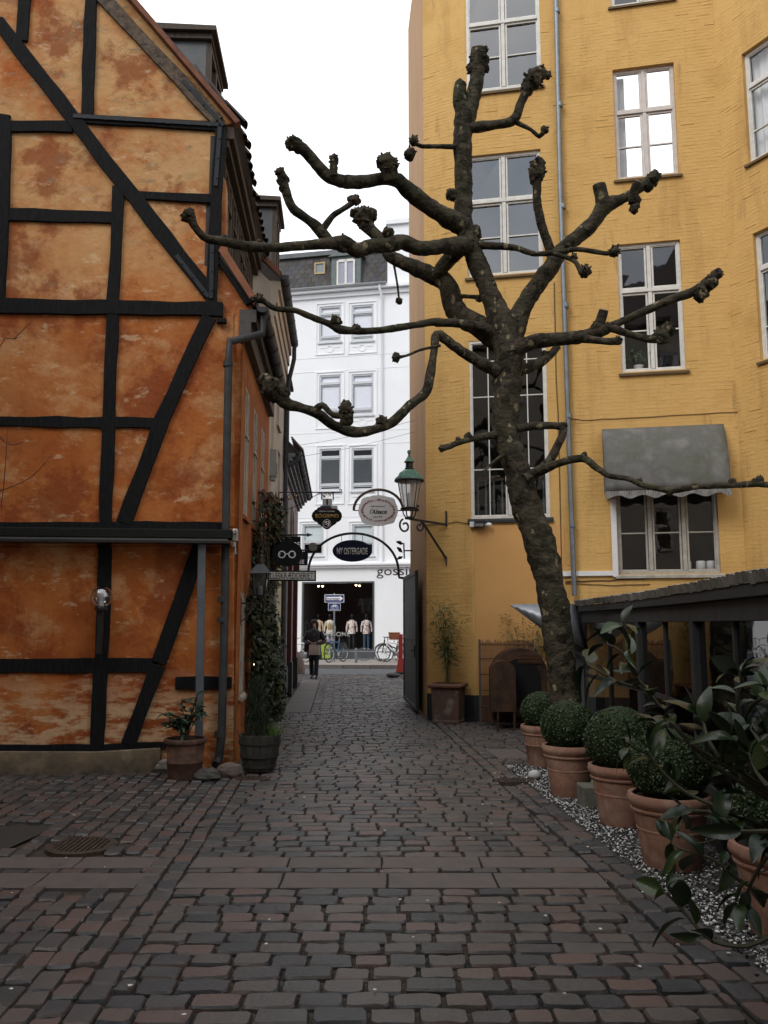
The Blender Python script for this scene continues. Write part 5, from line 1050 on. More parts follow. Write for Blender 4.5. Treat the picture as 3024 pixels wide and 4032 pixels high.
pots = [(2147,3023,.24,.46,'behind the tree trunk'),(2260,3145,.255,.47,'in front of the tree trunk'),(2480,3263,.27,.47,'behind the stone block'),(2684,3437,.275,.47,'between the stone block and the leafy shrub'),(2990,3731,.28,.46,'half hidden under the leafy shrub')]
desc = ['round clipped box ball in a slim terracotta pot just beyond the tree trunk','round clipped box ball in a pale terracotta pot standing against the tree trunk','large clipped box ball in a terracotta pot with the stone block beside its foot','clipped box ball in a wide-rimmed terracotta pot partly behind the shrub leaves','terracotta pot with box ball mostly hidden by the glossy shrub']
for i, (px, py, R, H, w_) in enumerate(pots):
    q = G(px, py, -.004); q.y += R*.66; q.z = -.004
    if i == 4: q.x = 2.12
    t = thing('potted_box_ball', q, desc[i], 'potted plant', 'potted box balls along the glass lean-to'); rim_pot(q, R, H, t)
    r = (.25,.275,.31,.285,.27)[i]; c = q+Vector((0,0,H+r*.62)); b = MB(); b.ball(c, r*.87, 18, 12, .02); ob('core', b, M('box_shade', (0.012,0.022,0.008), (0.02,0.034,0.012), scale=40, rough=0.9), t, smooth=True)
    leaf_cloud('foliage', c, r*.96, 8500, .019, BOX, t, sc=(1,1,.88), shell=.035, lump=.06)
STN = M('mossy_stone', (0.10,0.10,0.08), (0.15,0.148,0.12), scale=6, rough=0.9, bump=0.4)
q = G(2345, 3170); b = MB(); b.box(q.x-.13,q.x+.12,q.y-.10,q.y+.16,-.01,.17); tag(ob('stone_block', b, STN, bevel=0.012, origin=q), 'mossy squared stone block on the gravel between two pots', 'stone block')
q = G(2105, 3070); b = MB(); knob_ = b.ball(q+Vector((0,0,.045)), .062, 12, 9, .06, (1.1,.8,.85)); tag(ob('white_stone', b, M('white_pebble', (0.5,0.5,0.49), (0.42,0.42,0.41), scale=9, rough=0.8, bump=0.3), smooth=True, origin=q), 'white rounded stone lying on the gravel', 'stone')
# square terracotta planter with bamboo at the building corner
def leafblade(V, F, p, d, up, L, w_):
    s = d.cross(up).normalized()*w_; n0 = len(V); V += [p, p+d*L*.35+s, p+d*L*.35-s, p+d*L-up*L*.18]; F += [(n0,n0+1,n0+3,n0+2)]
def bamboo(t, base, H, n, spread, nl, mat, lean=(0,0)):
    b = MB(); V = []; F = []
    for i in range(n):
        a = random.uniform(0,6.28); top = base+Vector((math.cos(a)*spread*random.uniform(.2,1)+lean[0], math.sin(a)*spread*.7*random.uniform(.2,1)+lean[1], H*random.uniform(.6,1))); m = base+Vector((math.cos(a)*.05,math.sin(a)*.05,H*.3)); Q, S = catmull([base+Vector((math.cos(a)*.04,math.sin(a)*.04,0)), m, top], [.006,.005,.002], .08); b.tube(Q, S, 5)
        for k in range(nl):
            f = random.uniform(.35,1); p = Q[int(f*(len(Q)-1))]; d = Vector((random.gauss(0,1),random.gauss(0,1),random.gauss(-.1,.6))).normalized(); p2 = p+d*random.uniform(.02,.16); leafblade(V, F, p2, d, Vector((0,0,1)), random.uniform(.07,.13), random.uniform(.006,.011))
    ob('culms', b, M('bamboo_cane', (0.16,0.15,0.06), (0.11,0.10,0.04), rough=0.6), t); m = MB(); m.add(V, F); o = ob('foliage', m, mat, t, fixn=False); o['kind'] = 'stuff'
BAM = M('bamboo_leaf', (0.06,0.09,0.024), (0.10,0.125,0.035), (0.16,0.16,0.07), scale=20, rnd=.85, rough=0.55, lo=.1, hi=.95)
q = G(1775, 2850); q += Vector((-.02,.22,0)); t = thing('bamboo_planter', q, 'square weathered terracotta planter with bamboo at the yellow building corner', 'planter')
OT = M('weathered_terracotta', (0.15,0.085,0.06), (0.11,0.07,0.055), (0.24,0.19,0.16), scale=4, rough=0.9, bump=0.4); rz = Matrix.Rotation(-.32, 3, 'Z')
def sqring(h, z): return [q+rz@Vector((x*h, y*h, z)) for x, y in ((-1,-1),(1,-1),(1,1),(-1,1))]
b = MB()
def sqbody(b, prof):
    n0 = len(b.v)
    for h, z in prof: b.v += [tuple(x) for x in sqring(h, z)]
    for i in range(len(prof)-1):
        for k in range(4): b.f.append((n0+4*i+k, n0+4*i+(k+1) % 4, n0+4*i+4+(k+1) % 4, n0+4*i+4+k))
sqbody(b, [(.2,0),(.225,.0),(.225,.04),(.215,.05),(.235,.56)]); ob('pot', b, OT, t, bevel=.01)
b = MB(); sqbody(b, [(.236,.56),(.275,.57),(.285,.60),(.275,.63),(.23,.635),(.225,.58)]); ob('rim', b, M('terracotta_rim', (0.20,0.09,0.06), (0.15,0.075,0.055), rough=0.85, bump=.3), t, bevel=.01)
b = MB(); b.poly(sqring(.23,.59)); ob('soil', b, SOIL, t); bamboo(t, q+Vector((0,0,.59)), 1.5, 16, .34, 60, BAM)
q = G(2090, 2850)+Vector((.15,.2,0)); t = thing('bamboo_clump', q, 'green bamboo growing between the wicker screen and tree trunk', 'plant'); bamboo(t, q+Vector((-.12,0,-.01)), 1.85, 26, .46, 60, M('bamboo_leaf_green', (0.05,0.085,0.03), (0.10,0.14,0.05), scale=20, rnd=.85, rough=.5), lean=(-.1,0))
# wicker screen, rusty stove drum and its hood
def Bq(px, py, Y): return PY(px, py, Y)
q0 = G(1892, 2855); q1 = Vector((q0.x+.85, q0.y-.15, 0)); SWk = Wall(q0[:2], (q1-q0)[:2]); L = (q1-q0).length; t = thing('wicker_screen', q0, 'brown wicker screen panel standing before the yellow wall', 'screen')
WICK = M('wicker', (0.10,0.045,0.026), (0.16,0.075,0.04), scale=8, rough=0.85, rnd=.7, lo=.1, hi=.9); b = MB()
for i in range(int(L/.016)):
    for (z0, z1) in ((.04,1.33),): b.tube([SWk.P(.02+i*.016,z0,random.uniform(-.006,.006)), SWk.P(.02+i*.016,.6,random.uniform(-.008,.008)), SWk.P(.02+i*.016,z1+random.uniform(-.02,.03),random.uniform(-.006,.006))], .0065, 4)
o = ob('rods', b, WICK, t); o['kind'] = 'stuff'
for z in (.08,.3,.55,.8,1.05,1.28): b = MB(); b.bar(SWk.P(0,z,.012), SWk.P(L,z,.012), .012, .018); ob('batten', b, WICK, t)
for u in (0.0, L): b = MB(); b.bar(SWk.P(u,0,.0), SWk.P(u,1.36,0), .03, .03); ob('post', b, M('grey_pole', (0.10,0.095,0.085), rough=.8), t)
RUST = M('dark_rust', (0.035,0.02,0.014), (0.06,0.032,0.02), (0.09,0.045,0.025), scale=5, rough=0.7, metal=.3, bump=.2)
c = G(2050, 2875)+Vector((.05,.25,0)); t = thing('barrel_stove', c, 'rusty round-topped barrel stove in front of the wicker screen', 'stove')
def vault(b, x0, x1, y0, y1, z0, zs, n=10):
    pr = [(x0,z0)]+[((x0+x1)/2-(x1-x0)/2*math.cos(math.pi*k/n), zs+(x1-x0)/2*math.sin(math.pi*k/n)*.9) for k in range(n+1)]+[(x1,z0)]
    b.prism([(x, y0, z) for x, z in pr], (0,1,0), y1-y0)
b = MB(); vault(b, c.x-.42, c.x+.42, c.y-.05, c.y+.4, .18, .85); ob('drum', b, RUST, t, smooth=True)
b = MB(); vault(b, c.x-.50, c.x-.12, c.y-.32, c.y-.06, .28, .88); ob('hood', b, RUST, t, smooth=True)
b = MB(); vault(b, c.x-.30, c.x+.30, c.y-.07, c.y-.052, .35, .8); ob('mouth', b, M('soot_and_hole_black', (.006,.006,.006), rough=.95), t)
for k in range(8): b = MB(); b.bar((c.x-.05, c.y-.075, 1.0+k*.022), (c.x+.34-k*.012, c.y-.075, 1.0+k*.022), .008, .008); ob('grill_bar', b, WICK, t)
for (dx, dy) in ((-.4,-.3),(-.15,-.3),(-.38,.36),(.38,.36),(.38,0)): b = MB(); b.bar((c.x+dx, c.y+dy, 0), (c.x+dx, c.y+dy, .30), .03, .03); ob('leg', b, RUST, t)
# glass lean-to with tiled edge
PT = [(2.66,11.2),(2.62,8.6),(2.45,6.6),(2.22,4.6),(1.98,2.6)]
lt = thing('glass_lean_to', (3.2, 8, 0), 'low dark-framed glass lean-to with mossy roof edge beside the pots', 'conservatory')
DFR = M('dark_grey_timber', (0.022,0.023,0.025), (0.034,0.034,0.035), scale=6, rough=0.7, bump=.3, stretch=(1,1,.3)); RH = 1.86
for i in range(4):
    W = Wall(PT[i+1], (PT[i][0]-PT[i+1][0], PT[i][1]-PT[i+1][1])); W.n = -Vector((W.u.y,-W.u.x,0)) if Vector((W.u.y,-W.u.x,0)).x > 0 else Vector((W.u.y,-W.u.x,0)); Lw = (Vector(PT[i])-Vector(PT[i+1])).length
    b = MB(); b.wbox(W, -.05, .05, 0, RH-.1, -.05, .05); b.wbox(W, .051, .09, 0, RH-.1, -.04, .02); ob('post', b, DFR, lt, bevel=.005)
    b = MB(); b.wbox(W, .051, Lw-.05, RH-.24, RH-.1, -.05, .05); b.wbox(W, -.06, Lw-.05, RH-.098, RH-.02, -.06, .09); ob('head_beam', b, DFR, lt, bevel=.005)
    b = MB(); b.wbox(W, .09, Lw-.05, 0, .42, -.03, .025); ob('base_panel', b, DFR, lt)
    for f in (.5,): b = MB(); b.wbox(W, Lw*f-.02, Lw*f+.02, .42, RH-.24, -.03, .02); ob('mullion', b, DFR, lt)
    b = MB(); b.wbox(W, .09, Lw*.5-.02, .92, .96, -.02, .015); b.wbox(W, Lw*.5+.02, Lw-.05, .92, .96, -.02, .015); ob('mid_rail', b, DFR, lt)
    for (a, c_) in ((.09,Lw*.5-.02),(Lw*.5+.02,Lw-.05)): b = MB(); b.quad(W.P(a,.42,0),W.P(c_,.42,0),W.P(c_,RH-.24,0),W.P(a,RH-.24,0)); ob('pane', b, GLASS1, lt, fixn=False)
    # row of mossy edge tiles
    k = 0; u = 0
    while u < Lw-.02:
        w_ = .105+random.uniform(-.02,.02); h = random.uniform(-.008,.008); b = MB(); b.add([W.P(u+.004,RH-.02+h,.10),W.P(u+w_-.004,RH-.02+h,.10),W.P(u+w_-.004,RH+.045+h,.12),W.P(u+.004,RH+.045+h,.12),W.P(u+.004,RH+.10+h,-.28),W.P(u+w_-.004,RH+.10+h,-.28),W.P(u+w_*.5,RH+.05+h,.123),W.P(u+w_*.5,RH+.104+h,-.28)],[(0,1,2,6,3),(3,6,7,4),(6,2,5,7),(0,3,4),(1,5,2)]); ob('edge_tile', b, EDGE if 'EDGE' in globals() else M('mossy_pale_tile', (0.26,0.245,0.215), (0.13,0.125,0.105), (0.33,0.31,0.28), scale=9, rough=.9, bump=.4, rnd=.4, lo=.2, hi=.8), lt); u += w_
b = MB(); b.poly([(PT[0][0],PT[0][1],RH),(PT[1][0],PT[1][1],RH),(PT[2][0],PT[2][1],RH),(PT[3][0],PT[3][1],RH),(PT[4][0],PT[4][1],RH),(8.0,4.6,RH+.35),(6.9,11.3,RH+.5),(5.4,13.4,RH+.45),(3.1,13.9,RH+.1)]); ob('roof', b, M('lead_roof', (0.12,0.12,0.12), (0.16,0.16,0.155), rough=.7), lt, fixn=False)
b = MB(); b.quad((4.6,2.2,0),(4.6,2.2,RH+.2),(5.0,13.4,RH+.3),(5.0,13.4,0)); b.quad((4.6,2.2,0),(4.6,2.2,RH+.2),(2.05,2.3,RH),(2.05,2.3,0)); b.quad((3.25,11.3,0),(3.25,11.3,RH+.15),(5.0,11.5,RH+.3),(5.0,11.5,0)); ob('dark_inner_wall', b, M('dark_interior_panel', (.05,.036,.026), (.035,.026,.02), scale=4, rough=.7), lt, fixn=False)  # dark brown panels added so the lean-to interior reads as shaded
b = MB(); b.poly([(2.7,2.6,.01),(6.5,2.6,.01),(6.5,12.5,.01),(2.7,11.2,.01)]); ob('floor', b, M('dark_tiles', (.05,.04,.035), rough=.6), lt, fixn=False)
# tables with cloths, chairs seen dimly inside
for k, (x, y) in enumerate(((3.6,8.9),(3.5,7.0),(3.4,5.2))):
    t = thing('cafe_table', (x,y,.01), 'small dark cafe table inside the glass lean-to', 'table', 'tables inside the glass lean-to'); b = MB(); b.lathe([(.38,.70),(.38,.74)], (x,y,.01), 20); ob('table_top', b, DFR, t); b = MB(); b.lathe([(.2,0),(.03,.04),(.03,.70)], (x,y,.01), 12); ob('leg', b, IRON, t)
# curved steel hood at the end of the lean-to
h0 = thing('steel_hood', (2.3,11.2,0), 'pointed curved grey steel hood at the end of the lean-to', 'metal hood'); HS = M('brushed_steel', (0.26,0.275,0.30), (0.19,0.20,0.22), scale=3, rough=.4, metal=.6, bump=.1)
tip = PY(2008,2380,11.2); up_r = PY(2262,2380,11.2); lo_r = PY(2300,2560,11.3); dn = PY(2150,2480,11.15)
b = MB(); n = 10; top = [tip.lerp(up_r, i/n)+Vector((0,-.12*math.sin(math.pi*i/n),0)) for i in range(n+1)]; bot = [tip.lerp(lo_r, i/n)+Vector((0,-.3*math.sin(math.pi*i/n*.7),-.05*math.sin(math.pi*i/n))) for i in range(n+1)]
vs = top+bot; b.add(vs, [(i,i+1,n+2+i,n+1+i) for i in range(n)]); o = ob('blade', b, HS, h0, smooth=True, fixn=False); md = o.modifiers.new('th','SOLIDIFY'); md.thickness = .01
b = MB(); m = 8; c0 = PY(2290,2380,11.2); vs = []
for i in range(m+1):
    a = math.pi/2*i/m; vs += [(c0.x-.12+.17*math.sin(a), 11.2-.0, c0.z-.17+.17*math.cos(a)), (c0.x-.12+.17*math.sin(a), 11.9, c0.z-.17+.17*math.cos(a))]
vs += [(c0.x+.05,11.2,.0),(c0.x+.05,11.9,.0)]; b.add(vs, [(2*i,2*i+1,2*i+3,2*i+2) for i in range(m+1)]); o = ob('curved_sheet', b, HS, h0, smooth=True, fixn=False); md = o.modifiers.new('th','SOLIDIFY'); md.thickness = .01
b = MB(); b.prism([(tip.x+.02,11.28,tip.z-.01),(c0.x+.02,11.28,c0.z-.02),(c0.x+.02,11.28,0),(c0.x-.10,11.28,0),(c0.x-.12,11.28,c0.z-.62)], (0,1,0), .05); ob('back_sheet', b, HS, h0)
# ------------------------------------------------------------ glossy shrub in the right foreground
def leaf_mesh(L, w_, fold, curl, wav=0.0):
    n = 7; vs = []; fs = []
    for i in range(n+1):
        t = i/n; ww = w_*math.sin(math.pi*min(1, t*.94+.03))**.75*(1-.25*t); z = -curl*t*t*L; y = t*L; e = wav*math.sin(t*14)
        vs += [(-ww, y, z+fold*ww+e), (-ww*.5, y, z+fold*ww*.35), (0, y, z), (ww*.5, y, z+fold*ww*.35), (ww, y, z+fold*ww-e)]
    for i in range(n): fs += [(5*i+k, 5*i+k+1, 5*i+6+k, 5*i+5+k) for k in range(4)]
    n0 = len(vs); vs += [(0,-.018,0)]; fs += [(n0,3,2),(n0,2,1)]
    b = MB(); b.add(vs, fs); me = b.mesh('leaf', smooth=True); me.materials.append(LAUR); return me
LAUR = M('laurel_leaf', (0.005,0.013,0.005), (0.013,0.029,0.010), (0.040,0.066,0.020), scale=12, rough=0.32, rnd=.85, spec=.38, lo=.1, hi=.9, bump=.12, bscale=50)
LM = [leaf_mesh(.115,.034,.35,.35), leaf_mesh(.135,.04,.2,.6,.002), leaf_mesh(.10,.034,.5,.2), leaf_mesh(.125,.03,.6,.9,.002), leaf_mesh(.115,.042,.1,.15)]
shr = thing('glossy_shrub', (1.95,3.35,0), 'glossy dark green evergreen shrub with large leaves leaning over the pots', 'shrub')
S7 = zr(2250,2200,2.143); S8 = zr(2250,2900,2.143)
TWIG = M('olive_twig', (0.035,0.036,0.018), (0.055,0.05,0.028), rough=.7)
root = Vector((1.95,3.35,.42))
stems = [([(S7,1100,1690,3.3),(S7,870,1400,3.35),(S7,730,1230,3.4),(S7,600,1060,3.42),(S7,520,960,3.45),(S7,430,790,3.45),(S7,300,720,3.5)],20),([(S7,560,980,3.44),(S7,480,840,3.4),(S7,490,690,3.35),(S7,430,560,3.3)],9),
 ([(S7,600,1100,3.4),(S7,400,1040,3.5),(S7,250,960,3.5),(S7,130,890,3.55)],9),([(S7,1490,1520,3.2),(S7,1430,1380,3.2),(S7,1400,1250,3.2),(S7,1430,1060,3.2),(S7,1420,960,3.2)],14),([(S7,1440,1400,3.2),(S7,1520,1240,3.1),(S7,1600,1180,3.05),(S7,1660,1120,3)],10),
 ([(S8,1250,600,3.2),(S8,1100,540,3.25),(S8,950,460,3.3),(S8,800,330,3.35),(S8,640,150,3.4),(S8,500,90,3.4)],18),([(S8,1659,1350,3.0),(S8,1400,1200,3.05),(S8,1200,1040,3.1),(S8,900,940,3.15),(S8,840,880,3.2)],14),
 ([(S8,1659,1690,2.9),(S8,1480,1770,2.9),(S8,1200,1730,2.95),(S8,1050,1600,3.0),(S8,880,1400,3.05),(S8,800,1320,3.05)],13),([(S8,1300,700,3.15),(S8,1150,630,3.2),(S8,980,640,3.25)],7),([(S8,1580,250,3.0),(S8,1450,100,3.05),(S7,1350,1500,3.1)],12),
 ([(S8,1659,420,2.9),(S8,1560,300,2.95),(S8,1500,160,3.0)],10),([(S8,1659,800,2.9),(S8,1450,800,2.95),(S8,1280,780,3.0)],9),([(S8,1659,1000,2.85),(S8,1560,1150,2.9),(S8,1500,1280,2.95),(S8,1450,1400,2.95)],9),([(S7,1659,1640,2.9),(S7,1560,1500,3),(S7,1500,1420,3.1)],8),([(S7,1000,1560,3.3),(S7,900,1450,3.3),(S7,840,1380,3.3),(S7,700,1400,3.4)],10),([(S7,1250,1680,3.15),(S7,1150,1520,3.2),(S7,1120,1400,3.25),(S7,1080,1330,3.3)],10)]
b = MB(); lv = []
for pts, n in stems:
    P = [PY(*z(x, y), Y) for z, x, y, Y in pts]
    Q, S = catmull(P, [.009*(1-.6*i/(len(P)-1))*1.0 for i in range(len(P))], .03); b.tube(Q, S, 6)
    n = max(5, int(n*.82))
    for k in range(n):
        f = ((k+.5)/n)**.8 if k > 2 else 1.0; i = min(int(f*(len(Q)-1)), len(Q)-1); t_ = (Q[min(i+1,len(Q)-1)]-Q[max(i-1,0)]).normalized(); a = k*2.4+random.uniform(-.4,.4)
        s = t_.orthogonal().normalized(); s = Matrix.Rotation(a, 3, t_) @ s; d = (t_*random.uniform(.35,.9)+s+Vector((0,0,random.uniform(-.25,.35)))).normalized(); lv.append((Q[i], d))
P0 = [Vector((1.7,3.2,.75)), Vector((1.75,3.1,1.0)), Vector((1.6,3.0,1.1)), Vector((1.6,2.9,.6)), Vector((1.65,2.95,.35))]
for z, x, y, Y in [s[0][0] for s in stems]:
    e = PY(*z(x, y), Y)
    if Y > 3.39: continue
    mid = root.lerp(e, .55)+Vector((.05,-.02,.05)); Q, S = catmull([root, mid, e], [.015,.012,.009], .05); b.tube(Q, S, 6)
ob('stems', b, TWIG, shr, smooth=True)
random.shuffle(lv)
for p, d in lv[:298]:
    u = (Vector((0,0,1))+Vector(RNG.normal(0,.45,3))).normalized(); xx = d.cross(u).normalized(); zz = xx.cross(d)
    o = piece('leaf', LM[RNG.integers(5)], p+d*.012, 0, shr, (1,1,1)); s = RNG.uniform(.55,1.0); o.rotation_euler = Matrix((xx, d, zz)).transposed().to_euler(); o.scale = (s,s,s)
b = MB(); b.lathe([(.12,0),(.19,.0),(.24,.36),(.26,.37),(.27,.44),(.24,.45),(.23,.4)], (1.95,3.35,0), 28, cap=False); po = ob('pot', b, TERRA, shr, smooth=True); b = MB(); b.lathe([(.235,.41),(.001,.42)], (1.95,3.35,0), 20, cap=False); ob('soil', b, SOIL, po)

# ------------------------------------------------------------ left: potted shrub, tub, ivy, stones
q = G(712, 3075); q.y += .16; t = thing('potted_rhododendron', q, 'brown terracotta pot with a leafy shrub against the orange gable', 'potted plant'); OTB = M('old_brown_terracotta', (0.11,0.055,0.038), (0.075,0.042,0.032), (0.16,0.085,0.055), scale=5, rough=.85, bump=.5)
b = MB(); b.lathe([(.08,0),(.165,0),(.172,.02),(.185,.16),(.19,.165),(.19,.18),(.185,.185),(.20,.36)], q, 28, cap=False); po = ob('pot', b, OTB, t, smooth=True); b = MB(); b.lathe([(.20,.36),(.22,.365),(.228,.385),(.22,.41),(.195,.41),(.19,.37)], q, 28, cap=False); ob('rim', b, OTB, po, smooth=True); b = MB(); b.lathe([(.195,.385),(.001,.395)], q, 20, cap=False); ob('soil', b, SOIL, po)
RHO = M('rhododendron_leaf', (0.025,0.05,0.03), (0.045,0.075,0.045), (0.06,0.09,0.055), scale=12, rough=.4, rnd=.8, lo=.1, hi=.9); rm = [leaf_mesh(.125,.027,.3,.4), leaf_mesh(.105,.024,.4,.6)]
for m_ in rm: m_.materials.clear(); m_.materials.append(RHO)
b = MB(); nl = 0
for i in range(17):
    a = random.uniform(0,6.28); sp = random.uniform(.05,.26); base = q+Vector((0,0,.39)); top = base+Vector((math.cos(a)*sp-.04, math.sin(a)*sp*.6, random.uniform(.12,.36)+(.12 if i < 3 else 0)+(.10 if math.cos(a) > .6 else 0))); Q, S = catmull([base, base.lerp(top,.5)+Vector((0,0,.05)), top], [.007,.005,.003], .03); b.tube(Q, S, 5)
    for k in range(11):
        f = 1-abs(random.gauss(0,.22)); p = Q[int(max(0,min(1,f))*(len(Q)-1))]; aa = random.uniform(0,6.28); d = Vector((math.cos(aa), math.sin(aa)*.9, random.uniform(-.2,.9))).normalized(); u = (Vector((0,0,1))+Vector(RNG.normal(0,.3,3))).normalized(); xx = d.cross(u).normalized(); zz = xx.cross(d); o = piece('leaf', rm[RNG.integers(2)], p, 0, t); s = random.uniform(.6,1.05); o.scale = (s,s,s); o.rotation_euler = Matrix((xx,d,zz)).transposed().to_euler()
ob('stems', b, TWIG, t)
# pale slabs stacked beside the pot
PALE = M('pale_stone', (0.34,0.32,0.29), (0.26,0.245,0.225), scale=6, rough=.9, bump=.3)
q = G(640, 3045)
for k, (w_, h, z) in enumerate(((.24,.045,0),(.19,.04,.047),(.16,.04,.089))):
    b = MB(); b.box(q.x-w_/2+.02*k, q.x+w_/2+.02*k, q.y-.02, q.y+.16, z, z+h); o = ob('stone_slab', b, PALE if k else M('dark_slab', (.06,.056,.052), rough=.9), bevel=.006, origin=(q.x,q.y,z)); tag(o, ['dark stone slab at the bottom of the small stack by the gable','pale stone slab in the middle of the small stack by the gable','pale stone slab topmost of the small stack by the gable'][k], 'stone slab', 'stacked slabs by the pot')
for px, py, r, sc, lab, mt in ((812,3075,.12,(1.2,.8,.6),'dark rough boulder at the foot of the downpipe',M('dark_boulder',(.05,.046,.042),(.08,.074,.066),scale=7,rough=.9,bump=.5)),(898,3065,.13,(1.15,.8,.75),'pale pinkish broken boulder at the house corner',M('pink_boulder',(.16,.125,.105),(.09,.072,.062),scale=7,rough=.9,bump=.5))):
    p = G(px, py); p.y += r*.6; b = MB(); b.ball(p+Vector((0,0,r*sc[2]*.6)), r, 9, 7, .14, sc); tag(ob('boulder', b, mt, origin=p), lab, 'boulder')
# wooden tub with grass-like plant
q = G(1010, 3050); q.y += .19; t = thing('wooden_tub', q, 'half-barrel wooden tub with dark conifer and grass at the ivy foot', 'planter')
TUB = M('old_barrel_stave', (0.035,0.033,0.028), (0.055,0.05,0.042), scale=9, rough=.85, bump=.4, rnd=.6, stretch=(1,1,.3)); n = 18
for k in range(n):
    a0, a1 = 2*math.pi*k/n+.012, 2*math.pi*(k+1)/n-.012; b = MB(); vs = []
    for (r, z) in ((.165,.02),(.21,.20),(.235,.40)):
        for a in (a0, a1): vs += [q+Vector((math.cos(a)*r, math.sin(a)*r, z))]
        for a in (a0, a1): vs += [q+Vector((math.cos(a)*(r-.02), math.sin(a)*(r-.02), z))]
    b.add(vs, [(0,1,5,4),(4,5,9,8),(2,6,7,3),(6,10,11,7),(8,9,11,10),(0,4,6,2),(4,8,10,6),(1,3,7,5),(5,7,11,9),(0,2,3,1)]); ob('stave', b, TUB, t)
for z, r in ((.07,.181),(.18,.208),(.32,.227)): b = MB(); b.lathe([(r,z-.015),(r+.004,z-.015),(r+.008,z+.015),(r+.003,z+.015)], q, 30, cap=False); ob('hoop', b, M('grey_hoop', (.06,.062,.06), rough=.6, metal=.4), t, smooth=True)
b = MB(); b.lathe([(.2,.36),(.001,.37)], q, 20, cap=False); ob('soil', b, SOIL, t); b = MB(); b.lathe([(.16,.02),(.001,.021)], q, 20, cap=False); ob('bottom_board', b, TUB, t)
b = MB(); b.box(q.x-.15,q.x+.15,q.y-.1,q.y-.06,0,.02).box(q.x-.15,q.x+.15,q.y+.06,q.y+.1,0,.0195); ob('foot', b, TUB, t)
V = []; F = []
for k in range(1500):
    a = random.uniform(0,6.28); r = random.uniform(0,.17); z = random.uniform(.36,.98); r *= 1.1-(z-.36)*.9; p = q+Vector((math.cos(a)*r-.03, math.sin(a)*r*.8, z)); d = Vector((random.gauss(0,.35),random.gauss(0,.35),1)).normalized(); leafblade(V, F, p, d, Vector((random.uniform(-1,1),random.uniform(-1,1),.2)).normalized(), random.uniform(.05,.11), .004)
m = MB(); m.add(V, F); o = ob('conifer_sprays', m, M('conifer_green', (.010,.020,.010), (.018,.034,.014), rough=.7), t, fixn=False); o['kind'] = 'stuff'
V = []; F = []
for k in range(120):
    p = q+Vector((random.uniform(.08,.2), random.uniform(-.15,.12), .37)); d = Vector((random.gauss(.25,.4),random.gauss(-.1,.3),1)).normalized(); leafblade(V, F, p, d, Vector((random.uniform(-1,1),random.uniform(-1,1),.2)).normalized(), random.uniform(.08,.2), .004)
m = MB(); m.add(V, F); o = ob('grass_blades', m, M('fresh_grass', (.05,.10,.02), (.08,.14,.03), rough=.6), t, fixn=False); o['kind'] = 'stuff'
# ivy on the alley side of the orange house
iv = thing('climbing_ivy', AW.P(1.6,0,.1), 'dark ivy climbing the alley wall with tiny fairy lights', 'climbing plant')
IVY = M('ivy_leaf', (0.014,0.026,0.013), (0.026,0.045,0.02), (0.045,0.06,0.03), scale=15, rough=.45, rnd=.8, lo=.1, hi=.95); DRY = M('dry_ivy_leaf', (0.07,0.03,0.016), (0.10,0.05,0.022), (0.03,0.03,0.016), scale=15, rough=.7, rnd=.8, lo=.1, hi=.9)
def ivyleaves(name, n, mat, zlo, zhi):
    V = []; F = []
    for k in range(n):
        z = random.uniform(zlo, zhi); f = z/4.6; w0, w1 = (.95 if z < 1.9 else min(1.4, .95+(z-1.9)*1.2))+.08*math.sin(z*3), 2.75-.55*max(0,(z-2.6))/1.6+.15*math.sin(z*4.1); u = random.uniform(w0, w1); bulge = (.30+.10*math.sin(z*2.3)+.06*math.sin(u*7+z*5))*math.sin(math.pi*min(1,max(0.05,(u-w0)/(w1-w0)*.85+.1)))*(1.0 if z < 3 else 1-.45*(z-3)/1.6); o_ = abs(random.gauss(bulge*.9, .05)); p = AW.P(u, z, o_)
        nrm = (AW.n*1.0+Vector((random.gauss(0,.6),random.gauss(-.3,.6),random.gauss(.35,.5)))).normalized(); tt = nrm.cross(Vector((0,0,1))).normalized(); bb = -nrm.cross(tt) if nrm.cross(tt).z > 0 else nrm.cross(tt); s = random.uniform(.022,.05); n0 = len(V)
        V += [p, p+tt*s+bb*s*.1, p+tt*s*.45+bb*s*.55, p+bb*s*1.5, p-tt*s*.45+bb*s*.55, p-tt*s+bb*s*.1, p-bb*s*.25]; F += [tuple(a+n0 for a in f_) for f_ in ((6,1,2,0),(0,2,3,4),(6,0,4,5))]
    m = MB(); m.add(V, F); o = ob(name, m, mat, iv, fixn=False); o['kind'] = 'stuff'
ivyleaves('foliage', 6200, IVY, .35, 2.7); ivyleaves('foliage', 700, IVY, 2.6, 3.25); ivyleaves('dry_foliage', 800, DRY, 2.0, 3.4)
b = MB()
for k in range(26):
    u = random.uniform(1.1,2.4); pts = []; z = 0.0
    while z < random.uniform(2.3,3.4): pts.append(AW.P(u, z, .10+.14*random.random())); z += .35; u += random.gauss(0,.06)
    if len(pts) > 2: Q, S = catmull(pts, [.008]*len(pts), .1); b.tube(Q, S, 5)
ob('stems', b, M('ivy_stem', (.05,.034,.024), (.075,.05,.035), rough=.9), iv)
b = MB(); b.wbox(AW, 1.15, 2.6, .1, 3.4, .02, .14); 
FAIRY = M('fairy_light', (1,.9,.7), emit=(1,.86,.6), estr=14)
for px, py in ((1029,2473),(1032,2498),(1010,2602),(1001,2616),(1014,2565),(1030,2050),(1036,2100),(1046,2330),(1024,2615),(1058,2570)):
    p = PY(px, py, 11.15); m = MB(); m.ball(p, .0055 if random.random() < .5 else .008, 6, 4); ob('fairy_light', m, FAIRY, iv, smooth=True)
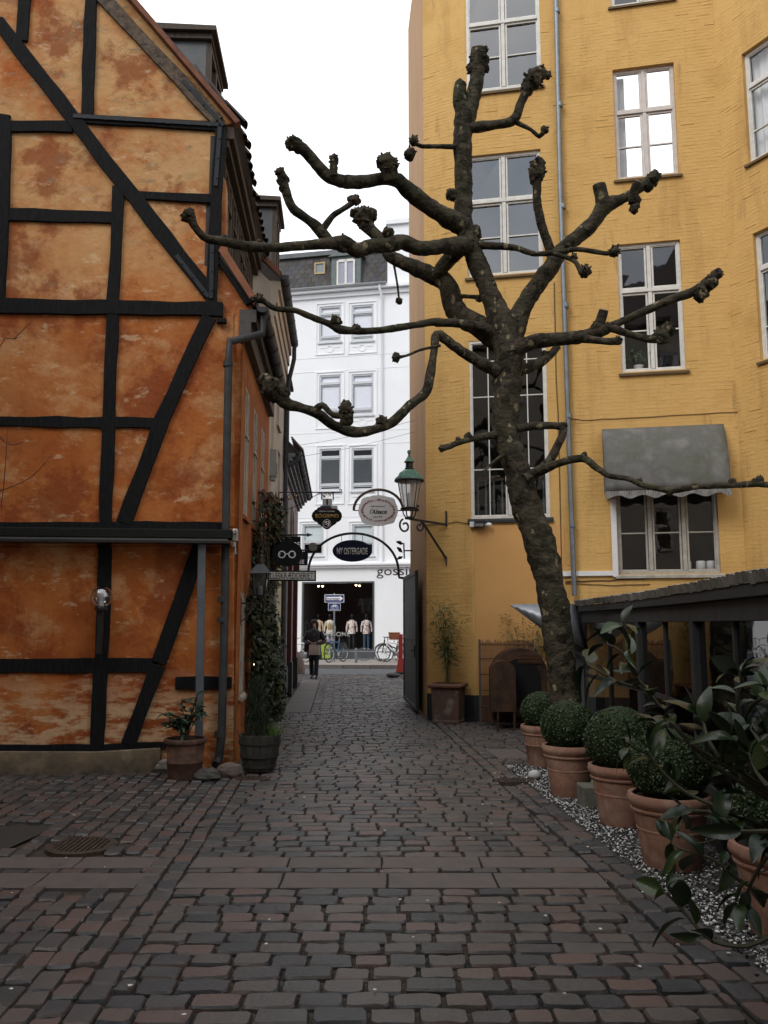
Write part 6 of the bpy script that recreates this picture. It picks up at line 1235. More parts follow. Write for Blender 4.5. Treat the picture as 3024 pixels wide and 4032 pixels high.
# nest box at the top of the ivy
p = PY(1048, 1985, 12.0); t = thing('nest_box', p-Vector((0,0,.12)), 'small weathered wooden nest box above the ivy', 'nest box'); b = MB(); b.obox(p, (.09,0,-.03), (0,.09,0), (.03,0,.11)); ob('box', b, M('silver_wood', (.20,.18,.155), (.14,.125,.105), rough=.9, bump=.3), t); b = MB(); b.obox(p+Vector((.035,-.01,.13)), (.13,0,-.045), (0,.13,0), (.005,0,.012)); ob('lid', b, MATS['silver_wood'], t); b = MB(); b.lathe([(.028,0),(.028,.006)], p+Vector((.01,-.0915,.03)), 12, ax=(0,-1,0)); ob('entrance', b, MATS['soot_and_hole_black'], t); b = MB(); b.bar(p+Vector((-.05,.05,0)), Vector((XW(12.05),12.05,p.z)), .03, .03); ob('bracket', b, MATS['silver_wood'], t)  # entrance hole's darkness put into a flat black disc
# bare creeper twigs over the gable at the left
tw = thing('bare_creeper', GB.hp(20,2900,.05), 'few thin bare creeper twigs over the orange gable panels', 'creeper')
b = MB()
for pts in ([(-260,2500),(-60,1700),(0,1365),(55,1335),(85,1325)],[(55,1335),(80,1310),(120,1270)],[(-200,2300),(-40,1980),(0,1930),(15,1925)],[(-150,2000),(0,1935),(120,1880),(205,1790)],[(5,2000),(20,1850),(30,1690)],[(0,1720),(25,1745),(60,1752),(100,1735)]):
    Q, S = catmull([GB.hp(x, y, .06) for x, y in pts], [.005]*(len(pts)-1)+[.002], .05); b.tube(Q, S, 5)
ob('twigs', b, M('creeper_twig', (.04,.026,.02), rough=.9), tw)
# further leaves of the shrub, too dense to pick apart, low at the right
V = []; F = []; base = [LM[k] for k in range(5)]
for i in range(60):
    z, x, y, Y = stems[RNG.choice([3,5,6,9,10,11,12,13,15])][0][RNG.integers(3)]
    p = PY(*z(x+abs(RNG.normal(0,130))+120, y+RNG.normal(0,90)), Y-.05+RNG.uniform(-.05,.4)); me_ = base[RNG.integers(5)]
    d = Vector((RNG.normal(-.4,.8), RNG.normal(-.2,.7), RNG.normal(0,.6))).normalized(); u = (Vector((0,0,1))+Vector(RNG.normal(0,.5,3))).normalized(); xx = d.cross(u).normalized(); zz = xx.cross(d); R3 = Matrix((xx,d,zz)).transposed(); s = RNG.uniform(.7,1.1); n0 = len(V)
    V += [p + R3 @ (v.co*s) for v in me_.vertices]; F += [tuple(k+n0 for k in pl.vertices) for pl in me_.polygons]
m = MB(); m.add(V, F); o = ob('further_leaves', m, LAUR, shr, smooth=False, fixn=False); o['kind'] = 'stuff'
o.data.polygons.foreach_set('use_smooth', [True]*len(o.data.polygons))
# ------------------------------------------------------------ awning, lamps, posts on the left
AWN = M('black_awning_cloth', (0.010,0.0105,0.0095), (0.015,0.0155,0.014), scale=20, rough=.85, spec=.2)
c = GB.hp(400, 2110, .2); aw2 = thing('folded_awning', c, 'long black folded awning cassette mounted across the orange gable', 'awning')
u1, zt = GB.hit(915, 2084, .28); zb = GB.hit(915, 2122, .28)[1]; b = MB(); b.wbox(GB, -7.5, u1, zb, zt, .06, .28); ob('cassette', b, AWN, aw2, bevel=.015)
b = MB(); b.wbox(GB, -7.5, u1-.03, zb-.055, zb-.015, .10, .30); ob('front_bar', b, M('dark_aluminium', (.05,.05,.05), rough=.4, metal=.5), aw2, bevel=.006)
m = 70; vs = []
for j in range(m*2+1): p = GB.P(-5.5+(u1-.05+5.5)*j/(m*2), 0, 0); vs += [GB.P(-5.5+(u1-.05+5.5)*j/(m*2), zb-.002, .285+.006*(j % 2)), GB.P(-5.5+(u1-.05+5.5)*j/(m*2), zb-.03, .285+.006*(j % 2))]
b = MB(); b.add(vs, [(2*j,2*j+2,2*j+3,2*j+1) for j in range(2*m)]); ob('pleats', b, M('grey_pleats', (.09,.09,.088), rough=.8), aw2, fixn=False)
b = MB(); b.wbox(GB, u1+.001, u1+.055, zb-.02, zt+.01, .10, .26); b.wbox(GB, u1+.0, u1+.035, zb-.09, zb-.021, .14, .24); b.lathe([(.028,0),(.028,.05)], GB.P(u1+.03, zb+.08, .262), 12, ax=GB.n); ob('end_cap', b, M('cast_aluminium', (.45,.45,.45), (.34,.34,.34), scale=20, rough=.35, metal=.8), aw2, bevel=.006)
b = MB(); b.tube([GB.P(u1+.03,zb-.09,.19),GB.P(u1+.03,zb-.13,.19)], .012, 8); b.lathe([(.02,-.02),(.024,0),(.02,.02)], GB.P(u1+.03,zb-.15,.19), 10, ax=GB.n); ob('crank_eye', b, MATS['cast_aluminium'], aw2)
for u in (-4.5,-2.4,-.5): b = MB(); b.wbox(GB, u-.04, u+.04, zb, zt, .0, .07); ob('wall_bracket', b, MATS['dark_aluminium'], aw2)
p0, p1 = GB.hp(795, 2140, .2), G(785, 3050); p1 = Vector((GB.hp(785,2900,.2).x, GB.hp(785,2900,.2).y, 0)); b = MB(); b.bar(p0+Vector((0,0,.12)), p1, .085, .05, up=GB.n); o = ob('steel_post', b, M('galvanised_post', (.11,.125,.14), (.15,.165,.18), scale=4, rough=.5, metal=.4), bevel=.006, origin=p1); tag(o, 'grey galvanised post between the folded awning and the paving', 'post')
# globe lamp on the black post
c = GB.hp(400, 2350, .20); t = thing('globe_lamp', GB.hp(390,2500,.03), 'clear glass globe lamp on a black bracket on the gable', 'lamp')
CLG = glass('clear_globe', (.90,.90,.90), 1.3); b = MB(); r = .118; prof = [(r*math.sin(a), -r*math.cos(a)) for a in [math.pi*(k+1.2)/16 for k in range(15)]]; b.lathe(prof, c, 28, cap=False); ob('globe', b, CLG, t, smooth=True)
b = MB(); b.lathe([(.03,-.13),(.03,-.05),(.028,-.04),(.045,.0),(.05,.04),(.03,.075),(.005,.085)], c, 16, cap=False); ob('bulb', b, M('frosted_bulb', (.6,.6,.58), rough=.3), t, smooth=True)
b = MB(); b.lathe([(.065,-.15),(.07,-.125),(.06,-.105),(.03,-.104)], c, 18); b.bar(c-Vector((0,0,.15)), c-Vector((0,0,.62)), .06, .05); b.bar(c-Vector((0,0,.60)), GB.hp(392,2530,.0), .05, .05); ob('bracket', b, IRON, t)
# wall lantern on the alley side
def lantern4(t, c, s, top, glassm, body):
    # tapered four-sided lantern: c = centre of the glass
    def ring(h, z, n=4, a0=math.pi/4): return [c+Vector((math.cos(a0+2*math.pi*k/n)*h*1.2, math.sin(a0+2*math.pi*k/n)*h*1.2, z)) for k in range(n)]
    rt, rb = ring(.105*s, .13*s), ring(.075*s, -.14*s); b = MB()
    for k in range(4): b.bar(rt[k], rb[k], .014*s, .014*s); b.bar(rt[k], rt[(k+1) % 4], .014*s, .016*s); b.bar(rb[k], rb[(k+1) % 4], .014*s, .016*s)
    ob('lantern_frame', b, body, t)
    for k in range(4): b = MB(); b.quad(rb[k], rb[(k+1) % 4], rt[(k+1) % 4], rt[k]); ob('pane', b, glassm, t, fixn=False)
    b = MB(); e = ring(.15*s, .13*s); f = ring(.05*s, .25*s); b.v += [tuple(x) for x in e+f]; b.f += [(k,(k+1) % 4,4+(k+1) % 4,4+k) for k in range(4)]+[(3,2,1,0),(4,5,6,7)]; ob('lantern_roof', b, top, t)
    b = MB(); b.lathe([(.05*s,.25*s),(.055*s,.30*s),(.035*s,.33*s),(.04*s,.35*s),(.01*s,.38*s),(.02*s,.40*s),(.001,.43*s)], c, 12); ob('finial', b, body, t, smooth=True)
    b = MB(); b.lathe([(.03*s,-.14*s),(.035*s,-.05*s),(.02*s,-.02*s)], c, 10); ob('bulb', b, M('frosted_bulb', (.6,.6,.58), rough=.3), t)
c = PY(1013, 2300, 10.3); c.x += .04; t = thing('wall_lantern', Vector((XW(10.0),10.0,c.z-.3)), 'small grey-blue four-sided wall lantern on a scrolled iron bracket', 'lantern')
lantern4(t, c, .98, M('blue_grey_metal', (.075,.085,.095), (.10,.11,.12), rough=.5), GLASSD, IRON)
def scroll(b, c, r, turns, ax1, ax2, rad, start=0.0, sgn=1, seg=5, k0=.12):
    n = int(22*turns); b.tube([c+(ax1*math.cos(start+sgn*2*math.pi*turns*i/n)+ax2*math.sin(start+sgn*2*math.pi*turns*i/n))*r*(1-(1-k0)*i/n) for i in range(n+1)], rad, seg)
b = MB(); w0 = Vector((XW(10.0),10.0,c.z-.24)); b.tube([w0, Vector((c.x,c.y,c.z-.24)), Vector((c.x,c.y,c.z-.14))], .011, 6); b.bar(w0+Vector((0,0,.06)), w0-Vector((0,0,.26)), .03, .012); a1 = (Vector((c.x,c.y,0))-Vector((w0.x,w0.y,0))).normalized()
scroll(b, w0+a1*.12-Vector((0,0,.09)), .075, 1.6, a1, Vector((0,0,1)), .008); scroll(b, w0+a1*.22-Vector((0,0,.06)), .04, 1.4, a1, Vector((0,0,1)), .007); b.tube([w0-Vector((0,0,.22)), w0+a1*.1-Vector((0,0,.17)), w0+a1*.27-Vector((0,0,.01))], .009, 6); ob('scroll_bracket', b, IRON, t)
# big copper-topped street lantern on the yellow building
MILK = bpy.data.materials.new('milky_lantern_glass'); MILK.use_nodes = True; _n = MILK.node_tree.nodes; _l = MILK.node_tree.links; _n.remove(_n['Principled BSDF'])
_t = _n.new('ShaderNodeBsdfTransparent'); _tl = _n.new('ShaderNodeBsdfTranslucent'); _tl.inputs[0].default_value = (.9,.88,.85,1); _d = _n.new('ShaderNodeBsdfDiffuse'); _d.inputs[0].default_value = (.75,.73,.7,1)
_a = _n.new('ShaderNodeMixShader'); _b = _n.new('ShaderNodeMixShader'); _a.inputs[0].default_value = .5; _b.inputs[0].default_value = .45
_l.new(_tl.outputs[0], _a.inputs[1]); _l.new(_d.outputs[0], _a.inputs[2]); _l.new(_t.outputs[0], _b.inputs[1]); _l.new(_a.outputs[0], _b.inputs[2]); _l.new(_b.outputs[0], _n['Material Output'].inputs['Surface'])
ct = PY(1612, 1995, 14.0); t = thing('street_lantern', A0.hp(1757,2060,0), 'large street lantern with green copper top bracketed to the yellow corner', 'street lantern')
COP = M('verdigris_copper', (.09,.22,.16), (.06,.13,.10), (.14,.27,.20), scale=7, rough=.7, bump=.2); kx = 14.0/FPX
def H(py): return (2458-py)*kx*1.0
zc = lambda py: PY(1612, py, 14.0).z
b = MB(); Z = zc; rad = lambda w_: w_/2*kx
prof = [(rad(118),Z(1892)),(rad(116),Z(1886)),(rad(92),Z(1876)),(rad(78),Z(1862)),(rad(40),Z(1850))]; b.lathe([(r, z) for r, z in prof], Vector((ct.x,14.0,0)), 28); ob('hood', b, COP, t, smooth=True)
b = MB(); b.lathe([(rad(119),Z(1896)),(rad(121),Z(1893)),(rad(118),Z(1891)),(rad(70),Z(1900)),(rad(60),Z(1897))], Vector((ct.x,14.0,0)), 28); ob('hood_edge', b, IRON, t, smooth=True)
b = MB(); b.lathe([(rad(34),Z(1850)),(rad(38),Z(1845)),(rad(30),Z(1842)),(rad(28),Z(1820)),(rad(32),Z(1818))], Vector((ct.x,14.0,0)), 16); ob('chimney', b, IRON, t)
b = MB(); b.lathe([(rad(44),Z(1820)),(rad(30),Z(1812)),(rad(14),Z(1800)),(rad(8),Z(1790)),(rad(10),Z(1788)),(rad(16),Z(1782)),(rad(14),Z(1775)),(rad(2),Z(1771))], Vector((ct.x,14.0,0)), 16); ob('finial', b, COP, t, smooth=True)
b = MB(); b.lathe([(rad(52),Z(2000)),(rad(92),Z(1897))], Vector((ct.x,14.0,0)), 24, cap=False); ob('glass', b, MILK, t, smooth=True, fixn=False)
b = MB()
for k in range(6): a = 2*math.pi*k/6+.2; d = Vector((math.cos(a),math.sin(a),0)); b.tube([Vector((ct.x,14,Z(2002)))+d*rad(54), Vector((ct.x,14,Z(1896)))+d*rad(94)], .008, 5)
b.lathe([(rad(70),Z(2008)),(rad(74),Z(2002)),(rad(56),Z(1998))], Vector((ct.x,14,0)), 24)
for k in range(4): a = 2*math.pi*k/4+.4; d = Vector((math.cos(a),math.sin(a),0)); b.tube([Vector((ct.x,14,Z(2004)))+d*rad(62), Vector((ct.x,14,Z(2025)))+d*rad(52), Vector((ct.x,14,Z(2040)))+d*rad(30)], .011, 6)
b.lathe([(rad(36),Z(2044)),(rad(38),Z(2038)),(rad(20),Z(2034))], Vector((ct.x,14,0)), 16); ob('cage', b, IRON, t)
b = MB(); b.lathe([(rad(14),Z(2000)),(rad(22),Z(1960)),(rad(10),Z(1940))], Vector((ct.x,14,0)), 12); ob('lamp', b, M('frosted_bulb', (.6,.6,.58), rough=.3), t, smooth=True)
b = MB(); e = A0.hp(1757,2055,.02); e2 = A0.hp(1757,2200,.02); c0 = Vector((ct.x-.0,14.0,Z(2043))); e.z = Z(2052); b.bar(c0, e, .03, .035); b.bar(e+Vector((0,0,.24)), e-Vector((0,0,.03)), .03, .03)
mid = c0.lerp(e,.35)-Vector((0,0,.02)); b.bar(mid, e2, .03, .03); b.bar(e2+Vector((0,0,.05)), e2-Vector((0,0,.12)), .03, .02); a1 = (e-c0); a1.z = 0; a1.normalize()
scroll(b, c0+a1*-.10-Vector((0,0,.13)), .12, 1.1, a1, Vector((0,0,1)), .018, start=1.9, k0=.35); scroll(b, c0+a1*.22-Vector((0,0,.12)), .09, 1.1, -a1, Vector((0,0,1)), .016, start=1.9, k0=.35); ob('bracket', b, IRON, t)

# ------------------------------------------------------------ hanging signs in the alley
SB = M('sign_black', (.006,.009,.010), (.010,.013,.014), rough=.5, spec=.2); SWH = M('sign_white', (.88,.88,.87), (.84,.84,.83), rough=.6); NAVY = M('sign_navy', (.008,.013,.045), (.010,.016,.052), rough=.5, spec=.2); GOLD = M('sign_gold', (.52,.33,.08), (.42,.26,.06), rough=.45, metal=.2); LGR = M('sign_light_letter', (.9,.9,.9), rough=.6)
def px2(Y): return lambda x, y: PY(x, y, Y)
def plate(parent, name, pts, Y, th, mat, bevel=.003):
    b = MB(); b.prism([PY(x, y, Y) for x, y in pts], (0,1,0), th); return ob(name, b, mat, parent, bevel=bevel)
def oval(cx, cy, rx, ry, n=40): return [(cx+rx*math.cos(2*math.pi*k/n), cy-ry*math.sin(2*math.pi*k/n)) for k in range(n)]
# 1 spectacles
Y = 11.3; t = thing('spectacles_sign', PY(1130,2180,Y), 'black oval sign with white round spectacles hanging in the ivy', 'sign'); pl_ = plate(t, 'board', oval(1131,2180,60,50), Y, .03, SB)
b = MB(); k = Y/FPX
for dx in (-20,20): cc = PY(1131+dx-1,2183,Y-.004); b.lathe([(15*k,-.003),(15*k,.003),(10.5*k,.003),(10.5*k,-.003),(15*k,-.003)], cc, 26, ax=(0,-1,0), cap=False)
b.tube([PY(1126,2183,Y-.004),PY(1130,2179,Y-.004),PY(1135,2183,Y-.004)], 2.0*k, 6); b.tube([PY(1099,2183,Y-.004),PY(1104,2181,Y-.004)], 2*k, 6); b.tube([PY(1157,2181,Y-.004),PY(1163,2183,Y-.004)], 2*k, 6); ob('spectacles', b, LGR, pl_)
b = MB(); rod0 = Vector((XW(Y),Y+.015,PY(1100,2106,Y).z)); rod1 = PY(1215,2106,Y+.015); b.tube([rod0, rod1], .012, 8); b.lathe([(.0,0.0),(.028,.0),(.001,.08)], rod1-Vector((.02,0,0)), 10, ax=(1,0,0)); cc = PY(1140,2125,Y+.015); b.tube([PY(1120,2106,Y+.015),PY(1120,2135,Y+.015)], .006, 5); b.tube([PY(1145,2106,Y+.015),PY(1145,2135,Y+.015)], .006, 5); ob('rod', b, IRON, t)
# 2 two black rectangular boards behind it
Y = 13.6; t = thing('board_sign', PY(1120,2140,Y), 'black rectangular shop sign half hidden behind the oval spectacles sign', 'sign'); p_ = plate(t, 'board', [(1075,2112),(1183,2112),(1183,2172),(1075,2172)], Y, .03, SB); text('KILDE', PY(1152,2144,Y-.002), p_, LGR, h=.075, wid=.24); text('ak', PY(1094,2146,Y-.002), p_, LGR, h=.06); b = MB(); b.tube([Vector((XW(Y),Y+.015,PY(1100,2116,Y).z)), PY(1180,2116,Y+.015)], .012, 6); ob('rod', b, IRON, t)
Y = 14.6; t = thing('board_sign', PY(1190,2200,Y), 'black rectangular sign with white letters below right of the spectacles sign', 'sign'); p_ = plate(t, 'board', [(1120,2172),(1213,2172),(1211,2226),(1120,2226)], Y, .03, SB); text('SE', PY(1188,2212,Y-.002), p_, LGR, h=.07, wid=.085); b = MB(); b.tube([Vector((XW(Y),Y+.015,PY(1100,2166,Y).z)), PY(1226,2166,Y+.015)], .014, 6)
for x in (1195,1205): b.tube([PY(x,2166,Y+.015),PY(x,2174,Y+.015)], .006, 5)
ob('rod', b, IRON, t); 
Y = 14.62; t = thing('round_disc_sign', PY(1232,2152,Y), 'plain grey-brown round disc at the end of a sign rod', 'sign'); plate(t, 'disc', oval(1232,2153,17,17,28), Y-.02, .03, M('grey_disc', (.16,.145,.13), rough=.7)); b = MB(); b.tube([PY(1214,2165,Y),PY(1232,2164,Y)], .012, 6); ob('stem', b, IRON, t)
# 3 long lettered board
Y = 11.0; t = thing('long_name_sign', PY(1140,2267,Y), 'long narrow white sign with black capital letters and black frame', 'sign'); p_ = plate(t, 'frame', [(1022,2246),(1244,2246),(1244,2288),(1022,2288)], Y, .03, SB); plate(p_, 'board', [(1028,2252),(1238,2252),(1238,2282),(1028,2282)], Y-.004, .003, M('sign_cream', (.72,.71,.66), (.62,.61,.57), scale=9, rough=.7), 0)
text('BRILLESKRÆDDERIET', PY(1134,2267,Y-.006), p_, BLK, h=25*Y/FPX, wid=200*Y/FPX, bold=0.0); b = MB(); b.bar(Vector((XW(Y),Y+.015,PY(1030,2260,Y).z)), PY(1030,2260,Y+.015), .02, .03); ob('bracket', b, IRON, t)
# 4 bookbinder
Y = 15.6; t = thing('bookbinder_sign', PY(1287,2030,Y), 'black shield-shaped sign with gold letters and a stack of books on top', 'sign')
sh = [(-60,0),(-58,-12),(-46,-26),(-40,-26),(-36,-34),(-20,-40),(20,-40),(36,-34),(40,-26),(46,-26),(58,-12),(60,0),(55,14),(44,22),(40,22),(36,28),(18,40),(8,49),(0,51),(-8,49),(-18,40),(-36,28),(-40,22),(-44,22),(-55,14)]
p_ = plate(t, 'board', [(1287+x, 2033-(-y)) for x, y in reversed(sh)], Y, .035, M('sign_dark_olive', (.008,.010,.008), rough=.5, spec=.2)); k = Y/FPX
text('BOGBIND', PY(1287,2031,Y-.002), p_, GOLD, h=15*k, wid=93*k); text('HENNING JENSEN', PY(1286,2014,Y-.002), p_, LGR, h=6.5*k, wid=63*k); b = MB(); b.lathe([(16*k,-.002),(16*k,.003),(14.6*k,.003),(14.6*k,-.002)], PY(1287,2061,Y-.002), 28, ax=(0,-1,0), cap=False); ob('emblem_ring', b, LGR, p_); text('SJ', PY(1287,2061,Y-.002), p_, LGR, h=19*k, wid=20*k)
for i, (x0, x1, y0, y1, m_) in enumerate(((1254,1308,1997,2008,M('book_maroon', (.06,.015,.018), rough=.6)),(1262,1298,1991,1998,M('book_blue', (.03,.06,.15), rough=.6)),(1302,1328,1991,2003,M('book_white', (.55,.55,.53), rough=.7)),(1270,1306,1963,1991,M('book_pages', (.50,.49,.47), (.36,.35,.34), scale=60, stretch=(1,1,.05), rough=.8)))):
    bk2 = plate(t, 'book', [(x0,y1),(x1,y1),(x1,y0),(x0,y0)], Y-.02, .14, m_)
    if i == 3: plate(bk2, 'spine_label', [(1285,1988),(1291,1988),(1291,1966),(1285,1966)], Y-.024, .003, SB, 0)
b = MB(); w0 = Vector((XW(Y)+.02,Y+.02,PY(1110,1938,Y).z)); e = PY(1340,1938,Y+.02); b.tube([w0, e], .011, 6); scroll(b, e+Vector((.0,0,.035)), .035, 1.0, Vector((1,0,0)), Vector((0,0,1)), .007, start=-1.57); low = Vector((w0.x,w0.y,PY(1110,2010,Y).z)); b.tube([w0, low], .009, 6)
Q, S = catmull([low, PY(1150,2000,Y+.02), PY(1200,1975,Y+.02), PY(1262,1940,Y+.02)], [.006]*4, .05); b.tube(Q, S, 5)
for x, y, r in ((1142,1960,.075),(1172,1955,.07),(1118,2015,.06),(1278,1952,.05),(1300,1946,.045)): scroll(b, PY(x, y, Y+.02), r, 1.3, Vector((1,0,0)), Vector((0,0,1)), .006)
for x in (1267,1312): b.tube([PY(x,1938,Y+.02),PY(x,1968,Y+.02)], .012, 6)
ob('scroll_bracket', b, IRON, t)
for x, y in ((1135,1960),(1166,1953),(1114,2021),(1277,1953),(1299,1943)): m = MB(); m.ball(PY(x, y, Y-.01), .022, 10, 8); ob('gilt_rosette', m, GOLD, t, smooth=True)
# 5 restaurant board with vine wreath
Y = 16.0; t = thing('restaurant_sign', PY(1489,2010,Y), 'white scalloped restaurant sign with a red vine wreath under a bronze hoop', 'sign'); k = Y/FPX
pts = []
for i in range(72):
    a = 2*math.pi*i/72; rx, ry = 76, 59; r = 1+.028*math.cos(8*a); cx, cy = abs(math.cos(a))**.72*math.copysign(1, math.cos(a)), abs(math.sin(a))**.72*math.copysign(1, math.sin(a)); pts.append((1489+rx*cx*r, 2010-ry*cy*r))
p_ = plate(t, 'board', pts, Y, .03, SWH); text('l\'Alsace', PY(1489,2014,Y-.002), p_, BLK, h=20*k, wid=70*k, shear=.35); text('RESTAURANT', PY(1489,1994,Y-.002), p_, BLK, h=5*k, wid=58*k); text('siden 1978', PY(1487,2035,Y-.002), p_, BLK, h=6*k, wid=36*k)
V = []; F = []; b = MB()
for i in range(230):
    a = random.uniform(0,6.28); x = 1489+(63+random.gauss(0,2.6))*math.cos(a); y = 2010-(42+random.gauss(0,2.4))*math.sin(a); p = PY(x, y, Y-.003-random.random()*.003); d = Vector((random.gauss(0,1),0,random.gauss(0,1))).normalized(); s = Vector((d.z,0,-d.x)); L = random.uniform(.008,.02); b.quad(p-d*L, p+s*L*.6, p+d*L, p-s*L*.6)
o = ob('vine_wreath', b, M('wreath_red', (.30,.06,.07), (.42,.18,.18), scale=60, rough=.7), p_, fixn=False)
BRZ = M('bronze_hoop', (.12,.08,.045), (.085,.058,.034), rough=.5, metal=.4); b = MB(); n = 24; Q = [PY(1490-97*math.cos(math.pi*i/n), 2010-82*math.sin(math.pi*i/n), Y+.015) for i in range(n+1)]; b.tube(Q, .026, 8); ob('hoop', b, BRZ, t, smooth=True)
b = MB(); b.tube([PY(1392,2010,Y+.015), PY(1412,2010,Y+.015)], .010, 6); b.tube([PY(1489,1929,Y+.015),PY(1489,1955,Y+.015)], .008, 6); b.tube([PY(1565,2010,Y+.015), Vector((.72+SLOPE*1.3+.03,Y+.015,PY(1600,2010,Y).z))], .012, 6); b.tube([PY(1587,2010,Y+.015),Vector((.72+SLOPE*1.3+.03,Y+.015,PY(1600,1990,Y).z))], .02, 6); ob('crossbar', b, IRON, t)
# 6 arch over the alley with oval street sign
Y = 18.0; t = thing('alley_arch', Vector((XA(18),18,0)), 'thin black iron arch spanning the alley with a navy oval name sign', 'arch'); k = Y/FPX; cx = 1392
b = MB(); n = 30; Q = [PY(cx-178*math.cos(math.pi*i/n), 2262-162*math.sin(math.pi*i/n)**.9, Y) for i in range(n+1)]; Q = [PY(1214,2275,Y)]+Q+[PY(1572,2274,Y), PY(1585,2276,Y), Vector((.75+SLOPE*3.3+.02,Y,PY(1590,2276,Y).z))]; Q = [Vector((XW(Y)+.0,Y,PY(1214,2275,Y).z))]+Q; b.tube(Q, .027, 8); ob('hoop', b, IRON, t, smooth=True)
p_ = plate(t, 'name_board', oval(1387,2169,78,43,48), Y+.0, .03, NAVY); text('NY OSTERGADE', PY(1387,2170,Y-.003), p_, LGR, h=27*k, wid=121*k); b = MB()
for x, y0, y1 in ((1345,2107,2132),(1427,2107,2132)): b.tube([PY(x,y0,Y+.015),PY(x,y1,Y+.015)], .006, 5)
ob('hanger', b, IRON, p_)
# 7 dark leaf-shaped ornament sign at the right wall
Y = 17.4; t = thing('leaf_ornament_sign', PY(1590,2170,Y), 'dark leaf-shaped iron ornament sign on the right alley wall', 'sign'); b = MB()
for (x, y, a, L) in ((1590,2142,2.75,30),(1586,2176,2.3,30),(1588,2190,3.5,26)):
    d = Vector((math.cos(a),0,math.sin(a))); s = Vector((-d.z,0,d.x)); p = PY(x,y,Y); kk = L*Y/FPX; b.prism([p, p+d*kk*.4+s*kk*.28, p+d*kk+s*kk*.18, p+d*kk*1.05, p+d*kk*.6-s*kk*.22], (0,1,0), .02)
ob('leaf', b, SB, t); b = MB(); b.tube([PY(1590,2138,Y+.01),PY(1592,2200,Y+.01)], .015, 6); b.tube([PY(1592,2168,Y+.01),Vector((.75+SLOPE*2.7+.03,Y+.01,PY(1592,2168,Y).z))], .015, 6); ob('stem', b, IRON, t)

# ------------------------------------------------------------ street furniture
def SP_(px, Y): return PY(px, 2458, Y)
zP = .118
q = G(1316, 2606, zP); t = thing('street_sign', q, 'blue one-way and bicycle street signs on a grey pole', 'street sign'); Y = q.y; k = Y/FPX
BLUE = M('traffic_blue', (.012,.03,.16), (.014,.034,.17), rough=.4); b = MB(); b.tube([q, PY(1316,2335,Y)], .03, 8); ob('pole', b, ZINC, t, smooth=True); z = Y-.05
p_ = plate(t, 'arrow_sign', [(1278,2372),(1355,2372),(1355,2341),(1278,2341)], z, .012, SWH); plate(p_, 'blue_field', [(1280,2370),(1353,2370),(1353,2343),(1280,2343)], z-.004, .003, BLUE, 0); plate(p_, 'arrow', [(1283,2363),(1338,2363),(1338,2367),(1351,2356),(1338,2346),(1338,2350),(1283,2350)], z-.008, .003, SWH, 0); text('Ensrettet', PY(1311,2357,z-.009), p_, BLUE, h=8.5*k, wid=53*k)
p_ = plate(t, 'bicycle_sign', [(1292,2405),(1341,2405),(1341,2375),(1292,2375)], z, .012, SWH); plate(p_, 'blue_field', [(1293.5,2403.5),(1339.5,2403.5),(1339.5,2376.5),(1293.5,2376.5)], z-.004, .003, BLUE, 0); text('undtaget', PY(1317,2399,z-.007), p_, SWH, h=5.5*k, wid=38*k); b = MB()
for dx in (-9,9): b.lathe([(5.5*k,-.001),(5.5*k,.003),(4.4*k,.003),(4.4*k,-.001)], PY(1317+dx,2389,z-.005), 16, ax=(0,-1,0), cap=False)
for a, c_ in (((1308,2389),(1314,2383)),((1314,2383),(1323,2383)),((1323,2383),(1326,2389)),((1314,2383),(1318,2389)),((1318,2389),(1323,2383)),((1323,2383),(1322,2379)),((1312,2380),(1315,2380)),((1308,2389),(1318,2389))): b.tube([PY(*a,z-.006),PY(*c_,z-.006)], .9*k, 5)
ob('bicycle_symbol', b, SWH, p_); b = MB(); b.wbox(Wall((q.x-.1,Y-.03),(1,0)), 0, .2, PY(1316,2374,Y).z-.02, PY(1316,2374,Y).z+.02, 0, .02); ob('clamp', b, ZINC, t)
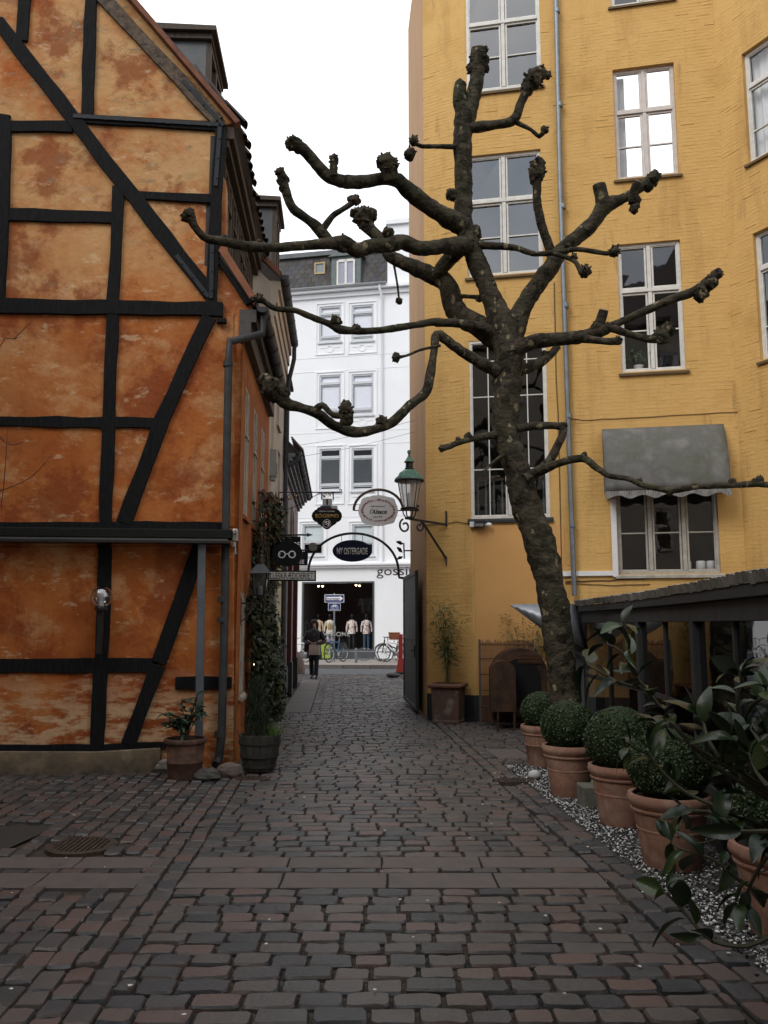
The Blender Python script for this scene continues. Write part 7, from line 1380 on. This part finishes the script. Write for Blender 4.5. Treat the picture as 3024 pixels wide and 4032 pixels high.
# bicycle
def bicycle(pf, pr, wheel_r, frame_m, label, z0=zP, basket=False, upright=False, dark=False, group='bicycles parked by the shop'):
    f, r = Vector((*pf, z0+wheel_r)), Vector((*pr, z0+wheel_r)); t = thing('bicycle', (f+r)/2-Vector((0,0,wheel_r)), label, 'bicycle', group); d = (f-r); L = d.length; d.normalize(); side = Vector((-d.y, d.x, 0)); Zv = Vector((0,0,1))
    TY = M('black_tyre', (.015,.015,.015), rough=.8); SPK = M('chrome', (.5,.5,.5), rough=.25, metal=.9)
    for c in (f, r):
        b = MB(); n = 28; b.tube([c+(d*math.cos(2*math.pi*i/n)+Zv*math.sin(2*math.pi*i/n))*wheel_r*.96 for i in range(n+1)], wheel_r*.06, 6, cap=False); wh = ob('wheel', b, TY, t, smooth=True)
        b = MB(); b.tube([c+(d*math.cos(2*math.pi*i/n)+Zv*math.sin(2*math.pi*i/n))*wheel_r*.90 for i in range(n+1)], wheel_r*.022, 5, cap=False); b.tube([c-side*.04, c+side*.04], .02, 8); ob('rim', b, SPK, wh)
        b = MB()
        for i in range(14): a = 2*math.pi*i/14; b.tube([c, c+(d*math.cos(a)+Zv*math.sin(a))*wheel_r*.9], .003, 3)
        ob('spokes', b, SPK, wh)
    bb = r+d*L*.42-Zv*wheel_r*.15; st = r+d*L*.30+Zv*wheel_r*1.25; hd = f-d*L*.10+Zv*wheel_r*1.35; hd0 = f-d*L*.06+Zv*wheel_r*.95
    b = MB(); tr = .027; b.tube([bb, st], tr, 7); b.tube([bb, hd0], tr, 7)
    b.tube([st-Zv*.08, hd-Zv*.05] if not upright else [bb+(st-bb)*.45, hd0+Zv*.03], tr, 7); b.tube([hd0-Zv*.02, hd+Zv*.04], tr*1.15, 7)
    for s in (-1,1): b.tube([bb+side*.03*s, r+side*.05*s], .012, 6); b.tube([st-Zv*.1+side*.02*s, r+side*.05*s], .011, 6); b.tube([hd0+side*.03*s, f+side*.05*s], .014, 6)
    ob('frame', b, frame_m, t, smooth=True)
    b = MB(); top = hd+Zv*.14; b.tube([hd, top], .016, 6); b.tube([top-side*.28-d*.12, top-side*.22+Zv*.02, top, top+side*.22+Zv*.02, top+side*.28-d*.12], .014, 6); ob('handlebar', b, SPK if not dark else IRON, t)
    b = MB(); sp = st+Zv*.16; b.tube([st, sp], .014, 6); ob('seat_post', b, SPK, t); b = MB(); b.add([sp+d*.15+Zv*.02, sp-d*.12+side*.08+Zv*.03, sp-d*.13-side*.08+Zv*.03, sp+d*.15-Zv*.015, sp-d*.12+side*.06-Zv*.03, sp-d*.13-side*.06-Zv*.03, sp+side*.03+Zv*.02, sp-side*.03+Zv*.02], [(0,6,1,2,7),(0,3,4,1,6),(3,5,4),(0,7,2,5,3),(1,4,5,2)]); ob('saddle', b, IRON, t, bevel=.01)
    b = MB(); b.lathe([(.085,-.004),(.085,.004)], bb+side*.05, 18, ax=side); b.tube([bb+side*.07, bb+side*.07-Zv*.15+d*.05], .009, 5); b.tube([bb-side*.07, bb-side*.07+Zv*.15-d*.05], .009, 5); b.obox(bb+side*.11-Zv*.15+d*.05, d*.04, side*.04, Zv*.01); b.obox(bb-side*.11+Zv*.15-d*.05, d*.04, side*.04, Zv*.01); ob('crank', b, SPK, t)
    b = MB(); b.bar(bb+side*.05+Zv*.08, r+side*.05+Zv*.03, .006, .006); b.bar(bb+side*.05-Zv*.08, r+side*.05-Zv*.03, .006, .006); ob('chain', b, IRON, t)
    for c in (f, r):
        b = MB(); a0 = .5 if c is f else .3; b.tube([c+(d*math.cos(x)+Zv*math.sin(x))*wheel_r*1.07 for x in [a0+i*.22 for i in range(10)]], .014, 5); ob('mudguard', b, frame_m if not dark else IRON, t)
    b = MB(); b.tube([bb-side*.06, bb-side*.16-Zv*(bb.z-z0)+d*.02], .010, 5); ob('kickstand', b, SPK, t)
    return t, hd, d, side
WF = M('white_bike_paint', (.62,.63,.63), rough=.35); BF_ = M('black_bike_paint', (.02,.02,.022), rough=.35); BLF = M('blue_bike_paint', (.05,.16,.34), (.03,.03,.03), scale=7, rough=.35)
Yb = G(1510, 2606, zP).y; X = lambda px, Y: PY(px, 2458, Y).x
bicycle((X(1518,Yb),Yb), (X(1606,Yb),Yb-.25), .345, WF, 'white road bicycle leaning in the rack by the white wall', dark=True)
tt, hd, d, side = bicycle((X(1506,Yb+.55),Yb+.6), (X(1592,Yb+.55),Yb+.35), .345, BF_, 'black bicycle with a brown wicker basket behind the white bicycle', upright=True, dark=True)
cbk = PY(1552, 2505, Yb+.55); bas = thing('bicycle_basket', cbk-Vector((0,0,.14)), 'brown wicker basket strapped on the black bicycle', 'basket'); BSK = M('brown_wicker', (.24,.075,.03), (.17,.055,.025), scale=30, rough=.8, bump=.4); b = MB()
def bring(h, s): return [cbk+Vector((x*.23*s, y*.15*s, h)) for x, y in ((-1,-1),(1,-1),(1,1),(-1,1))]
r0, r1 = bring(-.14,.85), bring(.14,1.0); b.add(r0+r1, [(3,2,1,0)]+[(i,(i+1) % 4,4+(i+1) % 4,4+i) for i in range(4)]); o = ob('body', b, BSK, bas, fixn=False); md = o.modifiers.new('t','SOLIDIFY'); md.thickness = .015; b = MB()
for i in range(4): b.tube([r1[i], r1[(i+1) % 4]], .016, 6)
ob('rim', b, BSK, bas); b = MB(); b.tube([cbk-Vector((0,0,.14)), Vector((cbk.x+.0, cbk.y, zP+.72))], .012, 6); b.bar(Vector((cbk.x-.2,cbk.y,zP+.72)), Vector((cbk.x+.25,cbk.y,zP+.72)), .12, .015); ob('carrier', b, IRON, bas)
bicycle((X(1300,Yb-.15),Yb-.55), (X(1352,Yb+.3),Yb+.3), .37, BLF, 'black and blue mountain bicycle leaning against the sign pole', dark=True)
bicycle((X(1206,Yb-.4),Yb-.5), (X(1150,Yb),Yb+.1), .34, WF, 'silver white bicycle half hidden behind the walking woman')
# green box
q = G(1275, 2598, zP); t = thing('green_street_box', q, 'lime green street bin with dark lettering behind the sign pole', 'bin'); LIME = M('lime_panel', (.32,.42,.055), (.28,.37,.05), rough=.5); k = q.y/FPX; hh = 62*k
b = MB(); b.box(q.x-.36,q.x+.26,q.y,q.y+.5,zP+.06,zP+hh); bx_ = ob('body', b, LIME, t, bevel=.01); b = MB(); b.box(q.x-.38,q.x+.28,q.y-.02,q.y+.52,zP+hh+.001,zP+hh+.06); ob('lid', b, IRON, t, bevel=.01); b = MB(); b.box(q.x-.34,q.x+.24,q.y+.02,q.y+.48,zP,zP+.059); ob('base', b, IRON, t)
text('BI', Vector((q.x+.13,q.y-.002,zP+hh*.62)), bx_, BLK, h=.11); text('KE', Vector((q.x+.13,q.y-.002,zP+hh*.40)), bx_, BLK, h=.11); text('UR', Vector((q.x-.17,q.y-.002,zP+hh*.38)), bx_, BLK, h=.12)
# rack with bollard
q = G(1402, 2610, zP); t = thing('bicycle_rack', q, 'grey metal bicycle rack with round-topped bollard post', 'bicycle rack'); GM = M('grey_street_metal', (.16,.165,.17), (.13,.135,.14), rough=.55, metal=.3); b = MB(); b.lathe([(.055,0),(.055,.52),(.04,.56),(.001,.575)], q, 14); ob('post', b, GM, t, smooth=True)
q2 = Vector((q.x+2.3, q.y-.2, zP)); b = MB(); b.lathe([(.055,0),(.055,.52),(.04,.56),(.001,.575)], q2, 14); ob('post', b, GM, t, smooth=True)
for z in (.15,.42): b = MB(); b.tube([q+Vector((0,0,z)), q2+Vector((0,0,z))], .02, 6); ob('rail', b, GM, t)
for i in range(3):
    c = q.lerp(q2, .13+.3*i)+Vector((0,0,.32)); b = MB(); n = 20
    for dx in (-.04,.04): b.tube([c+Vector((dx+.25*math.cos(2*math.pi*j/n), .05, .25*math.sin(2*math.pi*j/n))) for j in range(n+1)], .008, 5, cap=False)
    ob('wheel_hoop', b, GM, t)
# red barrier and sandbag by the gate
q = G(1572, 2652); t = thing('red_barrier', q, 'red plastic barrier post with wide foot by the alley mouth', 'barrier'); RP = M('red_plastic', (.34,.035,.03), (.27,.03,.028), scale=5, rough=.5); k = q.y/FPX; q.x += .04
b = MB(); b.add([q+Vector((x, y, z)) for x, y, z in ((-.16,-.1,0),(.12,-.1,0),(.12,.1,0),(-.16,.1,0),(-.07,-.05,.5),(.08,-.05,.5),(.08,.05,.5),(-.07,.05,.5),(-.06,-.04,1.28),(.08,-.04,1.28),(.08,.04,1.28),(-.06,.04,1.28))], [(3,2,1,0),(0,1,5,4),(1,2,6,5),(2,3,7,6),(3,0,4,7),(4,5,9,8),(5,6,10,9),(6,7,11,10),(7,4,8,11),(8,9,10,11)]); ob('post', b, RP, t, bevel=.015); b = MB(); b.box(q.x-.2,q.x+.16,q.y-.16,q.y+.16,0,.05); ob('foot', b, IRON, t, bevel=.01)
q = G(1548, 2668); b = MB(); b.ball(q+Vector((0,0,.07)), .15, 12, 8, .08, (1.5,.9,.55)); tag(ob('sandbag', b, M('grey_sack', (.07,.07,.068), (.10,.10,.095), scale=9, rough=.9, bump=.5), smooth=True, origin=q), 'grey sandbag lying at the foot of the red barrier', 'sandbag')

# ------------------------------------------------------------ shop mannequins
MBLK = M('black_mannequin', (.012,.012,.013), rough=.3)
def figure_loft(b, c, secs, seg=12):      # stacked ellipses: (z, rx, ry, dx)
    vs = [c+Vector((dx+rx*math.cos(2*math.pi*k/seg), ry*math.sin(2*math.pi*k/seg), z)) for z, rx, ry, dx in secs for k in range(seg)]
    fs = [(i*seg+k, i*seg+(k+1) % seg, (i+1)*seg+(k+1) % seg, (i+1)*seg+k) for i in range(len(secs)-1) for k in range(seg)]+[tuple(range(seg-1,-1,-1)), tuple((len(secs)-1)*seg+k for k in range(seg))]; b.add(vs, fs)
CLO = {'cream': M('cream_jacket', (.72,.66,.56), rough=.8), 'floral': M('floral_cloth', (.80,.77,.73), (.62,.30,.26), (.25,.33,.34), scale=13, lo=.5, hi=.66, detail=2, rough=.8), 'jean': M('blue_jeans', (.045,.09,.15), (.06,.115,.18), scale=9, rough=.85), 'patt': M('patterned_trouser', (.62,.66,.66), (.30,.38,.40), scale=10, lo=.45, hi=.6, rough=.8), 'dark': M('dark_cloth', (.02,.02,.024), rough=.8), 'tan': M('tan_top', (.42,.27,.12), rough=.8), 'peach': M('peach_top', (.75,.58,.42), rough=.8)}
def mannequin(px, top, bot, label, o=-.75):
    u = WBW.hit(px, 2500, o)[0]; zt = WBW.hit(px, 2418, o)[1]; base = WBW.P(u, t0+.0, o); h = zt-base.z+.0; s = h/1.72; t = thing('mannequin', base, label, 'mannequin', 'mannequins in the shop window'); b = MB()
    figure_loft(b, base, [(1.44*s,.06*s,.06*s,0),(1.50*s,.045*s,.05*s,0),(1.55*s,.06*s,.075*s,0),(1.62*s,.075*s,.09*s,0),(1.69*s,.065*s,.08*s,0),(1.72*s,.02*s,.03*s,0)]); ob('head', b, MBLK, t, smooth=True)
    for q in (-1,1):
        b = MB(); figure_loft(b, base, [(.0,.05*s,.07*s,q*.10*s),(.06*s,.04*s,.045*s,q*.10*s),(.35*s,.062*s,.065*s,q*.095*s),(.5*s,.058*s,.06*s,q*.09*s),(.88*s,.09*s,.09*s,q*.085*s)]); ob('leg', b, CLO[bot], t, smooth=True); b = MB(); b.ball(base+Vector((q*.10*s,-.06*s,.045*s)), .06*s, 8, 6, 0, (.8,1.7,.7)); ob('shoe', b, SWH if bot == 'jean' else MBLK, t, smooth=True)
        b = MB(); b.tube([base+Vector((q*.18*s,0,1.36*s)), base+Vector((q*.245*s,.02,1.1*s)), base+Vector((q*.25*s,-.03,.88*s))], [.05*s,.045*s,.03*s], 8); ob('arm', b, CLO[top], t, smooth=True)
    b = MB(); figure_loft(b, base, [(.78*s,.18*s,.13*s,0),(.92*s,.175*s,.12*s,0),(1.06*s,.135*s,.10*s,0),(1.25*s,.165*s,.12*s,0),(1.38*s,.185*s,.10*s,0),(1.44*s,.07*s,.07*s,0)]); to = ob('top', b, CLO[top], t, smooth=True)
    if top == 'cream': b = MB(); figure_loft(b, base+Vector((0,-.05*s,0)), [(.98*s,.10*s,.08*s,0),(1.2*s,.10*s,.09*s,0),(1.36*s,.06*s,.05*s,0)]); ob('inner_top', b, CLO['tan'], to, smooth=True)
mannequin(1252, 'peach', 'dark', 'mannequin in a peach jacket beside the walking woman'); mannequin(1298, 'cream', 'patt', 'mannequin in a cream jacket, tan top and pale patterned trousers'); mannequin(1385, 'floral', 'dark', 'mannequin in a loose floral tunic and dark leggings'); mannequin(1443, 'floral', 'jean', 'mannequin in floral blouse, blue jeans and white shoes'); mannequin(1197, 'dark', 'dark', 'all dark mannequin at the left edge of the shop window', -.6)

# ------------------------------------------------------------ woman walking up the alley
q = G(1236, 2672); PS = 1.70/1.70; t = thing('person', q, 'woman in a dark hooded coat walking up the alley with folded hands', 'person')
SKIN = M('skin', (.56,.36,.27), (.50,.31,.23), rough=.6); COAT = M('navy_coat', (.012,.013,.018), (.018,.019,.025), scale=12, rough=.8, bump=.2); TRS = M('dark_trousers', (.010,.011,.015), (.014,.015,.019), rough=.85)
def skinned(name, verts, edges, mat, parent, root_i=0, sub=2):
    me = bpy.data.meshes.new(name); off = Vector(root_of(parent).location); me.from_pydata([tuple(Vector(v[:3])+q-off) for v in verts], edges, []); o = bpy.data.objects.new(name, me); C.objects.link(o); o.parent = parent
    m = o.modifiers.new('skin','SKIN'); m.use_smooth_shade = True; sv_ = me.skin_vertices[0].data
    for i, v in enumerate(verts): sv_[i].radius = (v[3], v[4] if len(v) > 4 else v[3]); sv_[i].use_root = (i == root_i)
    s = o.modifiers.new('sub','SUBSURF'); s.levels = sub; s.render_levels = sub; me.materials.append(mat); return o
# body: pelvis, spine, neck, head, arms folded in front, legs in mid stride
bv = [(0,0,.92,.135,.10),(0,0,1.10,.115,.085),(0,0,1.30,.135,.09),(0,0,1.42,.06,.055),(0,-.01,1.48,.045),(0,-.015,1.53,.062,.072),(0,-.015,1.60,.075,.09),(0,-.005,1.66,.055,.07),
 (-.17,0,1.36,.055),(-.23,.02,1.12,.045),(-.08,-.19,1.04,.032),(.17,0,1.36,.055),(.23,.02,1.12,.045),(.08,-.19,1.04,.032),
 (-.085,0,.86,.085),(-.08,.03,.48,.058),(-.08,.13,.10,.040),(-.08,.03,.04,.035),(.085,-.01,.86,.085),(.075,-.11,.48,.058),(.06,-.14,.09,.040),(.06,-.25,.04,.035)]
be = [(0,1),(1,2),(2,3),(3,4),(4,5),(5,6),(6,7),(2,8),(8,9),(9,10),(2,11),(11,12),(12,13),(0,14),(14,15),(15,16),(16,17),(0,18),(18,19),(19,20),(20,21)]
skinned('body', bv, be, SKIN, t)
# hands: palm and five fingers each, clasped in front
for s in (-1,1):
    hv = [(s*.075,-.195,1.035,.026,.018),(s*.03,-.215,1.02,.030,.018)]; he = [(0,1)]
    for f, (dz, L) in enumerate(((.022,.050),(.008,.056),(-.006,.052),(-.02,.042))):
        n0 = len(hv); hv += [(s*.005,-.232,1.02+dz,.009),(-s*(L-.015),-.238+.006*s,1.018+dz,.008),(-s*(L+.01),-.215+.004*s,1.012+dz,.0075)]; he += [(1,n0),(n0,n0+1),(n0+1,n0+2)]
    n0 = len(hv); hv += [(s*.045,-.225,1.055,.010),(s*.012,-.245,1.062,.009)]; he += [(0,n0),(n0,n0+1)]
    skinned('hand', hv, he, SKIN, t, 0, 1)
# coat: body with flared hem, sleeves, hood, scarf
b = MB(); figure_loft(b, q, [(.60,.235,.19,0),(.62,.24,.195,0),(.80,.215,.17,0),(.98,.195,.15,0),(1.10,.18,.14,0),(1.25,.20,.145,0),(1.36,.205,.125,0),(1.42,.13,.10,0),(1.46,.085,.085,0)], 20); coat = ob('coat', b, COAT, t, smooth=True)
for s in (-1,1):
    b = MB(); Q, S = catmull([q+Vector((s*.165,0,1.375)), q+Vector((s*.235,.0,1.25)), q+Vector((s*.262,.02,1.10)), q+Vector((s*.19,-.10,1.045)), q+Vector((s*.085,-.185,1.035))], [.075,.078,.070,.062,.052], .03); b.tube(Q, S, 12); ob('sleeve', b, COAT, coat, smooth=True)
for z in (1.30,1.22,1.14,.95): b = MB(); b.ball(q+Vector((0,-.148,z)), .011, 8, 5); ob('button', b, M('brass_button', (.35,.3,.2), rough=.4), coat)
b = MB(); hs = []
for i in range(9):                       # hood open at the face
    a = -1.8+3.6*i/8
    for (z, r) in ((1.40,.12),(1.48,.115),(1.56,.13),(1.64,.12),(1.70,.085),(1.735,.02)): hs.append(q+Vector((math.sin(a)*r, math.cos(a)*r*1.05-.005, z)))
b.add(hs, [(6*i+k, 6*i+k+1, 6*i+7+k, 6*i+6+k) for i in range(8) for k in range(5)]); hood = ob('hood', b, COAT, t, smooth=True, fixn=False); md = hood.modifiers.new('t','SOLIDIFY'); md.thickness = .018
b = MB(); figure_loft(b, q+Vector((0,-.005,0)), [(1.655,.095,.105,0),(1.70,.098,.108,0),(1.735,.07,.08,0),(1.75,.02,.03,0)], 14); ob('cap', b, M('charcoal_cap', (.03,.032,.036), rough=.9), t, smooth=True)
b = MB(); b.lathe([(.085,1.40),(.10,1.43),(.095,1.46),(.07,1.485)], q+Vector((0,-.015,0)), 16); ob('scarf', b, M('grey_scarf', (.05,.06,.065), (.08,.09,.095), scale=20, rough=.9), t, smooth=True)
b = MB(); b.ball(q+Vector((0,-.112,1.575)), .014, 8, 6, 0, (.8,1.2,1.2)); ob('nose', b, SKIN, t, smooth=True)
for s in (-1,1):
    b = MB(); b.ball(q+Vector((s*.03,-.098,1.598)), .010, 8, 6, 0, (1.2,.6,.7)); ob('eye', b, M('eye_dark', (.03,.02,.018), rough=.2), t, smooth=True); b = MB(); b.tube([q+Vector((s*.015,-.103,1.615)), q+Vector((s*.045,-.095,1.617))], .004, 5); ob('eyebrow', b, M('dark_hair', (.03,.02,.015), rough=.8), t); b = MB(); b.ball(q+Vector((s*.078,-.01,1.575)), .02, 8, 6, 0, (.5,.8,1.3)); ob('ear', b, SKIN, t, smooth=True)
    b = MB(); b.tube([q+Vector((s*.062,-.06,1.66)), q+Vector((s*.08,-.045,1.58)), q+Vector((s*.078,-.03,1.50))], [.018,.022,.016], 8); ob('hair', b, MATS['dark_hair'], t, smooth=True)
b = MB(); b.tube([q+Vector((-.022,-.096,1.535)), q+Vector((0,-.101,1.533)), q+Vector((.022,-.096,1.535))], .006, 6); ob('mouth', b, M('lips', (.30,.10,.09), rough=.5), t, smooth=True)
for kx_, ky, kn in ((-1,0,(.03,.13)),(1,0,(-.11,-.14))):
    b = MB(); x = kx_*.08; Q, S = catmull([q+Vector((x,0,.92)), q+Vector((x,kn[0],.48)), q+Vector((x*.9,kn[1],.085))], [.10,.072,.062], .05); b.tube(Q, S, 12); ob('trouser_leg', b, TRS, t, smooth=True)
    f = q+Vector((x*.9,kn[1],0)); b = MB(); b.ball(f+Vector((0,-.07,.045)), .05, 10, 8, 0, (.9,2.2,.9)); b.tube([f+Vector((0,0,.03)), f+Vector((0,0,.13))], [.045,.05], 10); ob('boot', b, M('dark_brown_boot', (.025,.014,.011), rough=.5), t, smooth=True)
hb = q+Vector((.0,-.24,.70)); t2 = thing('carrier_bag', hb, 'pale paper carrier bag hanging from the walking woman\'s hands', 'bag'); PAPER = M('paper_bag', (.36,.30,.24), (.42,.37,.31), scale=5, rough=.8, bump=.2); b = MB(); b.add([hb+Vector((x, y, z)) for z, w_, d_ in ((.0,.165,.06),(.14,.16,.055),(.30,.16,.035)) for x, y in ((-w_+.03,-d_),(w_+.03,-d_),(w_+.03,d_),(-w_+.03,d_))], [(3,2,1,0)]+[(4*i+k,4*i+(k+1) % 4,4*i+4+(k+1) % 4,4*i+4+k) for i in range(2) for k in range(4)]); ob('body', b, PAPER, t2, bevel=.008)
for y in (-.03,.03): b = MB(); b.tube([hb+Vector((-.04,y,.30)), hb+Vector((-.02,y*.4,.345)), hb+Vector((.06,y*.4,.345)), hb+Vector((.10,y,.30))], .006, 5); ob('handle', b, M('bag_cord', (.12,.09,.06), rough=.8), t2)
hb = q+Vector((-.25,.05,.78)); t3 = thing('red_shoulder_bag', hb, 'dark red shoulder bag at the walking woman\'s hip', 'bag'); b = MB(); b.obox(hb+Vector((0,0,.12)), (.05,.01,0), (0,.11,0), (0,0,.12)); ob('body', b, M('dark_red_leather', (.09,.012,.016), rough=.5), t3, bevel=.02); b = MB(); Q, S = catmull([hb+Vector((0,-.09,.24)), q+Vector((-.20,-.11,1.2)), q+Vector((-.13,-.03,1.45)), q+Vector((-.20,.13,1.2)), hb+Vector((0,.09,.24))], [.008]*5, .05); b.tube(Q, S, 5); ob('strap', b, MATS['dark_red_leather'], t3)
# ------------------------------------------------------------ unseen houses added around the viewer to darken the lower court
bh = thing('court_shade_house', (0, -5, 0), 'pale grey-beige rendered house closing the open end of the court', 'house')
BW = Wall((9, -4.5), (-1, 0)); ops = []
for u in (2.5,5.5,8.5,11.5,14.5):
    for z in (1.0,4.2,7.4,10.4): ops.append((u-.55,u+.55,z,z+1.7))
b = MB(); wall_sheet(b, BW, 0, 20, 0, 13.0, ops, reveal=.14); ob('wall', b, M('grey_beige_render', (.42,.38,.32), (.36,.33,.28), scale=1.2, rough=.9, bump=.1), bh, fixn=False)
for a in ops: window(bh, BW, *a, .1, 2, trans=(a[3]-.6,), fw=.055, sill=DSILL, depth=1.0)
b = MB(); b.prism([(9.3,-4.2,13.0),(9.3,-4.2,13.1),(9.3,-8.5,17.0),(9.3,-8.5,13.0)], (-1,0,0), 20.6); ob('roof', b, DTILE, bh)

lw = thing('side_shade_house', (-8.5, 2, 0), 'ochre rendered house along the left side of the court', 'house')  # side house put in to cut the light on the lower walls
LW = Wall((-8, -4.4), (0.02, 1)); LW.n = Vector((LW.u.y, -LW.u.x, 0)); ops = [(u-.5,u+.5,z,z+1.6) for u in (2,5,8,11) for z in (1.0,4.1,7.0)]
b = MB(); wall_sheet(b, LW, 0, 13.0, 0, 9.5, ops, reveal=.14); ob('wall', b, M('dull_ochre_render', (.36,.24,.12), (.31,.2,.10), scale=1.2, rough=.9, bump=.1), lw, fixn=False)
for a in ops: window(lw, LW, *a, .1, 2, trans=(a[3]-.55,), fw=.055, sill=DSILL, depth=1.0)
b = MB(); b.prism([LW.P(-.2,9.5,.3), LW.P(-.2,9.6,.3), LW.P(-.2,12.5,-3), LW.P(-.2,9.5,-3)], LW.u, 13.4); ob('roof', b, DTILE, lw)
